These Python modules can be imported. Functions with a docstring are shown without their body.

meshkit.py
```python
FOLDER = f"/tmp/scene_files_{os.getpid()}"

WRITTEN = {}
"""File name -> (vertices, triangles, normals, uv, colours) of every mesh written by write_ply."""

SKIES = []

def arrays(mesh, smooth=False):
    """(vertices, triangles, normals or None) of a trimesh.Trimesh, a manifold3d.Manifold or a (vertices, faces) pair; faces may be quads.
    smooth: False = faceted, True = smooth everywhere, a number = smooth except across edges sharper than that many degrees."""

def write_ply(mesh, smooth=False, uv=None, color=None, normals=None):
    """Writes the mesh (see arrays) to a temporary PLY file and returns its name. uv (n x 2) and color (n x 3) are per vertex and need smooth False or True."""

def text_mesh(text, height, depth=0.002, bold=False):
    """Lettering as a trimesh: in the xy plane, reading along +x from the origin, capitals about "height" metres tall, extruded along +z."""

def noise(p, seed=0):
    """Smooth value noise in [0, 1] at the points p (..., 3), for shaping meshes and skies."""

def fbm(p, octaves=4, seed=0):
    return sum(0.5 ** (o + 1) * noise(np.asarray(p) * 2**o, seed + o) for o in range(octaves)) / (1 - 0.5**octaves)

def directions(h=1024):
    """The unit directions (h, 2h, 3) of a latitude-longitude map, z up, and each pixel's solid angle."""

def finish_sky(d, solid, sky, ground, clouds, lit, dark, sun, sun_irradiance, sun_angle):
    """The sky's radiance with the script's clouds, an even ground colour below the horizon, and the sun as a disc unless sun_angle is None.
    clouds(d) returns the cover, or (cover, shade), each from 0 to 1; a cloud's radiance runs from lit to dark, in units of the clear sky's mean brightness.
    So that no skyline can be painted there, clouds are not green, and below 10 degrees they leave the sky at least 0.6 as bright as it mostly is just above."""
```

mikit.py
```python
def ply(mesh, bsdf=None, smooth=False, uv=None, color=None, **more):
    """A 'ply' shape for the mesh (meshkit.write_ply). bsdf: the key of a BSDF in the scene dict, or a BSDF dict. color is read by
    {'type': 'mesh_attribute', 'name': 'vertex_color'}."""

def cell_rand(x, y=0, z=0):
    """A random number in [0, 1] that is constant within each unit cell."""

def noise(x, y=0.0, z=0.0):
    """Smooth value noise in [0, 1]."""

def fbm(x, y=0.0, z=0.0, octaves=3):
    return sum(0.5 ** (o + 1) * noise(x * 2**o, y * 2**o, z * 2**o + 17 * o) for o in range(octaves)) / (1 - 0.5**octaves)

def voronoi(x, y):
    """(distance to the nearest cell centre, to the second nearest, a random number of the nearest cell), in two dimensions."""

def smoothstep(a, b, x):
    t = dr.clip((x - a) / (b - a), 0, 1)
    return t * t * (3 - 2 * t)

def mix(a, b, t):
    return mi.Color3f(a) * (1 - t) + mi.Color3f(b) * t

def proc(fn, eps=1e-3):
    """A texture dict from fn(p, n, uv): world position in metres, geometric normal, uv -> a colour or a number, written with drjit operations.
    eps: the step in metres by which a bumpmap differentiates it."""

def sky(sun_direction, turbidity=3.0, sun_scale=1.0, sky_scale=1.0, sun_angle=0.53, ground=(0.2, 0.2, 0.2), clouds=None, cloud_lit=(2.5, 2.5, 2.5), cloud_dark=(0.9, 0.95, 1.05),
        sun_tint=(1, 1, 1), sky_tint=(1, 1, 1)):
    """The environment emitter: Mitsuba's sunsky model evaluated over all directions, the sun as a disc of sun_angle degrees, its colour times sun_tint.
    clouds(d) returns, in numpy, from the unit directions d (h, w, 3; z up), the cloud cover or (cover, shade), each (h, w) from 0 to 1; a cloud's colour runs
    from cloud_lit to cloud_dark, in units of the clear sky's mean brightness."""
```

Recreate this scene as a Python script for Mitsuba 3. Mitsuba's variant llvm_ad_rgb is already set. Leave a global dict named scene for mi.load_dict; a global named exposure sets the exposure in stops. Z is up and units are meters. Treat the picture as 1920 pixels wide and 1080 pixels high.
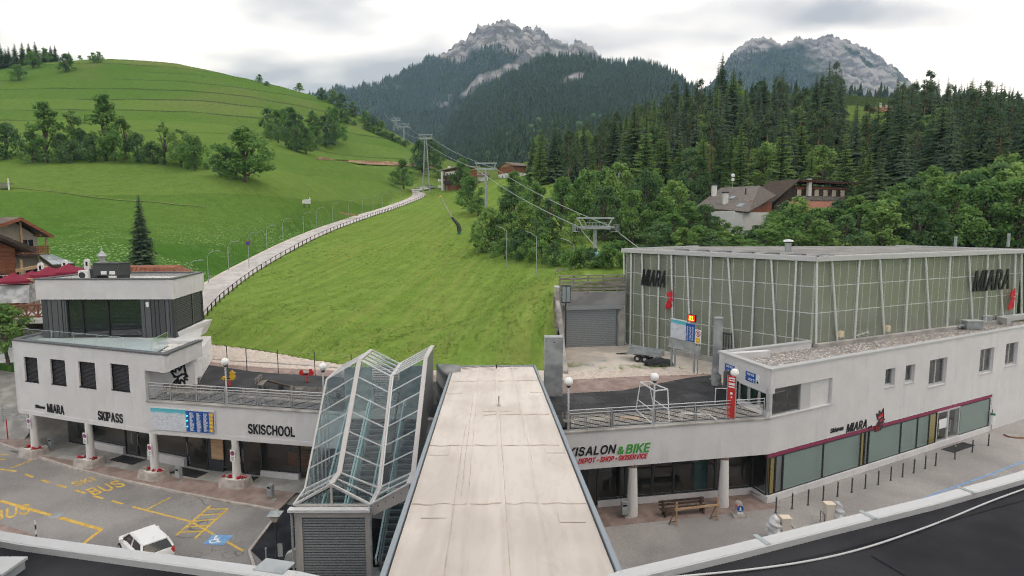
import math, random
import numpy as np, trimesh, manifold3d
import mitsuba as mi, drjit as dr
import mikit, meshkit
from shapely.geometry import Polygon, LineString, Point, box as sbox
from shapely.ops import unary_union
from shapely import affinity

random.seed(7)
RNG = np.random.default_rng(11)
scene, labels = {}, {}
T = mi.ScalarTransform4f

# ---------------------------------------------------------------- camera, sky, exposure
EYE = (0.0, 0.0, 18.0)
PITCH = math.radians(6.0)
scene['air'] = dict(type='homogeneous', albedo={'type': 'rgb', 'value': [0.84, 0.93, 0.99]}, sigma_t={'type': 'rgb', 'value': [0.000058, 0.000078, 0.000108]})
scene['camera'] = dict(type='perspective', fov=80.0, fov_axis='x', near_clip=0.3, far_clip=30000.0,
                       to_world=T().look_at(origin=list(EYE), target=[0, math.cos(PITCH), EYE[2] - math.sin(PITCH)], up=[0, 0, 1]),
                       medium={'type': 'ref', 'id': 'air'})

def cloud_layer(d):
    z = np.maximum(d[..., 2], 0.0)
    h = 1.0 / (z + 0.16)
    p = np.stack([d[..., 0] * h * 1.1 + 3.3, d[..., 1] * h * 1.7 + 0.7, 0 * z], -1)
    a = meshkit.fbm(p, 5, 3)
    b = meshkit.fbm(p * 0.45 + 9.1, 3, 8)
    shade = np.clip((a - 0.48) * 4.4 + (b - 0.50) * 3.6 + 0.50, 0, 1)
    cover = np.clip(1.0 - 0.10 * np.clip((0.36 - a) * 6, 0, 1), 0, 1)
    return cover, shade

scene['sky'] = mikit.sky((0.55, -0.35, 0.9), turbidity=4, sun_scale=0.10, sky_scale=1.0, sun_angle=30, ground=(0.12, 0.14, 0.1),
                         clouds=cloud_layer, cloud_lit=(2.55, 2.57, 2.62), cloud_dark=(0.80, 0.85, 0.97))
exposure = 2.66

# ---------------------------------------------------------------- materials
fbm, noise, cell_rand, voronoi, smoothstep, mix = mikit.fbm, mikit.noise, mikit.cell_rand, mikit.voronoi, mikit.smoothstep, mikit.mix

def mat(name, color, rough=0.6, metallic=0.0, spec=0.4, **more):
    c = color if isinstance(color, dict) else {'type': 'rgb', 'value': list(color)}
    scene[name] = {'type': 'twosided', 'bsdf': dict(type='principled', base_color=c, roughness=rough, metallic=metallic, specular=spec, **more)}
    return name

def flat(name, color):
    c = color if isinstance(color, dict) else {'type': 'rgb', 'value': list(color)}
    scene[name] = {'type': 'twosided', 'bsdf': {'type': 'diffuse', 'reflectance': c}}
    return name

def grain(a, b, s, sz=None, lo=0.3, hi=0.7, octaves=4):
    sz = s if sz is None else sz
    return mikit.proc(lambda p, n, uv: mix(a, b, smoothstep(lo, hi, fbm(p.x * s, p.y * s, p.z * sz, octaves))))

def plaster_fn(p, n, uv):
    streak = 0.35 * fbm(p.x * 2.2, p.y * 2.2, p.z * 0.25, 3) + 0.65 * fbm(p.x * 0.7, p.y * 0.7, p.z * 0.7, 4)
    fine = noise(p.x * 14, p.y * 14, p.z * 14)
    run = smoothstep(0.62, 0.80, noise(p.x * 5.0, p.y * 5.0, p.z * 0.35)) * smoothstep(0.5, 0.65, noise(p.x * 0.6, p.y * 0.6, p.z * 0.5))
    return mix((0.565, 0.552, 0.545), (0.625, 0.612, 0.605), smoothstep(0.25, 0.75, streak)) * (0.96 + 0.07 * fine) * (1 - 0.06 * run) * mi.Color3f(1.0, 1.008, 1.03)

def asphalt_fn(p, n, uv):
    big = fbm(p.x * 0.22, p.y * 0.22, 0.0, 4)
    fine = noise(p.x * 18, p.y * 18, 3.0) * 0.5 + noise(p.x * 45, p.y * 45, 1.0) * 0.5
    d1, d2, w = voronoi(p.x * 0.16 + 0.5 * noise(p.x * 0.9, p.y * 0.9), p.y * 0.16 + 0.5 * noise(p.y * 0.9, p.x * 0.9))
    crack = smoothstep(0.012, 0.0, d2 - d1) * smoothstep(0.45, 0.6, fbm(p.x * 0.12, p.y * 0.12, 7.0, 2))
    patch = smoothstep(0.52, 0.56, fbm(p.x * 0.33 + 9, p.y * 0.33, 4.0, 3))
    c = mix((0.215, 0.205, 0.200), (0.285, 0.272, 0.262), smoothstep(0.3, 0.7, big)) * (0.78 + 0.44 * fine)
    return c * (1 - 0.55 * crack) * (1 - 0.07 * patch)

def meadow_fn(p, n, uv):
    # p.x across, p.y away from the valley, p.z height: the lower slope is mown, the hill is terraced in strips, the foot of the hill is in flower
    a = fbm(p.x * 0.035, p.y * 0.035, 0.0, 4)
    f = noise(p.x * 3.1, p.y * 3.1, 1.0) * 0.45 + noise(p.x * 0.8, p.y * 0.8, 5.0) * 0.35 + noise(p.x * 9.0, p.y * 9.0, 2.0) * 0.2
    # mown ski slope: streaks that run up the slope, dry patches
    s = p.x * 0.987 - p.y * 0.16
    w = p.x * 0.16 + p.y * 0.987
    streak = fbm(s * 1.6, w * 0.09, 2.0, 4)
    dry = smoothstep(0.47, 0.66, fbm(p.x * 0.09, p.y * 0.055, 3.0, 4)) * smoothstep(0.36, 0.62, streak)
    mown = mix((0.160, 0.250, 0.048), (0.188, 0.280, 0.060), smoothstep(0.3, 0.7, streak))
    mown = mix(mown, (0.25, 0.245, 0.07), dry * 0.24)
    mown = mown * (0.97 + 0.06 * smoothstep(-0.4, 0.4, dr.sin(s * 2.1 + 1.5 * noise(w * 0.03, s * 0.1, 3.0))))
    bare = smoothstep(0.60, 0.70, fbm(p.x * 0.21, p.y * 0.13, 21.0, 4)) * smoothstep(90.0, 70.0, p.y)
    mown = mix(mown, (0.20, 0.16, 0.08), bare * 0.10)
    clod = smoothstep(0.74, 0.80, noise(p.x * 2.3, p.y * 1.3, 7.0)) * smoothstep(0.45, 0.6, fbm(p.x * 0.08, p.y * 0.08, 9.0, 2))
    mown = mown * (1 - 0.26 * clod)
    # hill
    level = p.z + 5.0 * noise(p.x * 0.012, p.y * 0.012, 4.0) + 1.2 * noise(p.x * 0.08, p.y * 0.08, 5.0)
    band = level / 9.0
    strip = cell_rand(dr.floor(band), 3, 1)
    frac = band - dr.floor(band)
    bank = smoothstep(0.86, 0.92, frac) * smoothstep(1.0, 0.955, frac) * smoothstep(0.42, 0.55, fbm(p.x * 0.012, band, 5.0, 2)) * smoothstep(38.0, 60.0, p.z)
    hill = mix((0.082, 0.165, 0.030), (0.150, 0.225, 0.052), 0.35 * a + 0.65 * strip)
    hill = mix(hill, (0.185, 0.19, 0.075), smoothstep(0.5, 0.75, fbm(p.x * 0.02, p.y * 0.02, 8.0, 4)) * smoothstep(45.0, 110.0, p.z) * 0.75)
    hill = mix(hill, (0.058, 0.085, 0.034), bank * 0.95)
    # rank grass in flower at the foot of the hill
    low = smoothstep(24.0, 15.0, p.z + 5 * a) * smoothstep(-18.0, -45.0, p.x)
    hill = mix(hill, (0.050, 0.138, 0.022), low * 0.75)
    d1, d2, r = voronoi(p.x * 2.0, p.y * 1.6)
    bloom = smoothstep(0.42, 0.22, d1) * smoothstep(0.38, 0.58, fbm(p.x * 0.07, p.y * 0.07, 6.0, 3) + 0.30 * noise(p.x * 0.5, p.y * 0.5, 2.0) - 0.12) * low * (r * 0.9)
    hill = mix(hill, (0.36, 0.46, 0.22), bloom * 0.85)
    side = smoothstep(-44.5, -42.3, p.x)
    far = smoothstep(250.0, 285.0, p.y)
    c = mix(hill, mown, side * (1 - far))
    c = mix(c, (0.125, 0.180, 0.045), far * side)
    # needle litter and shrubs on the wooded side of the valley, with one clearing
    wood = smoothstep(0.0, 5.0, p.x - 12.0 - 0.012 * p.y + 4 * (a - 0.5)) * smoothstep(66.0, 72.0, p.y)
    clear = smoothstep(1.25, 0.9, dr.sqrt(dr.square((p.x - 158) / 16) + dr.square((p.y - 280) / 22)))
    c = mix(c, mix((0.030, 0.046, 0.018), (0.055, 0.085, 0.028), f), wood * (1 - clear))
    return c * (0.76 + 0.48 * f)

def rock_forest(rock_of):
    def fn(p, n, uv):
        k = rock_of(p)
        g = fbm(p.x * 0.02, p.y * 0.02, p.z * 0.03, 5)
        r = mix((0.15, 0.145, 0.15), (0.38, 0.365, 0.36), smoothstep(0.36, 0.64, g))
        seam = smoothstep(0.56, 0.64, fbm(p.x * 0.009, p.y * 0.009, p.z * 0.016, 5))
        r = mix(r, (0.10, 0.11, 0.10), seam * 0.75)
        f = mix((0.020, 0.034, 0.018), (0.045, 0.068, 0.030), smoothstep(0.3, 0.7, fbm(p.x * 0.03, p.y * 0.03, p.z * 0.03, 4)))
        return mix(f, r, k)
    return fn

def leaf_fn(a, b):
    def fn(p, n, uv):
        big = fbm(p.x * 0.16, p.y * 0.16, p.z * 0.16, 2)
        small = noise(p.x * 1.3, p.y * 1.3, p.z * 1.3)
        tiny = noise(p.x * 5.0, p.y * 5.0, p.z * 5.0)
        return mix(a, b, smoothstep(0.25, 0.75, 0.55 * big + 0.45 * small)) * (0.75 + 0.5 * tiny)
    return fn

mat('plaster', mikit.proc(plaster_fn), 0.9, spec=0.2)
mat('plaster_white', (0.62, 0.61, 0.60), 0.85, spec=0.2)
mat('asphalt', mikit.proc(asphalt_fn), 0.9, spec=0.25)
mat('concrete', grain((0.27, 0.26, 0.245), (0.40, 0.385, 0.365), 1.3), 0.9, spec=0.2)
mat('yard_concrete', grain((0.36, 0.325, 0.285), (0.50, 0.455, 0.40), 0.6), 0.9, spec=0.2)
mat('gravel_path', grain((0.40, 0.345, 0.30), (0.56, 0.49, 0.43), 4.0), 0.95, spec=0.1)
mat('red_paving', grain((0.215, 0.160, 0.142), (0.31, 0.24, 0.215), 1.6), 0.9, spec=0.2)
mat('rubber', grain((0.022, 0.022, 0.024), (0.042, 0.042, 0.045), 0.9), 0.75)
mat('rubber_light', grain((0.034, 0.034, 0.037), (0.055, 0.055, 0.058), 0.9), 0.75)

def membrane_fn(p, n, uv):
    big = fbm(p.x * 0.5, p.y * 0.35, 0.0, 5)
    run = fbm(p.x * 2.4, p.y * 0.12, 3.0, 3)
    c = mix((0.515, 0.465, 0.42), (0.605, 0.555, 0.505), smoothstep(0.3, 0.65, 0.6 * big + 0.4 * run))
    pool = fbm(p.x * 0.28 + 4, p.y * 0.16, 6.0, 4)
    ring = smoothstep(0.02, 0.0, dr.abs(pool - 0.56)) + smoothstep(0.012, 0.0, dr.abs(pool - 0.62))
    return mix(c, (0.40, 0.335, 0.28), 0.11 * ring + 0.10 * smoothstep(0.60, 0.72, noise(p.x * 6.0, p.y * 1.2, 2.0)))

mat('roof_sheet', mikit.proc(membrane_fn), 0.8, spec=0.25)
mat('roof_sheet_dirt_shade', grain((0.42, 0.345, 0.28), (0.56, 0.485, 0.42), 2.5), 0.85, spec=0.2)
mat('bitumen', grain((0.013, 0.013, 0.017), (0.032, 0.033, 0.037), 0.9, octaves=5), 0.8, spec=0.2)
mat('asphalt_light', mikit.proc(lambda p, n, uv: asphalt_fn(p, n, uv) * mi.Color3f(1.24, 1.23, 1.23)), 0.9, spec=0.2)
mat('paint_white', (0.72, 0.72, 0.72), 0.45)
mat('paint_yellow', grain((0.50, 0.31, 0.06), (0.62, 0.42, 0.10), 6.0), 0.8)
mat('paint_blue', grain((0.12, 0.27, 0.52), (0.20, 0.36, 0.58), 6.0), 0.8)
mat('steel', (0.55, 0.56, 0.57), 0.35, metallic=0.75)
mat('galvanised', grain((0.30, 0.33, 0.34), (0.40, 0.43, 0.44), 3.0), 0.5, metallic=0.35)
mat('steel_white', (0.60, 0.61, 0.62), 0.4, metallic=0.1)
mat('alu_frame', (0.52, 0.49, 0.47), 0.4, metallic=0.3)
mat('dark_metal', (0.045, 0.048, 0.052), 0.45, metallic=0.2)
mat('cladding', (0.105, 0.112, 0.118), 0.45, metallic=0.3)
mat('cladding_dark', (0.07, 0.075, 0.08), 0.45, metallic=0.3)
mat('cap_grey', (0.13, 0.135, 0.145), 0.4, metallic=0.3)
mat('cap_light', (0.50, 0.505, 0.51), 0.4, metallic=0.2)
mat('blind_dark', (0.075, 0.075, 0.082), 0.5, metallic=0.2)
mat('blind_white', (0.62, 0.62, 0.62), 0.6)
mat('shutter', (0.30, 0.33, 0.345), 0.42, metallic=0.45)
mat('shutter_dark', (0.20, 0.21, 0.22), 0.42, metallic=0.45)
mat('black', (0.012, 0.012, 0.014), 0.5)
mat('letter_black', (0.010, 0.010, 0.012), 0.35)
mat('letter_red', (0.55, 0.02, 0.035), 0.4)
mat('letter_green', (0.06, 0.30, 0.045), 0.4)
mat('sign_blue', (0.015, 0.085, 0.34), 0.35)
mat('sign_red', (0.50, 0.035, 0.03), 0.4)
mat('sign_yellow', (0.72, 0.45, 0.04), 0.4)
mat('sign_white', (0.72, 0.73, 0.74), 0.4)
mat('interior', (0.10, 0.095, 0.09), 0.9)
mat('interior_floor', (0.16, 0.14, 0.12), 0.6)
mat('timber', grain((0.12, 0.085, 0.06), (0.22, 0.155, 0.105), 2.0, 12.0), 0.8)
mat('timber_grey', grain((0.15, 0.14, 0.125), (0.27, 0.25, 0.23), 2.0, 10.0), 0.85)
mat('timber_dark', grain((0.045, 0.032, 0.024), (0.085, 0.06, 0.044), 2.0, 10.0), 0.8)
mat('timber_red', grain((0.17, 0.060, 0.032), (0.27, 0.105, 0.055), 1.5, 8.0), 0.7)
mat('timber_pale', grain((0.34, 0.22, 0.13), (0.46, 0.31, 0.19), 2.0, 12.0), 0.75)
mat('roof_brown', grain((0.105, 0.080, 0.068), (0.175, 0.138, 0.118), 1.2), 0.8)
mat('bark', grain((0.05, 0.040, 0.032), (0.12, 0.095, 0.075), 2.5, 0.7), 0.9)
mat('bark_pine', grain((0.11, 0.065, 0.042), (0.19, 0.125, 0.085), 2.5, 0.7), 0.9)
mat('fabric_red', (0.21, 0.015, 0.04), 0.8)
mat('slat_matte', (0.05, 0.05, 0.056), 0.9, spec=0.1)
mat('tarp', grain((0.20, 0.215, 0.22), (0.34, 0.355, 0.36), 1.2), 0.6)
mat('wrap', grain((0.38, 0.385, 0.40), (0.66, 0.665, 0.68), 2.2), 0.35)
mat('car_white', (0.74, 0.745, 0.75), 0.2, clearcoat=1.0)
mat('car_grey', (0.30, 0.31, 0.33), 0.2, clearcoat=1.0)
mat('tyre', (0.02, 0.02, 0.021), 0.8)
mat('stone_grey', grain((0.34, 0.305, 0.28), (0.47, 0.43, 0.40), 3.0), 0.9)
mat('globe', (0.82, 0.82, 0.82), 0.25)
mat('toy_yellow', (0.70, 0.42, 0.03), 0.4)
mat('toy_red', (0.55, 0.03, 0.03), 0.4)
mat('flower_red', (0.50, 0.015, 0.05), 0.7)
mat('pebble', (0.62, 0.60, 0.57), 0.9)
mat('pebble_brown', (0.36, 0.31, 0.28), 0.9)
mat('pebble_grey', (0.24, 0.23, 0.23), 0.9)
mat('earth', grain((0.20, 0.125, 0.07), (0.33, 0.23, 0.14), 0.7), 0.95)
mat('panel_solar', (0.24, 0.28, 0.30), 0.15)
flat('meadow', mikit.proc(meadow_fn))
flat('grass_blade', mikit.proc(meadow_fn))
for nm, a, b in (('leaf_green', (0.075, 0.148, 0.045), (0.165, 0.265, 0.085)), ('leaf_light', (0.115, 0.195, 0.058), (0.225, 0.32, 0.105)),
                 ('leaf_dark', (0.056, 0.110, 0.046), (0.115, 0.185, 0.080)),
                 ('needle', (0.056, 0.094, 0.050), (0.118, 0.165, 0.080)), ('needle_light', (0.118, 0.192, 0.066), (0.21, 0.295, 0.10)), ('needle_blue', (0.070, 0.108, 0.068), (0.128, 0.174, 0.104)), ('needle_far', (0.028, 0.050, 0.032), (0.068, 0.098, 0.054))):
    k = 1.5 if nm[0] == 'l' else 1.3
    scene[nm] = dict(type='principledthin', base_color=mikit.proc(leaf_fn([k * q for q in a], [k * q for q in b])), roughness=0.7, diff_trans=0.9, spec_trans=0.0, eta=1.2) if nm != 'needle_far' else dict(type='twosided', bsdf=dict(type='diffuse', reflectance=mikit.proc(leaf_fn(a, b))))
scene['glass'] = {'type': 'thindielectric', 'int_ior': 1.5, 'specular_transmittance': {'type': 'rgb', 'value': [0.72, 0.78, 0.78]}}
scene['glass_clear'] = {'type': 'thindielectric', 'int_ior': 1.36, 'specular_transmittance': {'type': 'rgb', 'value': [0.66, 0.78, 0.80]}}
scene['glass_green'] = {'type': 'blendbsdf', 'weight': 0.36, 'a': {'type': 'thindielectric', 'int_ior': 2.0, 'specular_transmittance': {'type': 'rgb', 'value': [0.70, 0.80, 0.78]}},
                        'b': {'type': 'twosided', 'bsdf': {'type': 'principled', 'base_color': {'type': 'rgb', 'value': [0.42, 0.55, 0.51]}, 'roughness': 0.15, 'specular': 0.8}}}
scene['polycarbonate'] = {'type': 'blendbsdf', 'weight': 0.31, 'a': {'type': 'thindielectric', 'int_ior': 2.3, 'specular_transmittance': {'type': 'rgb', 'value': [0.66, 0.70, 0.58]}},
                          'b': {'type': 'twosided', 'bsdf': {'type': 'principled', 'base_color': {'type': 'rgb', 'value': [0.57, 0.63, 0.51]}, 'roughness': 0.28, 'specular': 0.9}}}

# ---------------------------------------------------------------- helpers: keys, meshes, frames
def numbered(key):
    if key not in scene and key not in labels and key not in USED:
        USED.add(key)
        return key
    i = 1
    while f'{key}_{i:03d}' in USED:
        i += 1
    key = f'{key}_{i:03d}'
    USED.add(key)
    return key

USED = set()

def thing(name, label, cat, group=None):
    key = numbered(name)
    labels[key] = {'label': label, 'category': cat}
    if group:
        labels[key]['group'] = group
    return key

def part(parent, name, mesh, m, smooth=False, label=None, kind=None, **more):
    key = numbered(parent + '__' + name)
    scene[key] = mikit.ply(mesh, m, smooth=smooth, **more)
    if label or kind:
        labels[key] = {k: v for k, v in (('label', label), ('kind', kind)) if v}
    return key

def single(name, mesh, m, label, cat, group=None, smooth=False, **more):
    key = thing(name, label, cat, group)
    scene[key] = mikit.ply(mesh, m, smooth=smooth, **more)
    return key

def setting(name, mesh, m, smooth=False, kind='structure', label=None):
    key = numbered(name)
    scene[key] = mikit.ply(mesh, m, smooth=smooth)
    labels[key] = {'kind': kind, 'label': label or name.replace('_', ' ')}
    return key

def cat(ms):
    ms = [m for m in ms if m is not None]
    v = np.vstack([np.asarray(m.vertices if hasattr(m, 'vertices') else m[0], float) for m in ms])
    at, fs = 0, []
    for m in ms:
        mv, mf = (m.vertices, m.faces) if hasattr(m, 'vertices') else m
        fs.append(np.asarray(mf, int) + at)
        at += len(mv)
    return v, np.vstack(fs)

_BF = np.array([[0, 2, 1], [0, 3, 2], [4, 5, 6], [4, 6, 7], [0, 1, 5], [0, 5, 4], [1, 2, 6], [1, 6, 5], [2, 3, 7], [2, 7, 6], [3, 0, 4], [3, 4, 7]])

def hexa(p):
    return np.asarray(p, float), _BF

def bx(x0, x1, y0, y1, z0, z1):
    return hexa([(x0, y0, z0), (x1, y0, z0), (x1, y1, z0), (x0, y1, z0), (x0, y0, z1), (x1, y0, z1), (x1, y1, z1), (x0, y1, z1)])

def tube(pts, r, sides=6, cap=True):
    p = np.asarray(pts, float)
    r = np.broadcast_to(r, (len(p),))
    t = np.gradient(p, axis=0)
    t /= np.linalg.norm(t, axis=1, keepdims=True) + 1e-12
    ref = np.where(np.abs(t[:, 2:]) < 0.9, [[0, 0, 1.0]], [[1.0, 0, 0]])
    a = np.cross(t, ref)
    a /= np.linalg.norm(a, axis=1, keepdims=True) + 1e-12
    b = np.cross(t, a)
    ang = np.arange(sides) * 2 * np.pi / sides
    v = (p[:, None] + r[:, None, None] * (np.cos(ang)[None, :, None] * a[:, None] + np.sin(ang)[None, :, None] * b[:, None])).reshape(-1, 3)
    i, j = np.meshgrid(np.arange(len(p) - 1), np.arange(sides), indexing='ij')
    q = np.stack([i * sides + j, i * sides + (j + 1) % sides, (i + 1) * sides + (j + 1) % sides, (i + 1) * sides + j], -1).reshape(-1, 4)
    f = np.vstack([q[:, [0, 2, 1]], q[:, [0, 3, 2]]])
    if cap:
        n = len(v)
        v = np.vstack([v, p[:1], p[-1:]])
        k = np.arange(sides)
        e = (len(p) - 1) * sides
        f = np.vstack([f, np.stack([k * 0 + n, k, (k + 1) % sides], 1), np.stack([k * 0 + n + 1, e + (k + 1) % sides, e + k], 1)])
    return v, f

def bar(a, b, w, h=None):
    """A square bar from a to b, w wide, h high."""
    a, b, h = np.asarray(a, float), np.asarray(b, float), h or w
    t = (b - a) / np.linalg.norm(b - a)
    ref = np.array([0, 0, 1.0]) if abs(t[2]) < 0.95 else np.array([0, 1.0, 0])
    s = np.cross(t, ref)
    s /= np.linalg.norm(s)
    u = np.cross(s, t)
    s, u = s * w / 2, u * h / 2
    return hexa([a - s - u, a + s - u, b + s - u, b - s - u, a - s + u, a + s + u, b + s + u, b - s + u])

def extrude(poly, h, z0=0.0):
    ms = [trimesh.creation.extrude_polygon(g, h, engine='earcut') for g in getattr(poly, 'geoms', [poly]) if not g.is_empty and g.area > 1e-8]
    v, f = cat(ms)
    return v + [0, 0, z0], f

def lathe(profile, n=16, at=(0, 0, 0)):
    pr = np.asarray(profile, float)
    ang = np.arange(n) * 2 * np.pi / n
    v = np.stack([pr[:, None, 0] * np.cos(ang), pr[:, None, 0] * np.sin(ang), np.broadcast_to(pr[:, None, 1], (len(pr), n))], -1).reshape(-1, 3)
    i, j = np.meshgrid(np.arange(len(pr) - 1), np.arange(n), indexing='ij')
    q = np.stack([i * n + j, i * n + (j + 1) % n, (i + 1) * n + (j + 1) % n, (i + 1) * n + j], -1).reshape(-1, 4)
    return v + at, np.vstack([q[:, [0, 1, 2]], q[:, [0, 2, 3]]])

def ball(c, r, sub=2, scale=(1, 1, 1)):
    m = trimesh.creation.icosphere(sub, 1.0)
    return np.array(m.vertices) * r * np.array(scale) + c, np.array(m.faces)

def quad(a, b, c, d):
    return np.array([a, b, c, d], float), np.array([[0, 1, 2], [0, 2, 3]])

def sheet(pts, z, thick=0.0):
    """A flat polygon at height z (seen from above)."""
    if thick:
        return extrude(Polygon(pts), thick, z - thick)
    v, f = trimesh.creation.triangulate_polygon(Polygon(pts), engine='earcut')
    v = np.c_[v, np.full(len(v), z)]
    n = np.cross(v[f[0][1]] - v[f[0][0]], v[f[0][2]] - v[f[0][0]])
    return v, f if n[2] > 0 else f[:, ::-1]

class Frame:
    """A wall line from A to B: u along it, n outwards (to the right of A-B), z up."""
    def __init__(s, a, b):
        s.a = np.array(a[:2], float)
        d = np.array(b[:2], float) - s.a
        s.len = float(np.linalg.norm(d))
        s.t = d / s.len
        s.n = np.array([s.t[1], -s.t[0]])

    def p(s, u, n, z):
        q = s.a + s.t * u + s.n * n
        return (q[0], q[1], z)

    def box(s, u0, u1, n0, n1, z0, z1):
        return hexa([s.p(u0, n1, z0), s.p(u1, n1, z0), s.p(u1, n0, z0), s.p(u0, n0, z0), s.p(u0, n1, z1), s.p(u1, n1, z1), s.p(u1, n0, z1), s.p(u0, n0, z1)])

    def put(s, m, u=0.0, z=0.0, n=0.0):
        v, f = (m.vertices, m.faces) if hasattr(m, 'vertices') else m
        v = np.asarray(v, float)
        q = s.a + np.outer(v[:, 0] + u, s.t) + np.outer(v[:, 2] + n, s.n)
        return np.c_[q, v[:, 1] + z], np.asarray(f)

    def wall(s, poly, thick, n=0.0):
        """poly in (u, z); the outer face at n, thick inwards."""
        return s.put(extrude(poly, thick), n=n - thick)

def text(s, h, w=None, depth=0.04, slant=0.0, bold=True, gap=0.16):
    """Lettering h tall, letter by letter, squeezed or stretched to the width w, leaning by slant."""
    ms, x = [], 0.0
    for ch in s:
        if ch == ' ':
            x += 0.32 * h
            continue
        v, f = extrude(sbox(0, -0.03 * h, 0.20 * h, 1.03 * h), depth) if ch == 'I' else (lambda m: (np.array(m.vertices), np.array(m.faces)))(meshkit.text_mesh(ch, h, depth, bold))
        v = np.array(v)
        v[:, 0] += x - v[:, 0].min()
        x = v[:, 0].max() + gap * h
        ms.append((v, f))
    v, f = cat(ms)
    if w:
        v[:, 0] *= w / v[:, 0].max()
    v[:, 0] += v[:, 1] * slant
    return v, f

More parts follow.
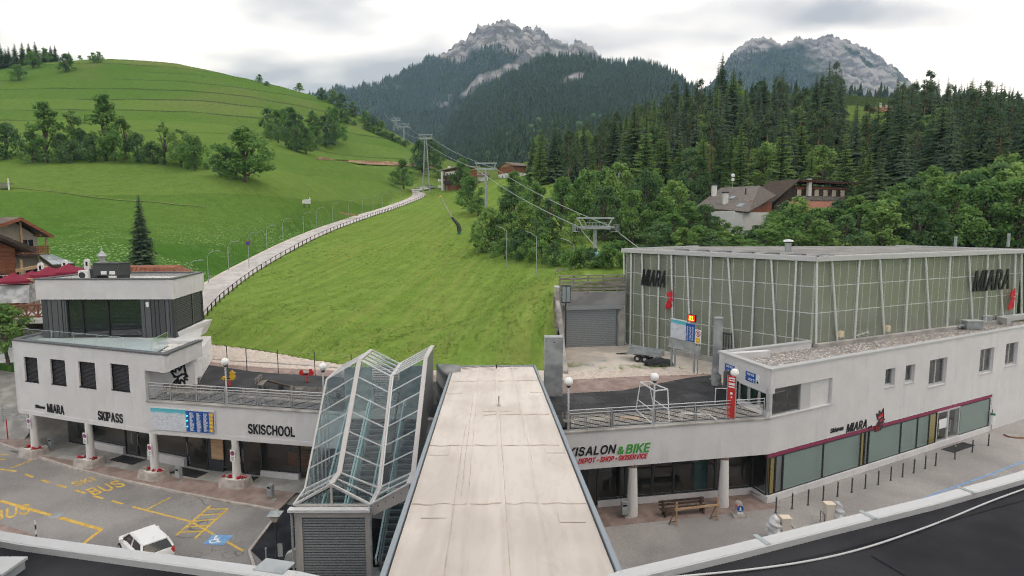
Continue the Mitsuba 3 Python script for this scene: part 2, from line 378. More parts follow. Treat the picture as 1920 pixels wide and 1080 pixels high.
def rooster(h, solid=False):
    """The cockerel emblem: a crown of three spikes, a beak and four neck feathers, as strokes in a 1 x 1.35 box."""
    L = [[(0.05, 0.0), (0.10, 0.24), (0.24, 0.47), (0.42, 0.60)], [(0.24, 0.0), (0.27, 0.22), (0.36, 0.42), (0.47, 0.56)],
         [(0.43, 0.0), (0.43, 0.18), (0.47, 0.34), (0.53, 0.47)], [(0.60, 0.02), (0.70, 0.10), (0.80, 0.26), (0.76, 0.42), (0.62, 0.52), (0.55, 0.40), (0.58, 0.25), (0.70, 0.17)],
         [(0.42, 0.60), (0.52, 0.74), (0.70, 0.80), (0.88, 0.74), (0.98, 0.62), (0.86, 0.64), (0.78, 0.58), (0.84, 0.48), (0.96, 0.46)],
         [(0.30, 0.74), (0.10, 1.12), (0.36, 0.98), (0.40, 1.28), (0.58, 1.02), (0.80, 1.35), (0.84, 1.05), (0.88, 0.78)], [(0.30, 0.74), (0.52, 0.72), (0.70, 0.80)]]
    if solid:
        g = unary_union([Polygon([(0.0, 0), (0.08, 0.3), (0.26, 0.55), (0.42, 0.62), (0.60, 0.55), (0.62, 0.40), (0.56, 0.2), (0.42, 0.0)]),
                         Polygon([(0.62, 0.08), (0.78, 0.12), (0.86, 0.30), (0.80, 0.46), (0.64, 0.50), (0.58, 0.3)]),
                         Polygon([(0.36, 0.60), (0.52, 0.78), (0.72, 0.82), (0.90, 0.74), (1.0, 0.60), (0.84, 0.62), (0.78, 0.50)]),
                         Polygon([(0.26, 0.80), (0.06, 1.12), (0.32, 1.02), (0.40, 1.30), (0.58, 1.05), (0.80, 1.36), (0.88, 1.05), (0.90, 0.84), (0.6, 0.88)])])
        g = g.difference(unary_union([LineString(l).buffer(0.022) for l in (L[1], L[3])]))
    else:
        g = unary_union([LineString(l).buffer(0.048, quad_segs=3) for l in L])
    g = affinity.scale(g, h / 1.35, h / 1.35, origin=(0, 0))
    return extrude(g, 0.03)

# ---------------------------------------------------------------- terrain: a surface through surveyed points (x, y, z)
SURVEY = np.array([
(-29.86, 58, 6.31), (-27.71, 60, 5.69), (-23.71, 58, 5.79), (-19.74, 55.5, 5.91), (-16.34, 54, 5.8), (-13.57, 52.5, 5.52), (-5.13, 52.3, 5.62), (1.86, 52.3, 5.62), (3.77, 53, 6.17), 
(-26.32, 57, 5.3), (-15.43, 51, 5.3), (-4.85, 49.5, 5.3), (1.76, 49.5, 5.3), 
(4.06, 56, 8.63), (4.62, 61, 10.51), (5.02, 65, 12.31), (5.51, 74, 12.5), (9.81, 80, 12.06), (16.37, 85, 12.06), (26.8, 90, 11.71), (43.46, 92, 12.38), (66.14, 90, 12.5), (67.25, 80, 12.41), 
(-16.1, 70, 6.41), (-5.02, 71, 6.5), (-24.74, 78, 8.01), (-12.65, 90, 9.02), (-0.77, 88, 9.53), (-23.91, 105, 10.66), (-11.06, 115, 11.98), (-2.76, 105, 11.4), (-34.62, 128, 13.53), (-20.33, 146, 16.71), (-12.02, 138, 15.58), (-42.88, 190, 20.42), (-26.09, 188, 22.01), (-22.36, 235, 29.07), (-34.59, 250, 30.42), (-10.39, 200, 24.85), (-22.63, 262, 33.7), 
(-41.39, 84, 8.28), (-42.49, 92, 9.14), (-43.81, 102, 9.89), (-43.47, 108, 11.3), (-44.01, 118, 12.64), (-43.53, 126, 13.71), (-43.12, 136, 15.26), (-42.41, 145, 16.21), (-41.79, 156, 17.16), (-41.44, 168, 19.42), (-41.39, 182, 20.63), (-40.48, 192, 21.6), (-40.18, 205, 22.73), (-39.68, 216, 24.47), (-38.48, 234, 27.62), 
(-49.76, 86, 11.08), (-55.93, 84, 11.76), (-63.26, 84, 12.13), (-68.93, 82, 12.27), (-60.35, 105, 16.16), (-77.82, 118, 20.01), (-88.06, 118, 20.01), (-99.78, 120, 22.11), (-56.03, 115, 16.98), (-51.98, 130, 17.97), (-51.37, 152, 22.55), (-51.21, 185, 26.71), (-86.46, 152, 30.34), (-103.31, 158, 33.51), (-118.32, 160, 34.39), (-132.08, 160, 34.39), (-74.96, 150, 30.56), (-61.25, 142, 28.32), (-56.96, 165, 29.29), (-50.5, 225, 33.02), (-43.54, 240, 31.97), 
(-146.26, 225, 52.4), (-184.75, 225, 52.4), (-120, 230, 53.17), (-89.66, 205, 44.18), (-94.94, 270, 52.49), (-81.96, 265, 47.38), (-72.27, 280, 45.49), (-56.86, 275, 41.5), (-93.06, 320, 66.93), (-73.58, 330, 60.15), (-57.73, 320, 53.48), (-39.97, 290, 42.78), (-206.81, 320, 84.24), (-261.35, 320, 82.91), (-154.83, 325, 83.93), (-122.35, 350, 81.74), (-105.14, 385, 84.9), 
(-325.3, 400, 114.97), (-292.45, 402, 120.73), (-266.5, 404, 122.23), (-240.33, 406, 123.08), (-213.03, 406, 120.09), (-182.41, 406, 113.76), (-159.33, 408, 108.85), (-138.73, 408, 103.8), (-122.15, 410, 99.13), (-112.36, 412, 94.74), (-92.22, 415, 84.23), (-71.13, 415, 73.8), (-44.14, 395, 59.79), (-27.9, 360, 49.99), (-17.07, 330, 43.4), (-2.31, 268, 37.94), (8.28, 240, 34.43), (7.26, 210, 28.79), (-2.07, 240, 33.41), (-12.95, 250, 34.05), 
(-10.19, 130, 15.72), (-11.38, 175, 22.49), (-0.92, 105, 13.42), (-1.09, 125, 15.81), (5.38, 155, 20.64), (14.08, 135, 17.97), (29.6, 180, 25.71), (34.91, 118, 16.95), (45.94, 120, 16.94), (60.58, 118, 16.95), (79.05, 115, 16.98), (89.97, 110, 17.02), (44.19, 150, 22.49), (77.03, 165, 26.48), (102.37, 160, 26.22), (121.91, 150, 25.71), (25.95, 215, 34.55), (47.25, 290, 55.04), (25.77, 300, 51.26), (11.35, 330, 51.8), (71.87, 290, 64.77), (98.86, 290, 72.02), (119.18, 285, 67.53), (170.61, 290, 70.81), (186.63, 260, 59.93), (193.04, 240, 53.69), (73.73, 360, 80.56), (129.37, 380, 93.51), (235.01, 400, 95.82), (288.79, 360, 80.56), 
(-52.89, 62, 4.6), (-50.67, 62, 4.9), (-61.08, 72, 6), (-73.57, 75, 5), (-110.92, 110, 18), (-354.37, 330, 85), (108.81, 110, 18), (266.57, 250, 50), 
(-333.84, 520, 118), (-465.62, 520, 118), (-202.96, 520, 92), (-115.23, 520, 60), (-47.25, 500, 38), (-3.87, 450, 42), (53.93, 450, 62), (186.66, 500, 88), (398.78, 500, 88), (-31.93, 620, 30), (-190.22, 620, 70), (-347.2, 620, 105), (126.82, 620, 70), 
])
_A = np.array([[0.0, 0, 1]])

def _kernel(a, b):
    r2 = ((a[:, None, :] - b[None, :, :]) ** 2).sum(-1) / 1e4
    return 0.5 * r2 * np.log(r2 + 1e-12)

def _solve():
    s, n = SURVEY[:, :2], len(SURVEY)
    k = _kernel(s, s) + np.eye(n) * 0.004
    q = np.hstack([np.ones((n, 1)), s / 100])
    m = np.block([[k, q], [q.T, np.zeros((3, 3))]])
    return np.linalg.solve(m, np.concatenate([SURVEY[:, 2], np.zeros(3)]))

_W = _solve()

def raw_height(x, y):
    p = np.stack([np.ravel(x), np.ravel(y)], -1).astype(float)
    out = np.empty(len(p))
    for i in range(0, len(p), 20000):
        c = p[i:i + 20000]
        out[i:i + 20000] = _kernel(c, SURVEY[:, :2]) @ _W[:-3] + _W[-3] + c @ _W[-2:] / 100
    return out.reshape(np.shape(x))

ROAD = np.array([(-36.68, 64.51, 6.51), (-38.63, 71.13, 7.24), (-40.51, 78.2, 7.98), (-41.82, 84.92, 8.62), (-42.59, 89.12, 9.1), (-43.85, 96.14, 9.76), (-44.63, 104.02, 10.73), (-44.49, 113.12, 12.27), (-44.65, 124.86, 13.97), (-43.92, 136.31, 15.73), (-43.51, 147.11, 17.08), (-42.53, 160.47, 18.66), (-41.27, 176.12, 20.55), (-41.52, 199.46, 22.43), (-39.66, 215.93, 24.65), (-37.22, 228.67, 26.81), (-35.71, 238.58, 28.62), (-36.17, 246.04, 30.22), (-38.64, 248.36, 31.18), (-41.03, 247.3, 31.76)])
_d = np.concatenate([[0], np.cumsum(np.linalg.norm(np.diff(ROAD[:, :2], axis=0), axis=1))])
_s = np.linspace(0, _d[-1], 160)
ROAD = np.stack([np.interp(_s, _d, ROAD[:, i]) for i in range(3)], 1)
for _ in range(12):
    ROAD[1:-1] = (ROAD[:-2] + 2 * ROAD[1:-1] + ROAD[2:]) / 4
ROAD_HALF = 2.3
EDGE_X = [-400, -62, -46, -39, -33, -28.6, -24, -19.5, -13.6, -8, 4.3, 4.7, 12, 24, 52, 70, 400]
EDGE_Y = [60, 58.5, 60, 63, 63.5, 61.6, 59.1, 56.2, 52.7, 51.8, 51.6, 62.3, 63.2, 64.5, 72, 66, 66]

def height(x, y, lower=True):
    x, y = np.asarray(x, float), np.asarray(y, float)
    h = raw_height(x, y)
    wob = 0.5 * (meshkit.fbm(np.stack([x * 0.05, y * 0.05, 0 * x], -1), 3, 5) - 0.5) + 0.05 * (meshkit.fbm(np.stack([x * 0.3, y * 0.3, 0 * x], -1), 3, 6) - 0.5)
    h = h + wob * np.clip((y - 60) / 30, 0.25, 4)
    d = np.hypot(x[..., None] - ROAD[:, 0], y[..., None] - ROAD[:, 1])
    k = d.argmin(-1)
    w = np.clip((7.5 - d.min(-1)) / 4.5, 0, 1)
    w = w * w * (3 - 2 * w)
    h = h * (1 - w) + w * (ROAD[k, 2] - 0.10)
    edge = np.interp(x, EDGE_X, EDGE_Y)
    e = np.clip((y - edge) / 7.0, 0, 1)
    h = np.where((x > -39) & (x < 4.2) & (y < edge + 7), 5.39 + (h - 5.39) * e * e * (3 - 2 * e), h)
    if lower:
        h = np.where(y < edge, -1.2, h)
    return h

_ty = np.concatenate([np.arange(46, 84, 0.45), np.geomspace(84, 640, 260)])
_tt = np.concatenate([np.linspace(-1.75, -1.0, 50, endpoint=False), np.linspace(-1.0, 1.0, 400), np.linspace(1.0, 1.75, 50)[1:]])
_X, _Y = _tt[None, :] * _ty[:, None], np.broadcast_to(_ty[:, None], (len(_ty), len(_tt)))
_H = np.vstack([height(_X[i:i + 40], _Y[i:i + 40]) for i in range(0, len(_ty), 40)])

def grid(X, Y, Z):
    n, m = X.shape
    i, j = np.meshgrid(np.arange(n - 1), np.arange(m - 1), indexing='ij')
    a = i * m + j
    f = np.concatenate([np.stack([a, a + 1, a + m + 1], -1).reshape(-1, 3), np.stack([a, a + m + 1, a + m], -1).reshape(-1, 3)])
    return np.stack([X, Y, Z], -1).reshape(-1, 3), f

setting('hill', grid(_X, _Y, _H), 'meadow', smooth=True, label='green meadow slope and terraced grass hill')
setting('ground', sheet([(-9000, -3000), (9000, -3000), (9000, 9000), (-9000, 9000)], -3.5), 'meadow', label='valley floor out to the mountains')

# the pale lane that climbs to the farms, its verge and its low rail
_t = np.gradient(ROAD[:, :2], axis=0)
_t /= np.linalg.norm(_t, axis=1, keepdims=True)
_side = np.stack([_t[:, 1], -_t[:, 0]], 1)
mat('lane_surface', grain((0.36, 0.34, 0.33), (0.46, 0.44, 0.425), 0.8), 0.9)

def ribbon(o0, o1, dz):
    a = np.c_[ROAD[:, :2] + _side * o0, ROAD[:, 2] + dz]
    b = np.c_[ROAD[:, :2] + _side * o1, ROAD[:, 2] + dz]
    n = len(a)
    i = np.arange(n - 1)
    return np.vstack([a, b]), np.vstack([np.stack([i, i + n, i + n + 1], 1), np.stack([i, i + n + 1, i + 1], 1)])

setting('road', ribbon(-ROAD_HALF, ROAD_HALF, 0.06), 'lane_surface', label='pale lane climbing beside the meadow')
setting('verge', ribbon(-ROAD_HALF - 0.7, -ROAD_HALF, 0.045), 'gravel_path', label='gravel verge of the lane')

def on_road(s, off):
    i = np.interp(s, _s, np.arange(len(_s)))
    j = min(int(i), len(_s) - 2)
    w = i - j
    p = ROAD[j] * (1 - w) + ROAD[j + 1] * w
    return np.array([*(p[:2] + _side[j] * off), p[2]])

fence = thing('road_fence', 'long low post and rail fence along the downhill edge of the pale lane', 'fence')
_n = 74
_fp = [on_road(s, ROAD_HALF + 0.25) for s in np.linspace(2, _s[-1] * 0.93, _n)]
for p in _fp:
    part(fence, 'post', bx(p[0] - 0.06, p[0] + 0.06, p[1] - 0.06, p[1] + 0.06, p[2] - 0.3, p[2] + 0.95), 'timber_dark')
for i in range(0, _n - 1):
    a, b = _fp[i] + [0, 0, 0.88], _fp[i + 1] + [0, 0, 0.88]
    part(fence, 'rail', bar(a, b, 0.045, 0.07), 'timber_dark')

# bare earth where a track was cut into the hill
_e = np.array([(-71.05, 224.51, 40.99), (-69.69, 238.29, 41.8), (-72.11, 270.34, 44.31), (-65.39, 281.38, 44.43), (-59.13, 286.21, 44.65), (-53.62, 289.73, 44.73), (-43.08, 294.28, 44.15), (-37.49, 294.05, 43.13)])
_e[:, 2] = height(_e[:, 0], _e[:, 1]) + 0.4
_up = _e + [0, 6.0, 0]
_up[:, 2] = height(_up[:, 0], _up[:, 1]) + 1.0
_mid = (_e + _up) / 2 + RNG.normal(0, 0.3, _e.shape)
_k = len(_e)
_i = np.arange(_k - 1)
_f = lambda a, b: np.vstack([np.stack([a * _k + _i, a * _k + _i + 1, b * _k + _i + 1], 1), np.stack([a * _k + _i, b * _k + _i + 1, b * _k + _i], 1)])
setting('embankment', (np.vstack([_e, _mid, _up]), np.vstack([_f(0, 1), _f(1, 2)])), 'earth', label='bare brown earth bank across the hill')

# trodden lines across the hill
for pts in ([(-105.04, 131.14, 25.52), (-96.16, 129.33, 24.64), (-87.67, 127.78, 23.69), (-77.19, 125.57, 22.84), (-67.66, 124.57, 22.05), (-62.92, 125.82, 21.55)], [(-67.36, 170.07, 33.4), (-67.5, 199.44, 35.55), (-63.63, 215.33, 36.4), (-59.16, 221.43, 35.79)]):
    p = np.array(pts)[:, :2]
    p = np.stack([np.interp(np.linspace(0, len(p) - 1, 60), np.arange(len(p)), p[:, i]) for i in (0, 1)], 1)
    a, b = p + [0, 0.22], p - [0, 0.22]
    za, zb = height(a[:, 0], a[:, 1]) + 0.13, height(b[:, 0], b[:, 1]) + 0.13
    i = np.arange(59)
    setting('trail', (np.vstack([np.c_[b, zb], np.c_[a, za]]), np.vstack([np.stack([i, i + 1, i + 61], 1), np.stack([i, i + 61, i + 60], 1)])), mat('trail_grass', grain((0.10, 0.165, 0.04), (0.165, 0.20, 0.065), 0.5), 0.95) if 'trail_grass' not in scene else 'trail_grass', label='faint trodden line across the hill')

# grass that gives the near slope its nap: small upright tufts, one object
_m = 70000
_gy = 49.5 + (RNG.random(_m) ** 1.7) * 75
_gx = RNG.uniform(-0.55, 0.12, _m) * _gy
_ok = (_gy > np.interp(_gx, EDGE_X, EDGE_Y) + 0.6) & (_gx < np.where(_gy < 62, 4.0, 30))
_gx, _gy = _gx[_ok], _gy[_ok]
_dr = np.min(np.hypot(_gx[:, None] - ROAD[None, ::2, 0], _gy[:, None] - ROAD[None, ::2, 1]), 1)
_ok = _dr > ROAD_HALF + 0.9
_gx, _gy = _gx[_ok], _gy[_ok]
_gz = np.concatenate([height(_gx[i:i + 20000], _gy[i:i + 20000]) for i in range(0, len(_gx), 20000)])
_ok = _gz > 5.3
_gx, _gy, _gz = _gx[_ok], _gy[_ok], _gz[_ok]
_n = len(_gx)
_a = RNG.uniform(0, 2 * np.pi, _n)
_h = RNG.uniform(0.03, 0.09, _n) * np.where(meshkit.fbm(np.stack([_gx * 0.3, _gy * 0.3, 0 * _gx], -1), 3, 2) > 0.52, 1.5, 0.8)
_w = RNG.uniform(0.05, 0.12, _n)
_c = np.stack([_gx, _gy, _gz - 0.03], 1)
_u = np.stack([np.cos(_a), np.sin(_a), 0 * _a], 1)
_v = np.stack([_c - _u * _w[:, None], _c + _u * _w[:, None], _c + np.stack([RNG.normal(0, 0.05, _n), RNG.normal(0, 0.05, _n), _h], 1)], 1).reshape(-1, 3)
k_ = setting('grass', (_v, np.arange(3 * _n).reshape(-1, 3)), 'grass_blade', kind='stuff', label='short mown grass of the near slope')

# ---------------------------------------------------------------- mountains: ridge lines surveyed at their own distance, flanks built towards the valley

def lerp_line(pts):
    """Piecewise linear function of one variable, for numpy and for drjit values."""
    def np_fn(x):
        return np.interp(x, [a for a, _ in pts], [b for _, b in pts])

    def dr_fn(x):
        y = mi.Float(pts[0][1]) + 0 * x
        for (a, b), (c, d) in zip(pts[:-1], pts[1:]):
            y = y + (d - b) * dr.clip((x - a) / (c - a), 0, 1)
        return y
    return np_fn, dr_fn

def mountain(key, label, ridge, y_front, z_front, m, seed, cols=420, rows=130, power=1.15, rough=0.10, spire=0.0, back=0.35, gully=0.05, crag=0.0):
    ridge = np.asarray(ridge, float)
    x, y, z = ridge.T
    xs = np.linspace(x.min(), x.max(), cols)
    yr, zr = np.interp(xs, x, y), np.interp(xs, x, z)
    q = np.stack([xs / 60.0, 0 * xs, 0 * xs + seed], -1)
    yr = yr + (meshkit.fbm(np.stack([xs / 350.0, 0 * xs, 0 * xs + seed], -1), 3, seed) - 0.5) * 0.16 * yr.mean()
    zr = EYE[2] + (zr - EYE[2]) * yr / np.interp(xs, x, y)
    xr = xs * yr / np.interp(xs, x, y)
    span = zr.max() - z_front
    zr = zr + spire * (meshkit.fbm(q * [3.2, 1, 1], 4, seed) - 0.5) * 2
    v = np.concatenate([np.linspace(0, 1, rows), 1 + np.linspace(0, 1, 14)[1:]])
    X, Y, Z = (np.empty((len(v), cols)) for _ in range(3))
    for i, s in enumerate(v):
        if s <= 1:
            yy = y_front + (yr - y_front) * s
            xx = xr * yy / yr
            zz = z_front + (zr - z_front) * s ** power
        else:
            yy = yr + (s - 1) * yr * back
            xx = xr * yy / yr
            zz = zr - (s - 1) * span * 1.2
        pt = np.stack([xx / (0.30 * span), yy / (0.42 * span), 0 * xx + seed], -1)
        rid = 1 - np.abs(2 * meshkit.fbm(pt, 5, seed) - 1) * 2.2
        pt2 = np.stack([xx / (0.05 * span), yy / (0.09 * span), zz / (0.09 * span)], -1)
        e = np.sin(np.pi * min(s, 1.0) ** 0.8) if s < 1 else 0.0
        zz = zz + rough * span * e * (rid - 0.35) + gully * span * (meshkit.fbm(pt2, 4, seed + 4) - 0.5) * min(1, 4 * s) * (0.25 + 0.75 * e if s <= 1 else 0.25)
        pt3 = np.stack([xx / (0.018 * span), yy / (0.03 * span), zz / (0.02 * span)], -1)
        zz = zz + crag * span * (meshkit.fbm(pt3, 3, seed + 7) - 0.5) * np.clip((zz - z_front) / span * 2 - 0.8, 0, 1)
        X[i], Y[i], Z[i] = xx, yy, zz
    setting(key, grid(X, Y, Z), m, smooth=False, label=label)
    return X[:rows], Y[:rows], Z[:rows]

main_line, main_dr = lerp_line([(a, c) for a, b, c in [(-883.2, 2600, 588.39), (-395.06, 2600, 733.39), (-274.61, 2600, 710.06), (-215.66, 2600, 669.64), (-140.64, 2600, 703.68), (-52.77, 2600, 690.93), (26.41, 2600, 669.64), (66.08, 2600, 648.31), (120.99, 2600, 678.16), (241.93, 2600, 682.41), (347.51, 2600, 682.41), (527.11, 2600, 716.42)]])
scree_a, scree_b, scree_c = (62.98, 2480, 635.5), (-58.57, 2300, 532.06), (-162.83, 2175, 459.2)

def seg_dist(px, pz, a, b, lib):
    vx, vz = b[0] - a[0], b[2] - a[2]
    t = lib.clip(((px - a[0]) * vx + (pz - a[2]) * vz) / (vx * vx + vz * vz), 0, 1)
    return lib.sqrt((px - a[0] - t * vx) ** 2 + (pz - a[2] - t * vz) ** 2)

def main_rock(p):
    w = fbm(p.x * 0.006, p.z * 0.012, 1.0, 4)
    k = smoothstep(-22.0, 16.0, p.z - main_dr(p.x) + 90 * (w - 0.5))
    d = dr.minimum(seg_dist(p.x, p.z, scree_a, scree_b, dr), seg_dist(p.x, p.z, scree_b, scree_c, dr))
    k = dr.maximum(k, smoothstep(38.0, 22.0, d + 46 * (w - 0.5)))
    out = smoothstep(0.68, 0.74, fbm(p.x * 0.004, p.z * 0.009, 4.0, 3)) * smoothstep(250.0, 420.0, p.z)
    return dr.maximum(k, out * 0.7)

def main_rock_np(x, z):
    d = np.minimum(seg_dist(x, z, scree_a, scree_b, np), seg_dist(x, z, scree_b, scree_c, np))
    return (z > main_line(x) - 4) | (d < 30)

flat('rock_main', mikit.proc(rock_forest(main_rock)))
M1 = mountain('mountain_peak', 'pale rocky peak above dark forest', [(-851.5, 2500, 504.4), (-765.39, 2500, 533.4), (-696.74, 2500, 554.07), (-563.34, 2550, 564.79), (-485.2, 2600, 616.25), (-403.79, 2650, 677.82), (-337.76, 2700, 727.85), (-283.28, 2750, 767.94), (-250.53, 2750, 792.59), (-207.61, 2800, 836.27), (-164.96, 2800, 865.8), (-145.98, 2800, 888.47), (-113.03, 2800, 883.94), (-80.04, 2800, 893), (-51.77, 2800, 902.05), (-32.93, 2800, 913.36), (-9.41, 2800, 897.53), (23.55, 2800, 883.94), (70.66, 2800, 877.14), (117.79, 2800, 872.61), (160.36, 2800, 847.64), (203, 2800, 822.62), (250.36, 2800, 806.67), (283.3, 2800, 818.06), (321.11, 2800, 815.79), (344.96, 2800, 797.55), (373.74, 2800, 767.86), (442.31, 2750, 702.72), (550.3, 2700, 610.33), (754.4, 2600, 469.82), (979.34, 2600, 393.76)],
              1500, 60, 'rock_main', 3, cols=560, rows=150, power=1.0, rough=0.11, spire=13.0, gully=0.10, crag=0.05)

def front_rock(p):
    w = fbm(p.x * 0.011, p.y * 0.006, p.z * 0.02, 4)
    d = seg_dist(p.x, p.z, (162.91, 1500, 359.44), (113.41, 1450, 321.73), dr)
    d2 = seg_dist(p.x, p.z, (-164.47, 1250, 221.67), (-183.76, 1250, 217.49), dr)
    return dr.maximum(smoothstep(20.0, 8.0, d + 40 * (w - 0.5)), smoothstep(14.0, 6.0, d2 + 20 * (w - 0.5)))

flat('rock_front', mikit.proc(rock_forest(front_rock)))
M2 = mountain('forest_ridge', 'dark forested shoulder in front of the rocky peak', [(-190.11, 1300, 146.74), (-162.03, 1350, 194.97), (-131.59, 1400, 244.94), (-98.83, 1450, 292.89), (-63.77, 1500, 329.72), (-13.15, 1550, 375.92), (33.88, 1600, 408.51), (69.78, 1650, 441), (111.57, 1650, 451.8), (167.39, 1650, 449.1), (209.31, 1650, 443.7), (244.35, 1650, 434.24), (286.31, 1650, 430.19), (321.17, 1650, 432.89), (356.14, 1650, 430.19), (391.3, 1650, 420.71), (409.62, 1600, 395.37), (441.56, 1600, 370.33), (461.2, 1550, 342.68), (498.3, 1500, 304.86), (628.31, 1500, 254.88), (758.57, 1500, 217.16)],
              760, 40, 'rock_front', 8, cols=420, rows=120, power=1.0, rough=0.07, spire=2.0, gully=0.05)

def b_rock(p):
    w = fbm(p.x * 0.0045, p.y * 0.003, p.z * 0.007, 5)
    right = smoothstep(-60.0, 90.0, p.x - 1440.0 + 380 * (w - 0.5))
    top = smoothstep(-40.0, 40.0, p.z - 890.0 + 300 * (w - 0.5))
    chan = smoothstep(0.56, 0.63, fbm(p.x * 0.012, 3.0, p.z * 0.0035, 4)) * 0.8
    return dr.maximum(dr.maximum(right * smoothstep(0.66, 0.58, fbm(p.x * 0.006, p.z * 0.006, 9.0, 4)), top), chan * smoothstep(700.0, 900.0, p.z))

flat('rock_b', mikit.proc(rock_forest(b_rock)))
M3 = mountain('rocky_range', 'grey rock range with dark forest gullies', [(899.18, 3300, 660.05), (1036.91, 3300, 741.96), (1111.63, 3300, 845.08), (1148.29, 3300, 909.85), (1197.19, 3300, 942.13), (1237.65, 3300, 974.35), (1312.28, 3300, 985.07), (1377.19, 3300, 963.62), (1419.68, 3300, 947.51), (1457.49, 3300, 971.67), (1501.07, 3300, 990.43), (1540.39, 3300, 982.39), (1585.3, 3300, 974.35), (1612.26, 3300, 990.43), (1639.48, 3300, 1001.14), (1682.2, 3300, 982.39), (1729.92, 3300, 974.35), (1781.24, 3300, 952.88), (1843.77, 3300, 931.38), (1895.91, 3300, 899.07), (1947.82, 3300, 872.1), (1988.47, 3300, 847.78), (2041.81, 3300, 801.74), (2101.47, 3300, 747.4), (2219.86, 3300, 660.05), (2368.79, 3300, 550.17), (2544.8, 3300, 467.23)],
              2000, 150, 'rock_b', 13, cols=480, rows=140, power=1.0, rough=0.12, spire=11.0, gully=0.11, crag=0.05)
flat('rock_c', mikit.proc(rock_forest(lambda p: smoothstep(0.40, 0.5, fbm(p.x * 0.004, p.y * 0.003, p.z * 0.006, 4)))))
mountain('far_range', 'small pale peak far down the valley', [(2863.57, 4300, 747.32), (2985.67, 4300, 833.2), (3073.42, 4300, 883.13), (3151.11, 4300, 918.72), (3218.63, 4300, 897.37), (3283.88, 4300, 904.49), (3367.93, 4300, 861.75), (3483.02, 4300, 801.04), (3671.24, 4300, 747.32)],
         3500, 500, 'rock_c', 21, cols=160, rows=60, rough=0.08, spire=9.0)
flat('forest_floor', mikit.proc(lambda p, n, uv: mix((0.020, 0.036, 0.016), (0.045, 0.075, 0.028), fbm(p.x * 0.05, p.y * 0.05, p.z * 0.05, 4))))
M4 = mountain('forest_slope', 'near forest slope across the valley', [(-121.57, 640, 59.08), (-93.81, 680, 70.34), (-68.18, 720, 84.42), (-39.17, 760, 103.54), (-6.86, 800, 125.56), (28.05, 820, 144.75), (71.77, 840, 154.86), (114.83, 840, 154.86), (172.15, 840, 159.07), (231.81, 800, 167.01), (284.74, 760, 165.87), (361.72, 720, 158.08), (441.27, 700, 151.29), (556.6, 680, 141.83), (632.26, 680, 139)],
              520, 25, 'forest_floor', 31, cols=240, rows=60, power=0.9, rough=0.05, gully=0.03)

# ---------------------------------------------------------------- the far forest: spruces too far and too many to tell apart
def far_spruce(seed, tiers):
    """A spruce read from far away: ragged tiers round a stem."""
    r = np.random.default_rng(seed)
    vs, fs, at = [], [], 0
    for k in range(tiers):
        z0 = k / tiers * 0.92
        rad = 0.17 * (1 - z0) ** 0.8 * r.uniform(0.85, 1.15)
        top = min(z0 + 1.75 / tiers, 1.0)
        n = 6
        a = np.arange(n) * 2 * np.pi / n + r.uniform(0, 6)
        rr = rad * r.uniform(0.65, 1.2, n)
        v = np.vstack([np.c_[np.cos(a) * rr, np.sin(a) * rr, z0 + r.uniform(-0.03, 0.03, n)], [[0, 0, top]]])
        vs.append(v)
        i = np.arange(n)
        fs.append(np.stack([i, (i + 1) % n, i * 0 + n], 1) + at)
        at += len(v)
    return np.vstack(vs), np.vstack(fs)

def far_round(seed):
    r = np.random.default_rng(seed)
    m = trimesh.creation.icosphere(1)
    v = np.array(m.vertices) * (0.75 + 0.5 * r.random((len(m.vertices), 1))) * [0.33, 0.33, 0.48] + [0, 0, 0.5]
    return v, np.array(m.faces)

FAR = [far_spruce(s, 3) for s in (1, 2, 3)]
MID = [far_spruce(s, 7) for s in (4, 5, 6)]
ROUND = [far_round(s) for s in (7, 8)]

def forest(key, label, P, hmin, hmax, protos, m, seed):
    r = np.random.default_rng(seed)
    which = r.integers(0, len(protos), len(P))
    vs, fs, at = [], [], 0
    for k, (v, f) in enumerate(protos):
        Q = P[which == k]
        h = r.uniform(hmin, hmax, len(Q)) * (0.8 + 0.4 * r.random(len(Q)))
        a = r.uniform(0, 6.28, len(Q))
        c, s = np.cos(a), np.sin(a)
        wv = v[None] * h[:, None, None] * [1, 1, 1]
        x = wv[..., 0] * c[:, None] - wv[..., 1] * s[:, None]
        y = wv[..., 0] * s[:, None] + wv[..., 1] * c[:, None]
        V = np.stack([x, y, wv[..., 2] - 0.5], -1) + Q[:, None]
        vs.append(V.reshape(-1, 3))
        fs.append((f[None] + (np.arange(len(Q)) * len(v))[:, None, None]).reshape(-1, 3) + at)
        at += len(V.reshape(-1, 3))
    setting(key, (np.vstack(vs), np.vstack(fs)), m, kind='stuff', label=label)

def sample(M, n, seed, keep=None, vmin=0.0):
    """Points on a mountain's front, even in the ground area."""
    X, Y, Z = M
    r = np.random.default_rng(seed)
    a, b = X.shape
    i = (vmin + (1 - vmin) * r.random(n * 2)) * (a - 1.001)
    j = r.random(n * 2) * (b - 1.001)
    i0, j0 = i.astype(int), j.astype(int)
    u, w = (i - i0)[:, None], (j - j0)[:, None]
    S = np.stack([X, Y, Z], -1)
    P = S[i0, j0] * (1 - u) * (1 - w) + S[i0 + 1, j0] * u * (1 - w) + S[i0, j0 + 1] * (1 - u) * w + S[i0 + 1, j0 + 1] * u * w
    if keep is not None:
        P = P[keep(P)]
    return P[:n]

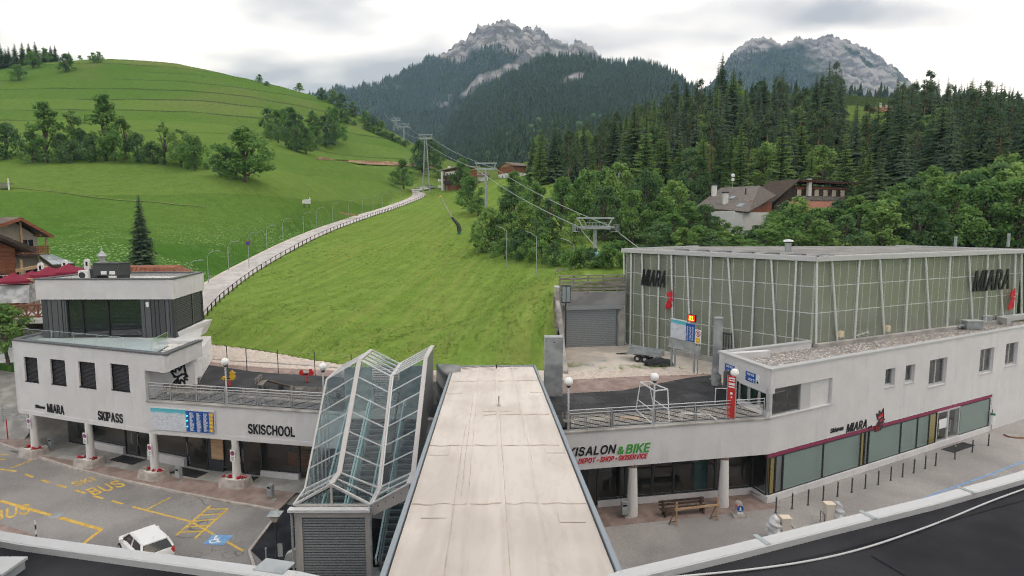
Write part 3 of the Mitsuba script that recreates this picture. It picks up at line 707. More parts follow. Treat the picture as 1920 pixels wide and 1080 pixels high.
forest('far_forest', 'dark spruce forest on the flank of the rocky peak', sample(M1, 17000, 41, lambda P: ~main_rock_np(P[:, 0], P[:, 2] - 5) & (P[:, 0] < 420) & (P[:, 2] > 120)), 15, 25, FAR, 'needle_far', 1)
_dr1 = lambda P: (seg_dist(P[:, 0], P[:, 2], (162.91, 1500, 359.44), (113.41, 1450, 321.73), np) > 13) & (seg_dist(P[:, 0], P[:, 2], (-164.47, 1250, 221.67), (-183.76, 1250, 217.49), np) > 9)
forest('shoulder_forest', 'dark spruce forest on the shoulder', sample(M2, 12000, 42, _dr1), 15, 25, FAR, 'needle_far', 2)
forest('range_forest', 'dark pines in the gullies of the rock range', sample(M3, 5000, 43, lambda P: (P[:, 0] < 1390) & (P[:, 2] < 860)), 12, 20, FAR, 'needle_far', 3)
forest('valley_forest', 'mixed forest on the slope across the valley', sample(M4, 3800, 44), 14, 25, MID, 'needle_far', 4)
forest('valley_wood', 'light green broadleaf trees among the spruces across the valley', sample(M4, 500, 45), 10, 17, ROUND, 'leaf_dark', 5)

# ---------------------------------------------------------------- trees: a few kinds as shape groups (trunk, crown), placed one by one

def leaf_faces(r, centers, radius, per, size):
    """Leaf-sized faces spread through clumps."""
    c = np.repeat(centers, per, 0)
    rad = np.repeat(radius, per)
    d = r.normal(0, 1, c.shape)
    d /= np.linalg.norm(d, axis=1, keepdims=True)
    p = c + d * (rad * r.random(len(c)) ** 0.45)[:, None] * [1, 1, 0.85]
    n = d * 0.6 + r.normal(0, 0.6, c.shape) + [0, 0, 0.5]
    n /= np.linalg.norm(n, axis=1, keepdims=True)
    u = np.cross(n, r.normal(0, 1, c.shape))
    u /= np.linalg.norm(u, axis=1, keepdims=True)
    w = np.cross(n, u)
    s = size * r.uniform(0.6, 1.5, (len(c), 1))
    v = np.stack([p - u * s, p + w * s * 0.7, p + u * s, p - w * s * 0.7], 1).reshape(-1, 3)
    i = np.arange(len(c))[:, None] * 4
    return v, np.concatenate([i + [0, 1, 2], i + [0, 2, 3]])

def broadleaf(seed, width=0.37, low=0.11, clumps=46, per=64, size=0.021, top_heavy=0.4, clump=0.125):
    r = np.random.default_rng(seed)
    cs, rs, limbs = [], [], []
    for k in range(clumps):
        z = low + (0.94 - low) * r.random() ** 0.85
        f = (z - low) / (0.97 - low)
        env = width * (math.sin(math.pi * min(1, 0.16 + 0.84 * f ** (0.55 + top_heavy * 0.5))) ** 0.65)
        a, q = r.uniform(0, 6.28), env * r.random() ** 0.5
        cs.append((q * math.cos(a), q * math.sin(a), z))
        rs.append(clump * r.uniform(0.6, 1.25) * (1.1 - 0.45 * f))
        if k % 3 == 0:
            limbs.append(tube([(0, 0, low * 0.7 + 0.25 * (z - low)), (q * math.cos(a) * 0.55, q * math.sin(a) * 0.55, z * 0.8), cs[-1]], [0.013, 0.008, 0.003], 4, False))
    v, f = leaf_faces(r, np.array(cs), np.array(rs), per, size)
    lean = r.normal(0, 0.02, 2)
    t = tube([(0, 0, -0.06), (0, 0, 0.02), (lean[0], lean[1], 0.4), (lean[0] * 1.4, lean[1] * 1.2, 0.86)], [0.030, 0.024, 0.016, 0.004], 6, False)
    return cat([t] + limbs), (v, f)

def conifer(seed, whorls=27, per=10, base=0.07, reach=0.205, droop=0.32, low=0.06, gap=0.0, fringe=5):
    r = np.random.default_rng(seed)
    vs, fs, at = [], [], 0
    for k in range(whorls):
        f = k / (whorls - 1)
        z = low + (0.985 - low) * f ** 0.92
        L = (reach * (1 - f) ** 0.85 + 0.012) * r.uniform(0.85, 1.12)
        if gap and r.random() < gap:
            continue
        n = max(4, int(per * (1 - 0.45 * f)))
        a0 = r.uniform(0, 6.28)
        for j in range(n):
            a = a0 + j * 2 * math.pi / n + r.normal(0, 0.16)
            l = L * r.uniform(0.62, 1.18)
            d = np.array([math.cos(a), math.sin(a), 0])
            s = np.array([-d[1], d[0], 0])
            zz = z + r.normal(0, 0.006)
            q = [np.array([0, 0, zz]) + d * l * e + np.array([0, 0, 1]) * l * (0.12 * e - droop * e * e * 1.5 + 0.10 * e ** 4) for e in (0, 0.35, 0.7, 1.0)]
            w = [0.10 * l, 0.25 * l, 0.20 * l, 0.0]
            drop = np.array([0, 0, -1.0])
            for e in range(3):  # the flat of the branch, folded at its rib like a roof
                for sg in (1, -1):
                    a_, b_ = q[e], q[e + 1]
                    o1 = a_ + s * sg * w[e] + drop * w[e] * 0.55
                    o2 = b_ + s * sg * w[e + 1] * r.uniform(0.6, 1.3) + drop * w[e + 1] * 0.6
                    vs.append(np.array([a_, o1, o2, b_]))
                    fs.append(np.array([[0, 1, 2], [0, 2, 3]]) + at)
                    at += 4
            for e in range(fringe):  # hanging twigs
                u = r.uniform(0.25, 0.95)
                c = q[0] * 0 + np.array([0, 0, zz]) + d * l * u + np.array([0, 0, 1]) * l * (0.12 * u - droop * u * u * 1.5)
                o = s * r.normal(0, 0.16) * l
                vs.append(np.array([c + o * 0.3, c + o + d * 0.05 * l, c + o * 1.2 + drop * l * r.uniform(0.12, 0.30)]))
                fs.append(np.array([[0, 1, 2]]) + at)
                at += 3
    t = tube([(0, 0, -0.04), (0, 0, 0.4), (0, 0, 0.99)], [0.016, 0.011, 0.002], 6, False)
    return t, (np.vstack(vs), np.vstack(fs))

def pine(seed, bare=0.5):
    r = np.random.default_rng(seed)
    cs, rs, limbs = [], [], []
    for k in range(22):
        z = bare + (0.97 - bare) * r.random()
        f = (z - bare) / (1 - bare)
        q = 0.14 * (1 - f) ** 0.5 * r.random() ** 0.4 + 0.01
        a = r.uniform(0, 6.28)
        cs.append((q * math.cos(a), q * math.sin(a), z))
        rs.append(0.052 * r.uniform(0.7, 1.3))
        limbs.append(tube([(0, 0, z - 0.03), cs[-1]], [0.005, 0.002], 3, False))
    v, f = leaf_faces(r, np.array(cs), np.array(rs), 75, 0.011)
    return cat([tube([(0, 0, -0.04), (0.005, 0, 0.5), (0, 0, 0.97)], [0.013, 0.010, 0.003], 6, False)] + limbs), (v, f)

KINDS = {}

def kind(name, shapes, bark, leaves):
    KINDS[name] = []
    for i, (t, c) in enumerate(shapes):
        g = f'{name}_kind_{i}'
        scene[g] = dict(type='shapegroup', trunk=mikit.ply(t, bark), crown=mikit.ply(c, leaves))
        KINDS[name].append(g)

kind('maple', [broadleaf(s) for s in (101, 102, 103)], 'bark', 'leaf_green')
kind('ash', [broadleaf(s, width=0.34) for s in (111, 112)], 'bark', 'leaf_light')
kind('alder', [broadleaf(s, width=0.36) for s in (121, 122)], 'bark', 'leaf_dark')
kind('birch', [broadleaf(s, width=0.20, low=0.20, clumps=26, per=55, size=0.017, top_heavy=0.2, clump=0.085) for s in (131, 132)], 'bark', 'leaf_light')
kind('poplar', [broadleaf(s, width=0.24, low=0.12, clumps=34, per=65, size=0.018, top_heavy=0.1, clump=0.095) for s in (141, 142)], 'bark', 'leaf_green')
kind('bush', [broadleaf(s, width=0.55, low=0.10, clumps=24, per=75, size=0.036, clump=0.24) for s in (151, 152)], 'bark', 'leaf_green')
kind('bush_dark', [broadleaf(s, width=0.55, low=0.10, clumps=24, per=75, size=0.036, clump=0.24) for s in (153, 154)], 'bark', 'leaf_dark')
kind('spruce', [conifer(s) for s in (201, 202, 203)], 'bark', 'needle')
kind('spruce_thin', [conifer(s, reach=0.175, gap=0.15, per=9) for s in (205, 206)], 'bark', 'needle_blue')
kind('larch', [conifer(s, reach=0.195, droop=0.15, gap=0.08, per=10) for s in (211, 212)], 'bark', 'needle_light')
kind('pine', [pine(s) for s in (221, 222)], 'bark_pine', 'needle')
kind('slim_spruce', [conifer(231, whorls=44, per=13, reach=0.15, droop=0.30)], 'bark', 'needle_blue')

def tree(kind_, name, x, y, h, w=None, label=None, cat_='tree', group=None, z=None, natural=0.7):
    """One tree of a kind, h tall and w wide."""
    key = thing(name, label, cat_, group)
    if z is None:
        z = float(height(np.array([x]), np.array([y]), False)[0])
    s = (w / natural) if w else h
    scene[key] = {'type': 'instance', 'to_world': T().translate([x, y, z - 0.1]).rotate([0, 0, 1], RNG.uniform(0, 360)).scale([s, s, h]), 'group': {'type': 'ref', 'id': KINDS[kind_][RNG.integers(len(KINDS[kind_]))]}}
    return key

# the row of trees and bushes across the hill, from left to right
for (x, y, z, h, w), k, name, label in zip([(-131.93, 161.88, 34.99, 7.97, 9.96), (-121.97, 157.91, 33.77, 7.22, 5.55), (-118.49, 157.97, 33.78, 13.61, 9.16), (-114.75, 158.07, 33.79, 6.39, 5.56), (-113.72, 161.3, 34.79, 11.91, 5.95), (-111.28, 160.16, 34.4, 7.04, 4.79), (-104.23, 159.23, 33.9, 15.11, 8.68), (-101.8, 158.62, 33.57, 8.36, 6.97), (-100.91, 162.08, 34.6, 10.54, 4.84), (-96.5, 159.78, 33.55, 6.46, 6.46), (-91.9, 158.89, 32.93, 5.03, 5.59), (-89.67, 160.05, 33.17, 9.85, 5.06), (-84.85, 158.98, 32.67, 8.66, 7.82), (-78.01, 152.45, 31.03, 7.77, 6.7), (-66.39, 143.68, 29.3, 5.81, 6.31), (-61.56, 142.69, 28.01, 11.29, 12.04), (-81.86, 156.35, 31.89, 5.5, 6.05), (-106.42, 158.19, 33.67, 5.56, 6.12), (-112.07, 156.95, 33.41, 4.69, 5.52), (-63.74, 143.24, 28.78, 5.54, 6.29)],
        ('bush_dark', 'bush_dark', 'poplar', 'bush_dark', 'birch', 'bush_dark', 'poplar', 'bush', 'birch', 'bush_dark', 'bush_dark', 'birch', 'ash', 'bush', 'bush_dark', 'maple', 'bush', 'bush_dark', 'bush_dark', 'bush'),
        ('bush', 'bush', 'poplar_tree', 'bush', 'birch_tree', 'bush', 'poplar_tree', 'bush', 'birch_tree', 'bush', 'bush', 'birch_tree', 'ash_tree', 'bush', 'bush', 'maple_tree', 'bush', 'bush', 'bush', 'bush'),
        ('dark spreading bush at the left frame edge, first of the row across the hill', 'dark bush left of the first poplar in the row across the hill', 'tall loose poplar, first tall tree from the left in the row across the hill', 'dark bush between the first poplar and the slim birch',
         'slim pale birch with a bare lower stem between the two tall poplars', 'dark bush at the foot of the slim birch', 'tallest poplar of the row across the hill', 'green bush at the foot of the tallest poplar', 'slim birch directly right of the tallest poplar', 'dark bush right of the slim birch beside the tallest poplar',
         'low dark bush in the middle gap of the row across the hill', 'narrow birch at the left end of the right half of the row', 'wide pale tree right of the narrow birch in the row', 'green bush at the right end of the row before the gap', 'dark bush at the left foot of the big round maple', 'big round maple at the right end of the row across the hill',
         'low bush under the wide pale tree in the row', 'low dark bush between the slim birch and the tallest poplar', 'low dark bush at the foot of the first poplar', 'low bush in front of the big round maple')):
    h, w = h * 1.14, w * 1.14
    wide = {'poplar': 0.55, 'birch': 0.46, 'maple': 0.78, 'ash': 0.74}.get(k, 1.2)
    tree(k, name, x, y, h, w, label, 'bush' if name == 'bush' else 'tree', 'row of trees across the hill', natural=wide)

# the rounded wood in the fold of the hill
for i, (x, y, z, h, w) in enumerate([(-103.17, 264.11, 54.4, 13, 7.89), (-95.22, 253.55, 50.81, 13.82, 9.8), (-89.77, 246.8, 48.69, 15.18, 10.41), (-80.47, 231.97, 44.89, 14.68, 10.19), (-77.58, 233.97, 44.14, 10.28, 9.05), (-86.82, 276.3, 50.5, 15.06, 12.14), (-86.16, 288.54, 53.4, 14.71, 11.67), (-84.71, 297.53, 56, 17.26, 11.51), (-95.73, 327.37, 69.15, 9.78, 11.51), (-97.83, 357.7, 75.09, 11.32, 12.58), (-98.39, 278.66, 55.47, 14.2, 12.25), (-93.36, 291.29, 57.16, 13.82, 12.8)]):
    tree(('alder', 'maple', 'poplar')[i % 3], 'wood_tree', x, y, h, w, 'broadleaf tree in the rounded wood in the fold of the hill', 'tree', 'wood in the fold of the hill', natural=0.72)
# on the skyline of the hill
for (x, y, z, h, w), k, label in zip([(-312.63, 386.34, 112.58, 15.62, 6.79), (-309.17, 387.71, 113.62, 13.63, 6.13), (-296, 375.85, 110.35, 14.53, 6.61), (-296.98, 382.99, 113.36, 14.14, 6.73), (-300.29, 392.55, 116.68, 13.8, 6.21), (-288.32, 381.89, 113.71, 14.1, 6.71), (-293.37, 396.04, 118.74, 10.44, 5.57), (-290.33, 397.44, 119.49, 11.18, 5.59), (-288.66, 398.85, 120.07, 11.22, 4.91), (-308.94, 384.84, 112.56, 12.18, 6.09), (-281, 369.49, 108.48, 10.39, 9.74), (-289.81, 391.02, 117.28, 8.94, 8.25), (-253.92, 358.41, 103.71, 10.71, 9.45), (-280.99, 400.27, 120.88, 6.33, 4.93), (-274.1, 400.27, 121.1, 3.17, 2.81), (-252.76, 380.57, 114.63, 6.02, 5.35), (-249.42, 380.38, 114.58, 6.69, 6.02), (-270.93, 344.77, 95.91, 9.09, 9.09), (-158.33, 394.38, 106.47, 5.2, 4.85), (-151.32, 387.35, 102.98, 2.72, 4.09), (-137.93, 406.7, 103.45, 6.08, 6.43), (-121.99, 401.46, 97.44, 7.76, 7.76), (-115.64, 404.06, 95.27, 9.23, 7.81), (-109.56, 401.62, 91.8, 9.88, 9.18), (-99.62, 391.57, 84.41, 9.64, 8.95), (-91.59, 388.28, 79.97, 8.19, 7.51), (-86, 386.74, 77.13, 7.48, 8.16), (-81.22, 388.99, 75.52, 6.15, 6.84)],
        ['spruce'] * 10 + ['maple', 'maple', 'alder', 'larch', 'bush', 'maple', 'maple', 'bush', 'maple', 'bush_dark', 'maple', 'alder', 'maple', 'alder', 'alder', 'maple', 'alder', 'bush'],
        ['spruce in the dark stand on the skyline at the top left'] * 10 + ['round leafy tree in front of the dark spruce stand on the skyline', 'small leafy tree right of the spruce stand on the skyline', 'dense bushy tree alone below the skyline right of the spruce stand', 'small light conifer behind the dense bushy tree on the skyline',
         'tiny bush on the skyline between the bushy tree and the pair of trees', 'left tree of the pair on the bare skyline', 'right tree of the pair on the bare skyline', 'round bush on the hill below the dark spruce stand', 'small round tree on the sloping skyline, first from the left', 'low bush beside the first small round tree on the sloping skyline',
         'small tree alone on the sloping skyline left of the peak'] + ['tree at the lower end of the skyline of the hill, below the rocky peak'] * 7):
    nat = 0.41 if k in ('spruce', 'larch') else (1.2 if 'bush' in k else 0.75)
    tree(k, {'spruce': 'spruce_tree', 'larch': 'larch_tree', 'bush': 'bush', 'bush_dark': 'bush'}.get(k, 'leafy_tree'), x, y, h, w, label, 'bush' if 'bush' in k else 'tree', 'trees on the skyline of the hill', natural=nat)
# along the right brow of the hill and around the lane
for i, (x, y, z, h, w) in enumerate([(-82.2, 369.32, 71.38, 4.54, 7.14), (-78.48, 369.49, 69.85, 4.22, 6.49), (-74.76, 369.72, 68.33, 4.22, 7.15), (-70.69, 368.13, 66.26, 4.53, 7.12), (-67.32, 370.27, 65.29, 3.91, 6.51), (-63.24, 368.51, 63.21, 3.89, 6.48), (-99.75, 364.85, 77.45, 3.21, 5.13), (-95.95, 364.47, 75.86, 3.2, 5.77), (-93.05, 367.67, 75.45, 2.91, 5.17), (-85.25, 368.96, 72.56, 4.54, 6.49)]):
    tree(('bush', 'bush_dark')[i % 2], 'brow_bush', x, y, h, w, 'bush in the hedge along the right brow of the hill', 'bush', 'hedge along the brow of the hill', natural=1.2)
for (x, y, z, h, w), k, label in zip([(-42.58, 242.77, 31.72, 11.95, 10.24), (-43.51, 290.3, 43.3, 13.78, 9.19), (-39.66, 295.16, 43.73, 15.56, 11.93), (-39.22, 320.78, 47.05, 12.97, 11.28), (-40.33, 278.41, 39.43, 11.26, 7.34), (-33.14, 278.42, 38.48, 6.36, 5.87), (-19.91, 245.08, 31.43, 12.92, 9.48), (-10.96, 166.15, 20.83, 10.51, 8.18), (-16.3, 224.16, 27.21, 9.85, 9.06), (-24.22, 259.58, 33.11, 5.93, 5.48), (-8.95, 161.12, 20.19, 5.66, 5.66)],
        ('maple', 'alder', 'alder', 'alder', 'alder', 'bush', 'maple', 'maple', 'poplar', 'bush', 'maple'),
        ('round dense tree on the bend of the lane', 'dark tree left in the clump behind the lift pylon with lattice legs', 'tallest dark tree in the clump behind the lattice pylon', 'right tree in the clump behind the lattice pylon', 'slender dark tree in front of the clump behind the lattice pylon', 'bush below the clump, beside the red brown house',
         'leafy tree directly right of the red brown house', 'large leafy tree at the meadow edge left of the second lift pylon', 'tall tree between the red brown house and the second lift pylon', 'bush in front of the red brown house', 'small leafy tree at the foot of the large one at the meadow edge')):
    tree(k, 'leafy_tree', x, y, h, w, label, 'bush' if k == 'bush' else 'tree', None, natural=1.2 if k == 'bush' else 0.74)

# right of the meadow: broadleaf wood between the meadow, the hall and the houses
WOOD = [(-5.81, 114.66, 13, 6.25, 4.43), (-4.04, 110.19, 12.61, 8.52, 6), (-2.33, 111.27, 13.14, 6.85, 5.48), (-0.22, 124.82, 15.81, 10.09, 6.58), (2.13, 110.89, 13.93, 8.19, 6.04), (4.89, 122, 15.86, 10.72, 7.08), (6.59, 107.9, 14.04, 8.53, 6.26), (9.58, 119.57, 15.9, 11.56, 7.36), (10.63, 103.17, 13.5, 6.35, 5.08), (14.65, 120.22, 16.31, 12.68, 8.45), (16.69, 111.31, 15.08, 10.17, 7.44), (21.03, 122.05, 16.92, 13.73, 8.15), (21.35, 108.35, 14.69, 9.52, 7.05), (25.71, 119.14, 16.74, 12.36, 8.8), (26.47, 110.01, 15.12, 8.12, 6.77), (29.99, 114.04, 16, 10.42, 8.02), (30.86, 107.23, 14.63, 7.73, 6.6), (33.57, 106.32, 14.47, 7.29, 6.17), (35.81, 104.68, 14.16, 4.97, 4.97), (38.7, 104.6, 14.16, 3.86, 4.6), (41.96, 104.53, 14.17, 4.04, 4.59), (45.94, 105.31, 14.32, 6.11, 6.11), (49.42, 106.09, 14.48, 8.58, 7.27), (52.25, 105.06, 14.33, 6.83, 6.46), (56.04, 105.67, 14.49, 7.99, 6.87), (59.47, 106.21, 14.66, 8.59, 7.28), (65.74, 105.28, 14.69, 9.25, 7.77), (69.31, 105.42, 14.87, 11.49, 8.89), (71.72, 103.83, 14.74, 10.95, 8.76), (75.59, 104.46, 15.08, 11.94, 9.18), (77.7, 102.65, 14.95, 12.63, 9.38), (80.83, 102.33, 15.14, 13.13, 9.89), (82.1, 99.72, 14.86, 13.15, 9.64), (0.55, 157.96, 20.69, 11.66, 8.33), (4.62, 177.75, 24.09, 7.81, 7.81), (22.02, 147.52, 20.51, 11.67, 8.56), (13.17, 151.73, 20.59, 9.33, 8), (28.39, 123.65, 17.55, 11.3, 6.52), (34.57, 125.07, 17.97, 9.89, 6.6), (92.38, 115.51, 17.98, 13.2, 10.15), (80.01, 117.96, 17.57, 11.4, 9.33)]
WOOD = [(*q, 1) for q in WOOD] + [(x, y, 0, zt - float(height(np.array([x]), np.array([y]), False)[0]), w, 2) for (x, y, zt), w in
        zip([(21.1, 88, 18.59), (25.15, 96, 19.97), (24.23, 86, 17.68), (28.76, 94, 17.98), (28.15, 86, 16.94), (33.24, 96, 17.15), (32.33, 88, 16.61), (37.59, 96, 16.98), (36.43, 88, 17.52), (42.7, 98, 19.33), (41.03, 90, 20.62), (46.93, 98, 19.84), (44.33, 88, 18.74), (51.13, 98, 20.85), (49.04, 90, 19.53), (55.91, 99, 21.39), (56.06, 92, 21.78), (63, 100, 24.85), (60.57, 92, 23.36), (68.62, 100, 25.87), (66.63, 93, 24.21), (74.44, 100, 26.38), (72.62, 94, 25.23), (80.07, 100, 27.06), (75.84, 92, 25.08), (50.73, 114, 22.49), (52.02, 112, 21.45), (46.07, 108, 20.58)], [7.5, 8, 6, 7, 6, 6.5, 6, 7, 7, 8, 8, 7.5, 7, 8, 7, 8, 9, 10, 9, 10, 9, 11, 9, 11, 10, 6, 6, 5.5])]
for i, (x, y, z, h, w, q) in enumerate(WOOD):
    k = ('maple', 'ash', 'maple', 'alder', 'ash', 'maple', 'alder')[i % 7]
    tone = {'maple': 'green', 'ash': 'pale green', 'alder': 'dark green'}[k]
    u = x / y
    zone = 'left of the second lift pylon' if u < -0.03 else 'between the meadow edge lamps and the second pylon' if u < 0.07 else 'behind the nearest lift pylon' if u < 0.19 else 'left of the hipped roof house' if u < 0.30 else 'in front of the hipped roof house' if u < 0.42 else 'in front of the wide eaved chalet' if u < 0.58 else 'at the right behind the glass hall'
    tree(k, 'wood_tree', x, y, h, w, f'{tone} broadleaf tree in the wood {zone}', 'tree', 'broadleaf wood behind the glass hall', natural=0.75)
for i, (x, y, z, h, w) in enumerate([(-1.25, 101.84, 11.95, 3.58, 3.58), (0.7, 99.79, 11.9, 3.86, 4.21), (2.73, 97.34, 11.71, 3.76, 4.11), (4.69, 95.59, 11.65, 3.86, 4.2), (6.51, 92.95, 11.5, 3.76, 4.08), (8.26, 90.64, 11.51, 2.87, 3.66), (7.97, 71.13, 12.84, 2.75, 3.13), (8.99, 69.32, 12.97, 2.44, 2.8), (10.76, 68.26, 13.05, 3, 3.36), (12.16, 68.08, 13.06, 3.23, 3.59), (-5.46, 111.61, 12.55, 2.94, 3.53), (-3.14, 105.67, 12.1, 2.79, 3.34), (10.14, 68.07, 13, 1.79, 2.39), (1.49, 106.82, 13.34, 3.76, 4.69), (5.48, 104.61, 13.43, 4.05, 5.15), (7.34, 71.03, 12.72, 1.75, 2.5)]):
    tree(('bush', 'bush_dark', 'bush')[i % 3], 'edge_bush', x, y, h, w, 'bush at the edge of the wood beside the meadow and the street lamps', 'bush', 'bushes at the edge of the wood', natural=1.2)

# the conifer forest on the hillside to the right
# surveyed: metres right, metres away, height and kind (s spruce, f fir, l larch, p pine, a alder, e ash)
FOREST = "184,214,17p 42,199,19s 55,178,14e 147,184,18p 29,263,14e 176,232,20s 240,287,10f 223,289,15f 100,167,24s 56,225,13l 90,140,17f 32,179,17l 88,279,17f 182,283,16f 139,145,17s 166,266,15p 106,158,25f 182,248,20s 71,167,16f 42,238,18f 86,292,16f 76,186,21p 94,202,24p 115,245,14a 102,149,25s 113,177,27f 140,289,15s 58,164,17l 138,166,18l 204,293,16f 249,271,12p 135,151,14e 86,198,26f 138,184,19l 150,303,17s 127,188,14a 159,227,18s 56,288,15s 115,185,25f 190,261,15p 159,240,19s 180,207,15s 274,281,13l 79,160,24p 124,255,22s 186,238,14f 202,224,17s 83,145,14l 64,282,17l 53,209,21p 117,295,13a 211,304,12l 115,137,23s 300,308,14s 79,232,15l 102,214,14a 133,178,20f 264,293,10s 224,270,10p 13,275,19s 92,221,16p 182,274,20p 134,160,17l 100,283,14e 160,187,17s 136,213,22p 210,267,16f 91,191,22f 85,306,14s 192,308,13l 106,294,17s 129,305,14p 38,297,12f 118,275,21f 20,304,17f 62,172,14a 86,153,14l 117,167,21l 117,305,11s 144,156,15l 236,241,14l 27,192,19p 118,201,20l 171,200,17f 86,211,20s 47,283,12l 73,269,17l 111,195,19p 104,232,17f 127,163,26f 142,199,17f 196,200,15p 125,137,18l 185,194,16f 103,188,21l 73,253,20l 88,176,21p 120,213,17l 133,138,19s 88,264,14s 154,176,18l 162,208,19p 152,215,19s 173,218,19s 91,229,16f 52,263,19p 80,217,21s 78,200,18f 112,259,24f 222,306,13f 271,308,14p 40,266,17f 208,258,14p 63,255,21p 119,156,23p 150,193,17f 24,203,16f 151,156,17p 195,231,15l 209,218,14a 41,218,19l 283,292,16f 21,212,18s 172,182,19s 69,302,10l 136,273,14l 166,194,16f 55,299,12l 33,168,27s 14,260,15f 102,243,22f 231,257,14a 257,308,9s 103,179,14s 99,195,21p 273,298,13f 36,245,17s 65,150,22l 178,190,17f 192,275,15p 135,263,22s 209,247,10p 252,291,13p 72,158,19f 23,294,14s 52,195,23f 102,304,15s 129,206,19f 240,303,12l 91,246,18l 151,289,15p 145,211,14e 126,221,15l 34,212,19p 223,279,14s 236,250,14f 27,236,18s 64,220,20s 44,182,21l 282,307,16s 105,134,18p 198,247,13s 72,195,21f 158,166,14l 141,233,14p 129,286,13s 163,172,20s 32,221,18p 71,209,27f 186,227,14s 190,296,11l 126,146,24s 155,248,15f 201,302,17s 111,221,14l 207,277,15l 37,307,14l 166,253,18s 249,260,15f 74,290,12f 74,279,20s 164,180,14a 119,129,23s 97,183,15f 225,243,12p 150,237,17p 142,177,19p 195,209,14e 140,220,18p 50,218,14a 83,190,17f 124,267,15s 115,285,17s 119,145,22s 49,245,17l 83,250,22f 100,255,18f 56,188,24f 137,299,11l 111,143,19s 34,160,24l 215,294,15s 218,226,15p 55,150,20l 65,203,24f 262,274,12f 123,239,21s 155,201,20s 18,253,16s 35,286,15p 93,149,23s 166,234,16s 127,173,16l 33,201,22s 25,275,17s 38,189,26s 148,225,22p 88,237,22l 80,178,15s 210,234,15l 44,164,16l 44,210,21l 234,268,13a 148,169,14e 99,264,16f 102,224,14e 51,159,23p 62,233,21f 25,245,17s 107,207,18p 229,299,11s 69,181,16l 218,262,12l 64,265,17p 48,188,21f 59,274,19s 91,164,24f 44,153,14a 24,185,14l 71,147,14l 170,277,17f 97,142,15f 61,182,26f 124,195,23f 48,231,21p 78,169,24l 242,276,11p 60,156,21p 159,259,19s 173,242,18s 178,262,17f 127,154,24f 257,283,14e 68,245,21f 142,192,23p 48,174,17f 14,286,16f 95,173,20s 226,233,16p 117,233,22f 239,259,17s 110,169,17p 73,222,15l 217,252,11e 256,265,14l 60,310,9l 145,277,17f 34,229,18p 42,253,20p 107,272,16f 64,193,17l 98,157,28s 159,309,20p 120,178,14l 164,220,21s 80,259,14l 66,162,14e 24,226,19l 133,199,14e 111,152,17p 201,237,11l 232,310,9s 200,263,15s 204,211,16f 79,241,23l 49,309,10l 54,238,17l 47,272,16f 108,252,21p 88,184,14l 195,287,16f 59,247,17p 38,175,26s 76,152,14e 232,278,10p 129,247,24f 35,276,18f 191,220,16f 218,237,17f 41,226,16l 30,254,14e 77,142,18l 104,141,17s 20,267,18s 291,303,16p 140,310,12s 25,285,17l 51,254,14e 70,232,14e 96,294,19f 84,224,22s 125,129,18p 51,167,18l 20,196,17f 64,292,13p 61,212,24p 245,250,16p 95,273,20l 145,148,14e 94,212,17l 212,285,13f 172,210,18s 111,131,18s 113,161,25f 78,299,17p 47,292,15f 73,174,17s 171,175,18s 96,135,23f 82,271,20p 90,255,26s 14,296,14e 188,205,17f 169,226,17p 56,202,14s 76,309,12s 192,252,18p"
SORTS = dict(s=('spruce', 'spruce_tree', 'dark spruce', 'spruces'), f=('spruce_thin', 'fir_tree', 'grey green fir', 'firs'), l=('larch', 'larch_tree', 'light green larch', 'larches'), p=('pine', 'pine_tree', 'reddish bare trunked pine', 'pines'),
             a=('alder', 'leafy_tree', 'dark green broadleaf tree', 'broadleaf trees'), e=('ash', 'leafy_tree', 'pale green broadleaf tree', 'broadleaf trees'))
for e in FOREST.split():
    x, y, h = e[:-1].split(',')
    x, y, h = float(x) + RNG.uniform(-.5, .5), float(y) + RNG.uniform(-.5, .5), float(h)
    k, name, look, many = SORTS[e[-1]]
    where = 'on the left flank of' if x < 0.26 * y else 'in the middle of' if x < 0.52 * y else 'on the right flank of'
    depth = 'at the front, ' if y < 175 else 'high up, ' if y > 250 else ''
    tree(k, name, x, y, h, h * RNG.uniform(0.85, 1.3) * 0.41 if k == 'spruce' else None, f'{look}, {depth}{where} the conifer forest', 'tree', f'{many} in the conifer forest', natural=0.41 if k == 'spruce' else 0.7)
for (x, y, z, h), k, label in zip([(63.68, 107.42, 15, 17.56), (37.34, 171.18, 25.04, 19.56), (95.82, 286.7, 70.21, 25.7), (129.78, 171.44, 31.19, 25.61), (113.83, 225.73, 46.83, 29.76), (44.19, 178.72, 27.18, 18.85), (83.81, 132.3, 20.26, 17.44), (9.94, 221.44, 31.65, 21.41), (16.77, 182.78, 25.51, 19.92), (15.4, 223.12, 33.27, 23.53), (8.79, 254.86, 37.61, 17.92)],
        ('spruce', 'larch', 'spruce', 'spruce', 'spruce', 'larch', 'spruce_thin', 'larch', 'pine', 'spruce', 'spruce'),
        ('large spruce among the broadleaf trees right of the chalet', 'tall light larch left of the brown hipped roof', 'tallest spruce on the forest skyline left of the rock range', 'tall dark spruce at the right before the rock range', 'tall open spruce before the middle of the rock range', 'light larch left of the hipped roof, right of the tall larch',
         'thin fir right of the large spruce by the chalet', 'larch at the left edge of the forest behind the lift line', 'pine with a bare trunk at the left edge of the forest', 'dark spruce among the larches at the left edge of the forest', 'small spruce nearest to the log barn')):
    tree(k, {'spruce': 'spruce_tree', 'larch': 'larch_tree', 'pine': 'pine_tree', 'spruce_thin': 'fir_tree'}[k], x, y, h, None, label, 'tree')
for _ in range(70):
    y = RNG.uniform(118, 175)
    x = RNG.uniform(0.10, 0.98) * y
    if not (30 < x < 72 and y < 140):
        tree('spruce', 'young_spruce', x, y, RNG.uniform(5, 10), None, 'young spruce among the trunks at the foot of the conifer forest', 'tree', 'young spruces at the foot of the forest')
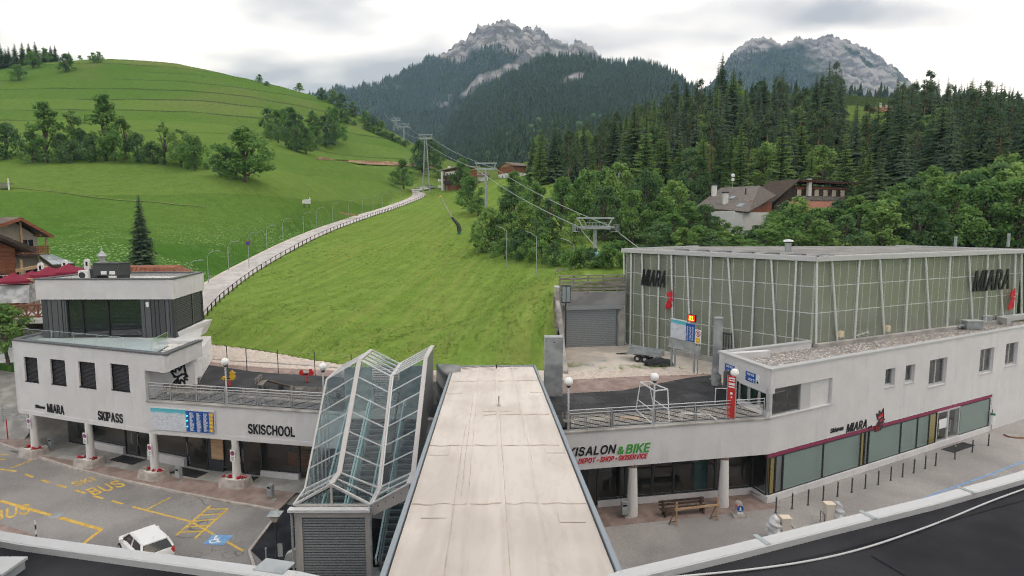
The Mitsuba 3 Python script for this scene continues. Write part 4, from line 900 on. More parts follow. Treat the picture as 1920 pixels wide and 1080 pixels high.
# the lone spruce behind the left building, the tree by the street
(x, y, z), h = (-52.08, 85.88, 11.4), 11.0
tree('slim_spruce', 'spruce_tree', x, y, h, 3.5, 'slender lone spruce on the meadow behind the flat roofed pavilion', 'tree', natural=0.27)

# ---------------------------------------------------------------- plaza: street level STREET, terrace level DECK
STREET, WALK, DECK = -0.35, -0.22, 5.4
LF1, LF2 = Frame(*((-39.4, 47.5), (-26.0, 42.6))), Frame(*((-26.0, 42.6), (-4.0, 38.1)))
RF, RW = Frame(*((4.4, 36.2), (16.8, 38.7))), Frame(*((16.8, 38.7), (54.0, 59.16)))
LB1, LB2 = Frame(*((-37.6, 49.8), (-22.5, 43.7))), Frame(*((-22.5, 43.7), (-4.5, 39.8)))
RB = Frame(*((3.0, 37.6), (16.4, 40.1)))
UBF, UBR = Frame(*((-39.0, 49.9), (-28.0, 50.1))), Frame(*((-28.0, 50.1), (-29.1, 57.0))),
HL, HR = Frame(*((11.9, 63.4), (24.1, 48.4))), Frame(*((24.1, 48.4), (52.0, 62.3)))
TF = Frame(*((15.36, 44.1), (16.75, 38.75)))

KERB = [(-55.81, 55.4), (-47.98, 52.18), (-42.86, 49.43), (-37.47, 46.5), (-32.72, 44.09), (-28.68, 42.36), (-24.84, 40.84), (-20.85, 39.35), (-18.37, 38.48), (-17.53, 38.25), (-14.96, 37.36)]
setting('street', sheet([(-140, 1), (60, -20), (120, 30), (120, 98), (54, 60.2), (16.9, 39.6), (4, 38), (-6, 40), (-13, 42), (-30, 46.5), (-38, 52), (-46, 56), (-140, 90)], STREET), 'asphalt', label='worn grey asphalt of the forecourt')
_strip = KERB + [(-14.5, 42.5), (-22.3, 44.3), (-37.5, 50.4), (-38.5, 50.5), (-46.0, 54.5), (-60, 66)]
setting('pavement', sheet(_strip, WALK, 0.2), 'red_paving', label='red brown paved walk in front of the ticket hall')
_porch = [LF1.p(-1.5, 0.2, 0)[:2], LF1.p(5, 0.0, 0)[:2], LF1.p(14, -0.3, 0)[:2], LF2.p(9, 0.2, 0)[:2], LF2.p(14, 0.6, 0)[:2], (-12, 42), (-22.3, 45), (-38, 51)]
setting('porch_floor', sheet(_porch, WALK + 0.006), 'concrete', label='grey concrete floor under the overhang')

def along(pts, step):
    p = np.asarray(pts, float)
    d = np.concatenate([[0], np.cumsum(np.linalg.norm(np.diff(p, axis=0), axis=1))])
    s = np.linspace(0, d[-1], max(2, int(round(d[-1] / step)) + 1))
    return np.stack([np.interp(s, d, p[:, i]) for i in range(p.shape[1])], 1)

_kp = along(KERB, 1.2)
setting('kerb', cat([bar((*a, WALK - 0.10), (*b, WALK - 0.10), 0.16, 0.2) for a, b in zip(_kp[:1], _kp[1:2])]), 'stone_grey', label='pale stone kerb of the walk')
for a, b in zip(_kp[1:-1], _kp[2:]):
    d = (b - a) / np.linalg.norm(b - a) * 0.008
    part('kerb', 'stone', bar((*(a + d), WALK - 0.09 + RNG.normal(0, 0.004)), (*(b - d), WALK - 0.09 + RNG.normal(0, 0.004)), 0.17, 0.22), 'stone_grey')
setting('asphalt_apron', sheet([(-17.5, 38.33), (-17.33, 39.43), (-13.89, 38.03), (-7.98, 36.3), (-4.85, 25.99), (-9.71, 25.99), (-12.3, 30.22), (-14.77, 32.74), (-14.9, 37.22)], STREET + 0.02), 'bitumen', label='fresh black asphalt by the escalator entrance')
_ak = [(-11.78, 27.54), (-13.36, 30.22), (-14.78, 32.57), (-14.9, 37.22)]
setting('kerb_edge', cat([bar((*a, STREET + 0.03), (*b, STREET + 0.03), 0.14, 0.14) for a, b in zip(_ak[:-1], _ak[1:])]), 'stone_grey', label='flush stone edging of the black asphalt')

setting('forecourt', sheet([RF.p(-4, 1.0, 0)[:2], RF.p(RF.len, 0.5, 0)[:2], RW.p(0, -0.1, 0)[:2], RW.p(RW.len, -0.1, 0)[:2], (120, 95), (120, 20), (40, 4), (2.0, 4), (2.0, 34)], STREET + 0.003), 'asphalt_light', label='pale worn asphalt in front of the right wing')
# painted markings on the street: each line a thing of the ground it lies on
LINE = STREET + 0.006

def stripe(a, b, w):
    a, b = np.asarray(a, float), np.asarray(b, float)
    t = (b - a) / np.linalg.norm(b - a)
    s = np.array([-t[1], t[0]]) * w / 2
    v = np.array([[*(a - s), LINE], [*(b - s), LINE], [*(b + s), LINE], [*(a + s), LINE]])
    return v, np.array([[0, 1, 2], [0, 2, 3]])

_lines = [stripe(a, b, w * 1.3) for a, b, w in [
    ((-41.61, 45.01), (-36.88, 43.79), 0.14), ((-37.85, 44.39), (-37.47, 46.28), 0.14), ((-42.46, 47.41), (-40.2, 47.06), 0.12), ((-41.68, 46.5), (-39.64, 46.07), 0.12),
    ((-34.11, 38.95), (-24.78, 35.1), 0.20), ((-24.78, 35.1), (-24.71, 32.74), 0.18),
    ((-24.78, 38.1), (-19.9, 36.09), 0.12), ((-23.58, 37.73), (-23.04, 39.43), 0.12), ((-19.9, 36.09), (-15.16, 32.68), 0.12),
    ((-19.9, 34.4), (-19.73, 38.25), 0.13), ((-18.6, 34.03), (-18.41, 37.8), 0.13), ((-19.79, 37.73), (-18.41, 37.8), 0.13), ((-19.76, 36.93), (-18.48, 37.14), 0.13), ((-19.77, 36.16), (-18.51, 36.37), 0.13), ((-19.81, 35.42), (-18.54, 35.62), 0.13), ((-19.85, 34.78), (-18.57, 34.91), 0.13)]]
_lines += [stripe(a, b, 0.19) for a, b in zip([(-35.9, 43.31), (-33.89, 42.27), (-32.17, 41.46), (-30.27, 40.59), (-28.35, 39.67), (-26.69, 38.95)], [(-34.86, 42.73), (-32.97, 41.81), (-31.17, 41.02), (-29.22, 40.08), (-27.47, 39.27), (-25.64, 38.48)])]
setting('road_marking', cat(_lines), 'paint_yellow', label='yellow bay lines on the asphalt')

def ground_text(s, a, b, h, m):
    """Letters lying on the street from a towards b, h deep."""
    a, b = np.asarray(a, float), np.asarray(b, float)
    w = np.linalg.norm(b - a)
    t = (b - a) / w
    u = np.array([-t[1], t[0]])
    v, f = text(s, h, w, 0.003, 0, True)
    q = a + np.outer(v[:, 0], t) + np.outer(v[:, 1], u)
    return np.c_[q, v[:, 2] + LINE], f

part('road_marking', 'lettering', ground_text('SKI', (-30.66, 41.19), (-29.93, 42.27), 1.0, 0), 'paint_yellow', label='yellow word SKI on the asphalt')
part('road_marking', 'lettering', ground_text('BUS', (-28.41, 39.75), (-27.21, 41.37), 1.5, 0), 'paint_yellow', label='yellow word BUS by the kerb')
part('road_marking', 'lettering', ground_text('BUS', (-32.19, 36.09), (-30.76, 37.22), 1.7, 0), 'paint_yellow', label='yellow word BUS at the left frame edge')
_bl = [(25.35, 38.03), (29.27, 40.17), (35.46, 43.4), (45.44, 48.82)]
setting('parking_line', cat([stripe(a, b, 0.13) for a, b in zip(_bl[:-1], _bl[1:])] + [stripe(a, b, 0.12) for a, b in (((25.35, 38.03), (25.38, 37.22)), ((32.18, 41.72), (32.65, 40.76)), ((35.31, 43.31), (35.81, 42.36)))]), 'paint_blue', label='blue parking bay lines on the right')
_c = np.array((-17.2, 33.91))
setting('bay_symbol', sheet([tuple(_c + q) for q in ((-0.62, -0.5), (0.62, -0.62), (0.7, 0.5), (-0.55, 0.6))], LINE + 0.002), 'paint_blue', label='blue square with a white wheelchair on the asphalt')
_wc = unary_union([Point(0.12, 0.62).buffer(0.07), LineString([(0.12, 0.52), (0.16, 0.30), (0.36, 0.28), (0.46, 0.06), (0.56, 0.08)]).buffer(0.045), LineString([(0.14, 0.42), (0.34, 0.42)]).buffer(0.04),
                   Point(0.22, 0.16).buffer(0.22).difference(Point(0.22, 0.16).buffer(0.15)).difference(sbox(0.2, 0.2, 0.6, 0.6))])
_v, _f = extrude(_wc, 0.003)
part('bay_symbol', 'wheelchair', (np.c_[_v[:, 0] * 1.2 - 0.4 + _c[0], _v[:, 1] * 1.2 - 0.35 + _c[1], _v[:, 2] + LINE + 0.005], _f), 'sign_white')
for p, r, l in (((-28.79, 36.86), 0.42, 'round iron manhole cover in the street beside the long yellow line'), ((13.43, 33.03), 0.42, 'round manhole cover in the asphalt by the right parapet')):
    k = single('manhole_cover', lathe([(0.0, 0.012), (r * 0.78, 0.012), (r * 0.8, 0.006), (r * 0.86, 0.006), (r * 0.88, 0.014), (r, 0.014), (r, -0.02)], 24, (*p, STREET)), 'galvanised', l, 'manhole cover')

# ---------------------------------------------------------------- the left wing: ticket hall with a terrace and a pavilion on top
st = thing('ski_station', 'long light grey station wing with a flat roofed dark clad pavilion on top', 'building')
PAR = 8.82
uN = (14.02, 6.8)[0]
uE = (16.05, 9.16)[0]
WINS = [((1.07, 7.65), (2.63, 5.65)), ((4.1, 7.71), (5.77, 5.69)), ((7.23, 7.79), (9, 5.74)), ((10.6, 7.89), (12.46, 5.83))]
wall = Polygon([(0, 3.1), (uN, 3.1), (uN, 7.6), (uE, 7.6), (uE, PAR), (0, PAR)])
wl = [(a[0], b[0], (a[1] + b[1]) / 2 - 0.98, (a[1] + b[1]) / 2 + 0.98) for a, b in WINS]
for u0, u1, z0, z1 in wl:
    wall = wall.difference(sbox(u0, z0, u1, z1))
part(st, 'wall', LF1.wall(wall, 0.38), 'plaster', label='light grey rendered front wall over the overhang')
for u0, u1, z0, z1 in wl:
    w = part(st, 'window', cat([LF1.box(u0, u0 + 0.06, -0.34, -0.10, z0, z1), LF1.box(u1 - 0.06, u1, -0.34, -0.10, z0, z1), LF1.box(u0 + 0.06, u1 - 0.06, -0.34, -0.10, z1 - 0.10, z1), LF1.box(u0 - 0.03, u1 + 0.03, -0.34, 0.035, z0 - 0.05, z0 + 0.02)]), 'black')
    part(w, 'blind', cat([LF1.put(hexa([(u0 + .06, z, .0), (u1 - .06, z, .0), (u1 - .06, z + .03, -.055), (u0 + .06, z + .03, -.055), (u0 + .06, z + .012, .004), (u1 - .06, z + .012, .004), (u1 - .06, z + .042, -.05), (u0 + .06, z + .042, -.05)]), n=-0.15) for z in np.arange(z0 + 0.03, z1 - 0.12, 0.10)]), 'blind_dark', kind='stuff')
    part(w, 'pane', LF1.box(u0 + 0.06, u1 - 0.06, -0.33, -0.30, z0 + 0.02, z1 - 0.1), 'black')
# lower lip of the fascia, terrace front, coping
part(st, 'fascia', cat([LF1.wall(Polygon([(uN + 0.002, 3.1), (LF1.len, 3.1), (LF1.len, 5.3), (uN + 0.002, 5.3)]), 0.35), LF2.wall(Polygon([(0, 3.1), (LF2.len, 3.1), (LF2.len, 5.3), (0, 5.3)]), 0.35)]), 'plaster')
part(st, 'fascia_lip', cat([LF1.box(0, LF1.len, 0.0, 0.05, 2.98, 3.28), LF2.box(0.01, LF2.len, 0.0, 0.05, 2.98, 3.28)]), 'plaster')
part(st, 'coping', cat([LF1.box(uN + 0.01, LF1.len, -0.45, 0.07, 5.3, 5.40), LF2.box(0, LF2.len, -0.45, 0.07, 5.3, 5.40)]), 'concrete')
part(st, 'soffit', cat([sheet([LF1.p(0, -0.3, 0)[:2], LF1.p(LF1.len, -0.3, 0)[:2], LF2.p(LF2.len, -0.3, 0)[:2], (-4, 44), (-22, 47), (-38, 52)], 3.1)]), 'concrete')
E0 = LF1.p(uE, 0, 0)
BK = (-24.44, 47.35)
SD = Frame(E0, BK)
part(st, 'wall', cat([SD.box(-0.01, SD.len, -0.38, 0.0, 7.6, PAR), SD.box(SD.len, SD.len + 0.01, -3.5, 0.0, 7.6, PAR)]), 'plaster')
part(st, 'soffit', sheet([LF1.p(uN, -0.1, 0)[:2], LF1.p(uE - .05, -0.1, 0)[:2], (BK[0] - .05, BK[1]), (BK[0] - 6, BK[1] + 2), (-29, 46)], 7.6), 'plaster')
RO = Frame(((-26.45, 42.78), (-24.55, 46.3))[0], (-24.55, 46.3))
part(st, 'wall', cat([RO.box(0, RO.len, -0.3, 0.0, 5.4, 7.6), hexa([(-24.6, 46.3, 5.4), (-24.55, 46.3, 5.4), (-28, 56, 5.4), (-30, 56, 5.4), (-24.6, 46.3, 7.6), (-24.55, 46.3, 7.6), (-28, 56, 7.6), (-30, 56, 7.6)])]), 'plaster', label='recessed wall with the black cockerel')
_ra, _rb = (1.95, 5.6), (2.99, 7.49)
part(st, 'emblem', RO.put(rooster(2.05), u=1.9, z=5.45, n=0.005), 'letter_black', label='black cockerel emblem on the recessed wall')
part(st, 'wall', cat([bx(-39.6, -39.3, 47.6, 57, 3.1, PAR)]), 'plaster')
part(st, 'wall', hexa([(-39.3, 48.2, -0.35), (-37.2, 49.6, -0.35), (-37.2, 57, -0.35), (-41, 57, -0.35), (-39.3, 48.2, 3.1), (-37.2, 49.6, 3.1), (-37.2, 57, 3.1), (-41, 57, 3.1)]), 'concrete')
# parapet cap
part(st, 'parapet_cap', cat([LF1.box(-0.08, uE + 0.08, -0.42, 0.07, PAR, PAR + 0.12), SD.box(0.10, SD.len + 0.05, -0.42, 0.07, PAR, PAR + 0.118), bx(-39.75, -39.25, 47.9, 57, PAR, PAR + 0.116)]), 'cap_grey')
_deck = [LF1.p(0.1, -0.4, 0)[:2], LF1.p(uE - 0.3, -0.4, 0)[:2], (BK[0] - .35, BK[1]), (-29.5, 58), (-40, 58)]
part(st, 'roof_deck', sheet(_deck, 8.55), mat('deck_tile', grain((0.42, 0.43, 0.43), (0.50, 0.51, 0.50), 0.5), 0.7))
_peb = Polygon([(-27.19, 45.83), (-25.93, 45.04), (-25.38, 48.16), (-26.67, 47.72), (-27.36, 47.07)]).buffer(0.15)

def pebbles(poly, z, n, r, seed):
    g = np.random.default_rng(seed)
    x0, y0, x1, y1 = poly.bounds
    p = np.c_[g.uniform(x0, x1, n), g.uniform(y0, y1, n)]
    import shapely
    p = p[shapely.contains_xy(poly, p[:, 0], p[:, 1])]
    m = trimesh.Trimesh([(1, 0, 0), (-1, 0, 0), (0, 1, 0), (0, -1, 0), (0, 0, 1), (0, 0, -1)], [(0, 2, 4), (2, 1, 4), (1, 3, 4), (3, 0, 4), (2, 0, 5), (1, 2, 5), (3, 1, 5), (0, 3, 5)])
    v = np.array(m.vertices)
    s = r * g.uniform(0.6, 1.4, (len(p), 1, 1)) * g.uniform(0.7, 1.3, (len(p), 1, 3)) * [1, 1, 0.55]
    V = v[None] * s + np.c_[p, np.full(len(p), z)][:, None]
    return V.reshape(-1, 3), (np.array(m.faces)[None] + (np.arange(len(p)) * len(v))[:, None, None]).reshape(-1, 3)

part(st, 'gravel', pebbles(_peb, 8.58, 900, 0.085, 3), 'pebble', kind='stuff', label='pale pebbles at the roof corner')

# pavilion on the roof
BT, BB = 13.42, 11.80
ub = Polygon([(0, BB), (UBF.len, BB), (UBF.len, BT), (0, BT)])
part(st, 'pavilion_band', cat([UBF.box(-0.2, UBF.len + 0.0, -0.4, 0.0, BB, BT), UBR.box(-0.002, UBR.len, -0.4, 0.003, BB, BT), bx(-39.2, -38.8, 50.3, 57, BB, BT), Frame((-39, 57), (-29.1, 57)).box(0, 9.9, -0.4, 0, BB, BT)]), 'plaster', label='light grey parapet band of the pavilion')
part(st, 'parapet_cap', cat([UBF.box(-0.28, UBF.len + 0.06, -0.36, 0.06, BT, BT + 0.12), UBR.box(0.05, UBR.len + 0.06, -0.36, 0.06, BT, BT + 0.117), bx(-39.26, -38.84, 50.3, 57, BT, BT + 0.115), Frame((-39, 57), (-29.1, 57)).box(0, 9.9, -0.3, 0.1, BT, BT + 0.113)]), 'cap_grey')
_rt = [(-38.8, 50.2), (-28.3, 50.3), (-29.3, 56.9), (-38.8, 56.9)]
part(st, 'pavilion_roof', sheet(_rt, 13.15), 'concrete')
part(st, 'gravel', pebbles(Polygon([(-37, 51.4), (-28.8, 51), (-29.4, 56), (-37, 56)]), 13.17, 2600, 0.07, 4), 'pebble', kind='stuff', label='pale pebbles on the pavilion roof')
part(st, 'pavilion_soffit', sheet([(-39, 50.1), (-28.1, 50.2), (-29.2, 57), (-39, 57)], 11.8), 'dark_metal')
# dark standing seam cladding with seams at uneven steps, and the wide window with its outer blinds
ua, ubb, uc = (2.11, 10.09)[0], (8.17, 10.07)[0], UBF.len - 0.02
for k0, k1, seed in ((0.05, ua, 5), (ubb, uc, 6)):
    g = np.random.default_rng(seed)
    u = k0
    while u < k1 - 0.05:
        w = min(g.choice([0.22, 0.34, 0.5]), k1 - u)
        part(st, 'cladding_panel', UBF.box(u + 0.028, u + w - 0.028, -0.25, -0.12 - 0.03 * g.random(), 8.6, BB - 0.004), g.choice(['cladding', 'cladding', 'cladding_dark']))
        u += w
part(st, 'pavilion_core', UBF.box(0.1, UBF.len - 1.9, -6.0, -2.2, 8.6, BB - 0.01), 'interior')
part(st, 'pavilion_core', UBF.box(0.05, ua, -0.4, -0.26, 8.6, BB - 0.01), 'dark_metal')
part(st, 'pavilion_core', UBF.box(ubb, uc - 0.05, -0.4, -0.26, 8.6, BB - 0.01), 'dark_metal')
um = (5.42, 10.08)[0]
un = (3.33, 10.09)[0]
for a, b in ((ua, un), (un, um), (um, ubb)):
    w = part(st, 'window', cat([UBF.box(a, a + 0.06, -0.36, -0.22, 8.6, BB - .01), UBF.box(b - 0.06, b, -0.36, -0.22, 8.6, BB - .01), UBF.box(a + .06, b - .06, -0.36, -0.22, BB - 0.13, BB - .01), UBF.box(a + .06, b - .06, -0.36, -0.22, 8.6, 8.75)]), 'black')
    part(w, 'pane', quad(UBF.p(a + .06, -0.30, 8.75), UBF.p(b - .06, -0.30, 8.75), UBF.p(b - .06, -0.30, BB - .13), UBF.p(a + .06, -0.30, BB - .13)), 'glass')
    part(w, 'blind', cat([UBF.box(a + .06, b - .06, -0.44, -0.39, z, z + 0.035) for z in np.arange(8.8, BB - 0.15, 0.115)]), 'blind_dark', kind='stuff')
part(st, 'pavilion_corner', cat([UBR.box(-0.02, 0.12, -0.2, 0.01, 8.6, BB - 0.005), UBR.box(UBR.len - 0.15, UBR.len, -0.2, 0.01, 9.4, BB - 0.005)]), 'dark_metal')
for a, b in ((0.3, 4.3), (4.6, 6.75)):
    w = part(st, 'window', cat([UBR.box(a, a + 0.08, -0.2, -0.03, 9.0, BB - .01), UBR.box(b - 0.08, b, -0.2, -0.03, 9.0, BB - .01), UBR.box(a + .08, b - .08, -0.2, -0.03, 9.0, 9.1)]), 'black')
    part(w, 'pane', UBR.box(a + .08, b - .08, -0.12, -0.085, 9.1, BB - .01), 'slat_matte')
    part(w, 'blind', cat([UBR.put(hexa([(a + .09, z, .0), (b - .09, z, .0), (b - .09, z + .075, -.01), (a + .09, z + .075, -.01), (a + .09, z + .015, .004), (b - .09, z + .015, .004), (b - .09, z + .082, -.006), (a + .09, z + .082, -.006)]), n=-0.06) for z in np.arange(9.15, BB - 0.1, 0.15)]), 'cladding', kind='stuff')
part(st, 'pavilion_base', cat([UBR.box(0.1, UBR.len + 0.2, -0.3, 0.06, 8.6, 9.0), UBR.box(4.3, 4.6, -0.2, -0.02, 9.0, BB - .006), UBR.box(0.12, 0.3, -0.2, -0.02, 9.0, BB - .006), UBR.box(6.75, UBR.len - 0.15, -0.2, -0.02, 9.0, BB - .006)]), 'cladding')
_sb = [UBR.p(0.6, 0.06, 8.98), UBR.p(6.6, 0.5, 8.98), UBR.p(6.6, 0.5, 8.0), UBR.p(2.5, 0.2, 8.0)]
part(st, 'pavilion_plinth', hexa([UBR.p(1.2, 0.062, 7.7), UBR.p(7.2, 0.062, 7.7), UBR.p(7.2, -0.3, 7.7), UBR.p(1.2, -0.3, 7.7), UBR.p(0.3, 0.062, 8.99), UBR.p(7.2, 0.7, 8.99), UBR.p(7.2, -0.28, 8.99), UBR.p(0.3, -0.28, 8.99)]), 'plaster')
part(st, 'wall_lamp', cat([UBF.box(ubb + 0.55, ubb + 0.73, -0.12, 0.02, 11.15, 11.55)]), 'sign_white', label='small white box on the dark cladding')
# frameless glass balustrade round the roof terrace
mat('rail_glass', (0.48, 0.60, 0.60), 0.3)
_bp = [LF1.p(0.35, -0.55, 0)[:2]] + [LF1.p((3.66, 8.6)[0], -0.55, 0)[:2], LF1.p((6.11, 8.69)[0], -0.55, 0)[:2], LF1.p((8.7, 8.79)[0], -0.55, 0)[:2], LF1.p((11.4, 8.9)[0], -0.55, 0)[:2], LF1.p((14.21, 9.03)[0], -0.55, 0)[:2], (-26.48, 46.24)]
for a, b in zip(_bp[:-1], _bp[1:]):
    a, b = np.array(a), np.array(b)
    d = (b - a) / np.linalg.norm(b - a) * 0.015
    a, b = a + d, b - d
    part(st, 'glass_pane', quad((*a, 8.56), (*b, 8.56), (*b, 9.72), (*a, 9.72)), 'glass_clear')
    part(st, 'glass_edge', bar((*a, 9.73), (*b, 9.73), 0.025, 0.02), 'rail_glass')
    part(st, 'glass_edge', bar((*b, 8.56), (*b, 9.72), 0.02), 'rail_glass')
part(st, 'balustrade_shoe', cat([bar((*a, 8.60), (*b, 8.60), 0.12, 0.1) for a, b in zip(_bp[:-1], _bp[1:])]), 'cap_grey')

# ground floor: columns, glazed fronts, doors
COLS = [(1.41, 1.77)[0], (7.68, 1.68)[0], (14.57, 1.55)[0] - 0.25]
col_at = [LF1.p(u, -0.12, 0) for u in COLS] + [LF2.p((6.73, 1.26)[0], -0.12, 0)]
for c in col_at:
    part(st, 'column', lathe([(0.31, STREET), (0.235, 3.1)], 20, (c[0], c[1], 0)), 'plaster_white', smooth=40)
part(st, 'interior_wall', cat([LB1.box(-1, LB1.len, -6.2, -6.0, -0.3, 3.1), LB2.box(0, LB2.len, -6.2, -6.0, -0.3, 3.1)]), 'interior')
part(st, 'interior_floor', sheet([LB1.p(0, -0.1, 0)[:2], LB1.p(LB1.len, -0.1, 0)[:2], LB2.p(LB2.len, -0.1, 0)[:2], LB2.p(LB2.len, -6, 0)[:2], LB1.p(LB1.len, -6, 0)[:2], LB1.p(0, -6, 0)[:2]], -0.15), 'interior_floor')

def glazed(parent, fr, u0, u1, z0, z1, name='shop_window', m='glass', frame='dark_metal', t=0.07, mid=None, handle=None):
    w = part(parent, name, cat([fr.box(u0, u0 + t, -0.08, 0.04, z0, z1), fr.box(u1 - t, u1, -0.08, 0.04, z0, z1), fr.box(u0 + t, u1 - t, -0.08, 0.04, z1 - t, z1), fr.box(u0 + t, u1 - t, -0.08, 0.04, z0, z0 + t)] + ([fr.box(u0 + t, u1 - t, -0.07, 0.03, mid, mid + t)] if mid else [])), frame)
    part(w, 'pane', quad(fr.p(u0 + t, -0.02, z0 + t), fr.p(u1 - t, -0.02, z0 + t), fr.p(u1 - t, -0.02, z1 - t), fr.p(u0 + t, -0.02, z1 - t)), m)
    if handle is not None:
        part(w, 'handle', cat([tube([fr.p(handle, 0.11, 0.7), fr.p(handle, 0.11, 1.7)], 0.02, 6), tube([fr.p(handle, 0.03, 0.85), fr.p(handle, 0.11, 0.85)], 0.012, 5), tube([fr.p(handle, 0.03, 1.55), fr.p(handle, 0.11, 1.55)], 0.012, 5)]), 'steel')
    return w

b = [(-2.79, -0.35)[0], (-0.13, -0.36)[0], (2.97, -0.3)[0], (7.36, -0.34)[0], (10.13, -0.33)[0], (14.06, -0.49)[0]]
part(st, 'interior_wall', LB1.box(b[0], b[0] + 0.3, -3, 0.0, -0.22, 3.1), 'concrete')
part(st, 'interior_wall', LB1.box(b[1], b[1] + 0.15, -4, 0.0, -0.22, 3.1), 'dark_metal')
glazed(st, LB1, b[1] + 0.2, b[2], -0.2, 3.08)
part(st, 'plinth', LB1.box(b[2], b[3], -0.25, 0.25, -0.22, 0.35), 'plaster')
glazed(st, LB1, b[2], b[3], 0.36, 3.08)
glazed(st, LB1, b[3], (b[3] + b[4]) / 2, -0.2, 3.08, 'door', handle=b[3] + 0.9)
glazed(st, LB1, (b[3] + b[4]) / 2, b[4], -0.2, 3.08, 'door', handle=(b[3] + b[4]) / 2 + 0.2)
part(st, 'plinth', LB1.box(b[4], b[5], -0.25, 0.3, -0.22, 0.45), 'plaster')
glazed(st, LB1, b[4], b[5], 0.46, 3.08)
glazed(st, LB1, b[5], LB1.len - 0.05, -0.2, 3.08, 'door', handle=b[5] + 0.2)
e = [0.0, (1.23, -0.45)[0], (2.78, -0.55)[0], (4.4, -0.65)[0], (7.45, -0.76)[0], LB2.len]
part(st, 'panel_wall', LB2.box(0.02, e[1], -0.15, 0.05, -0.2, 3.09), 'dark_metal')
glazed(st, LB2, e[1], e[2] - 0.1, 0.1, 3.08)
glazed(st, LB2, e[2], e[3], -0.2, 3.08, 'door', mid=2.2, handle=e[2] + 0.2)
glazed(st, LB2, e[3], e[4], 0.2, 3.08)
part(st, 'plinth', LB2.box(e[3], e[4], -0.2, 0.2, -0.22, 0.19), 'plaster')
glazed(st, LB2, e[4], e[4] + 2.2, 0.2, 3.08)
part(st, 'panel_wall', LB2.box(e[4] + 2.25, e[5], -0.2, 0.0, -0.3, 3.09), 'dark_metal')
_cu = (0.33, 1.28)[0]
single('notice_case', cat([LB2.box(0.35, 1.35, 0.06, 0.14, 0.75, 2.55)]), 'timber_pale', 'pale beige notice case on the dark panel left of the entrance door', 'notice board')
# a desk and a shelf seen through the glass of the ski school
d_ = thing('reception_desk', 'brown wooden desk behind the ski school window', 'desk')
part(d_, 'front', LB2.box(e[3] + 1.0, e[3] + 2.8, -1.9, -1.8, -0.1, 0.95), 'timber_red')
part(d_, 'top', LB2.box(e[3] + 0.9, e[3] + 2.9, -2.5, -1.75, 0.95, 1.02), 'timber_dark')
for fr, u0, u1, l in ((LB1, b[3], b[4], 'black door mat in front of the double door of the ticket hall'), (LB1, b[5] - 0.2, LB1.len + 0.4, 'black door mat before the single door left of the notice case'), (LB2, e[2] - 0.1, e[3] + 0.1, 'black door mat before the ski school door')):
    single('door_mat', fr.box(u0 + 0.1, u1 - 0.1, 0.35, 1.45, WALK + 0.008, WALK + 0.03), 'rubber', l, 'door mat')

# lettering on the fascia
def sign_text(fr, s, a, b, h, m, label, cat_='lettering', slant=0.0, n=0.0, depth=0.05, name='lettering'):
    """Raised letters from point a (u, z at the base line) to b."""
    w = math.hypot(b[0] - a[0], b[1] - a[1])
    v, f = text(s, h, w, depth, slant)
    t = math.atan2(b[1] - a[1], b[0] - a[0]) * 0.0
    return single(name, fr.put((v, f), a[0], a[1], n + 0.004), m, label, cat_)

sign_text(LF1, 'SKIPASS', (9, 3.45), (11.56, 3.58), 0.66, 'letter_black', 'black raised word SKIPASS on the fascia', slant=0.0)
sign_text(LF1, 'MIARA', (3.41, 3.43), (5.29, 3.5), 0.66, 'letter_black', 'black raised word MIARA at the left end of the fascia')
sign_text(LF1, 'Skiarea', (2.01, 3.62), (3.08, 3.69), 0.24, 'letter_black', 'small black word Skiarea left of MIARA on the left fascia', slant=0.15)
sign_text(LF2, 'SKISCHOOL', (7.9, 3.58), (11.44, 3.64), 0.66, 'letter_black', 'black raised word SKISCHOOL on the fascia left of the glass canopy')

# panorama board on the fascia
pb = thing('piste_map_board', 'wide board with a white piste map and blue lift lists under the left railing', 'sign')
a0, a1 = (0.16, 3.9)[0], (5.36, 3.86)[0]
am = (3.05, 3.9)[0]
z0, z1 = 3.35, 5.05
part(pb, 'frame', LF2.box(a0, a1, 0.06, 0.12, z0, z1), 'steel_white')
def piste_fn(z0, z1):
    def fn(p, n, uv):
        h = (p.z - z0) / (z1 - z0)
        a = p.x * 0.8 - p.y * 0.5
        line = smoothstep(0.10, 0.02, dr.abs(fbm(a * 5.5, p.z * 6.5, 1.0, 3) - 0.5) * 2.2)
        line2 = smoothstep(0.08, 0.02, dr.abs(fbm(a * 7.0, p.z * 8.0, 9.0, 3) - 0.5) * 2.2)
        c = mix((0.66, 0.70, 0.76), (0.50, 0.55, 0.62), fbm(a * 6, p.z * 6, 2.0, 3))
        c = mix(c, (0.22, 0.27, 0.40), line * 0.5)
        c = mix(c, (0.55, 0.25, 0.25), line2 * 0.35)
        sky = smoothstep(0.74, 0.86, h + 0.05 * noise(a * 3, 1.0, 1.0))
        c = mix(c, (0.10, 0.42, 0.52), sky)
        return mix(c, (0.75, 0.77, 0.78), smoothstep(0.945, 0.95, h))
    return fn
mat('piste_print', mikit.proc(piste_fn(z0, z1)), 0.4)
part(pb, 'map', LF2.box(a0 + 0.04, am, 0.12, 0.125, z0 + 0.04, z1 - 0.04), 'piste_print', label='printed winter piste map with a turquoise sky')
part(pb, 'status_panel', LF2.box(am + 0.02, a1 - 0.04, 0.12, 0.128, z0 + 0.04, z1 - 0.14), 'sign_blue', label='blue panel with white lift lists')
_r = np.random.default_rng(9)
part(pb, 'list_print', cat([LF2.box(u, u + _r.uniform(0.18, 0.36), 0.128, 0.131, z, z + 0.035) for u in np.linspace(am + 0.2, a1 - 1.0, 3) + 0.12 for z in np.arange(z0 + 0.12, z1 - 0.25, 0.075)]), 'sign_white', kind='stuff', label='white lines of print')
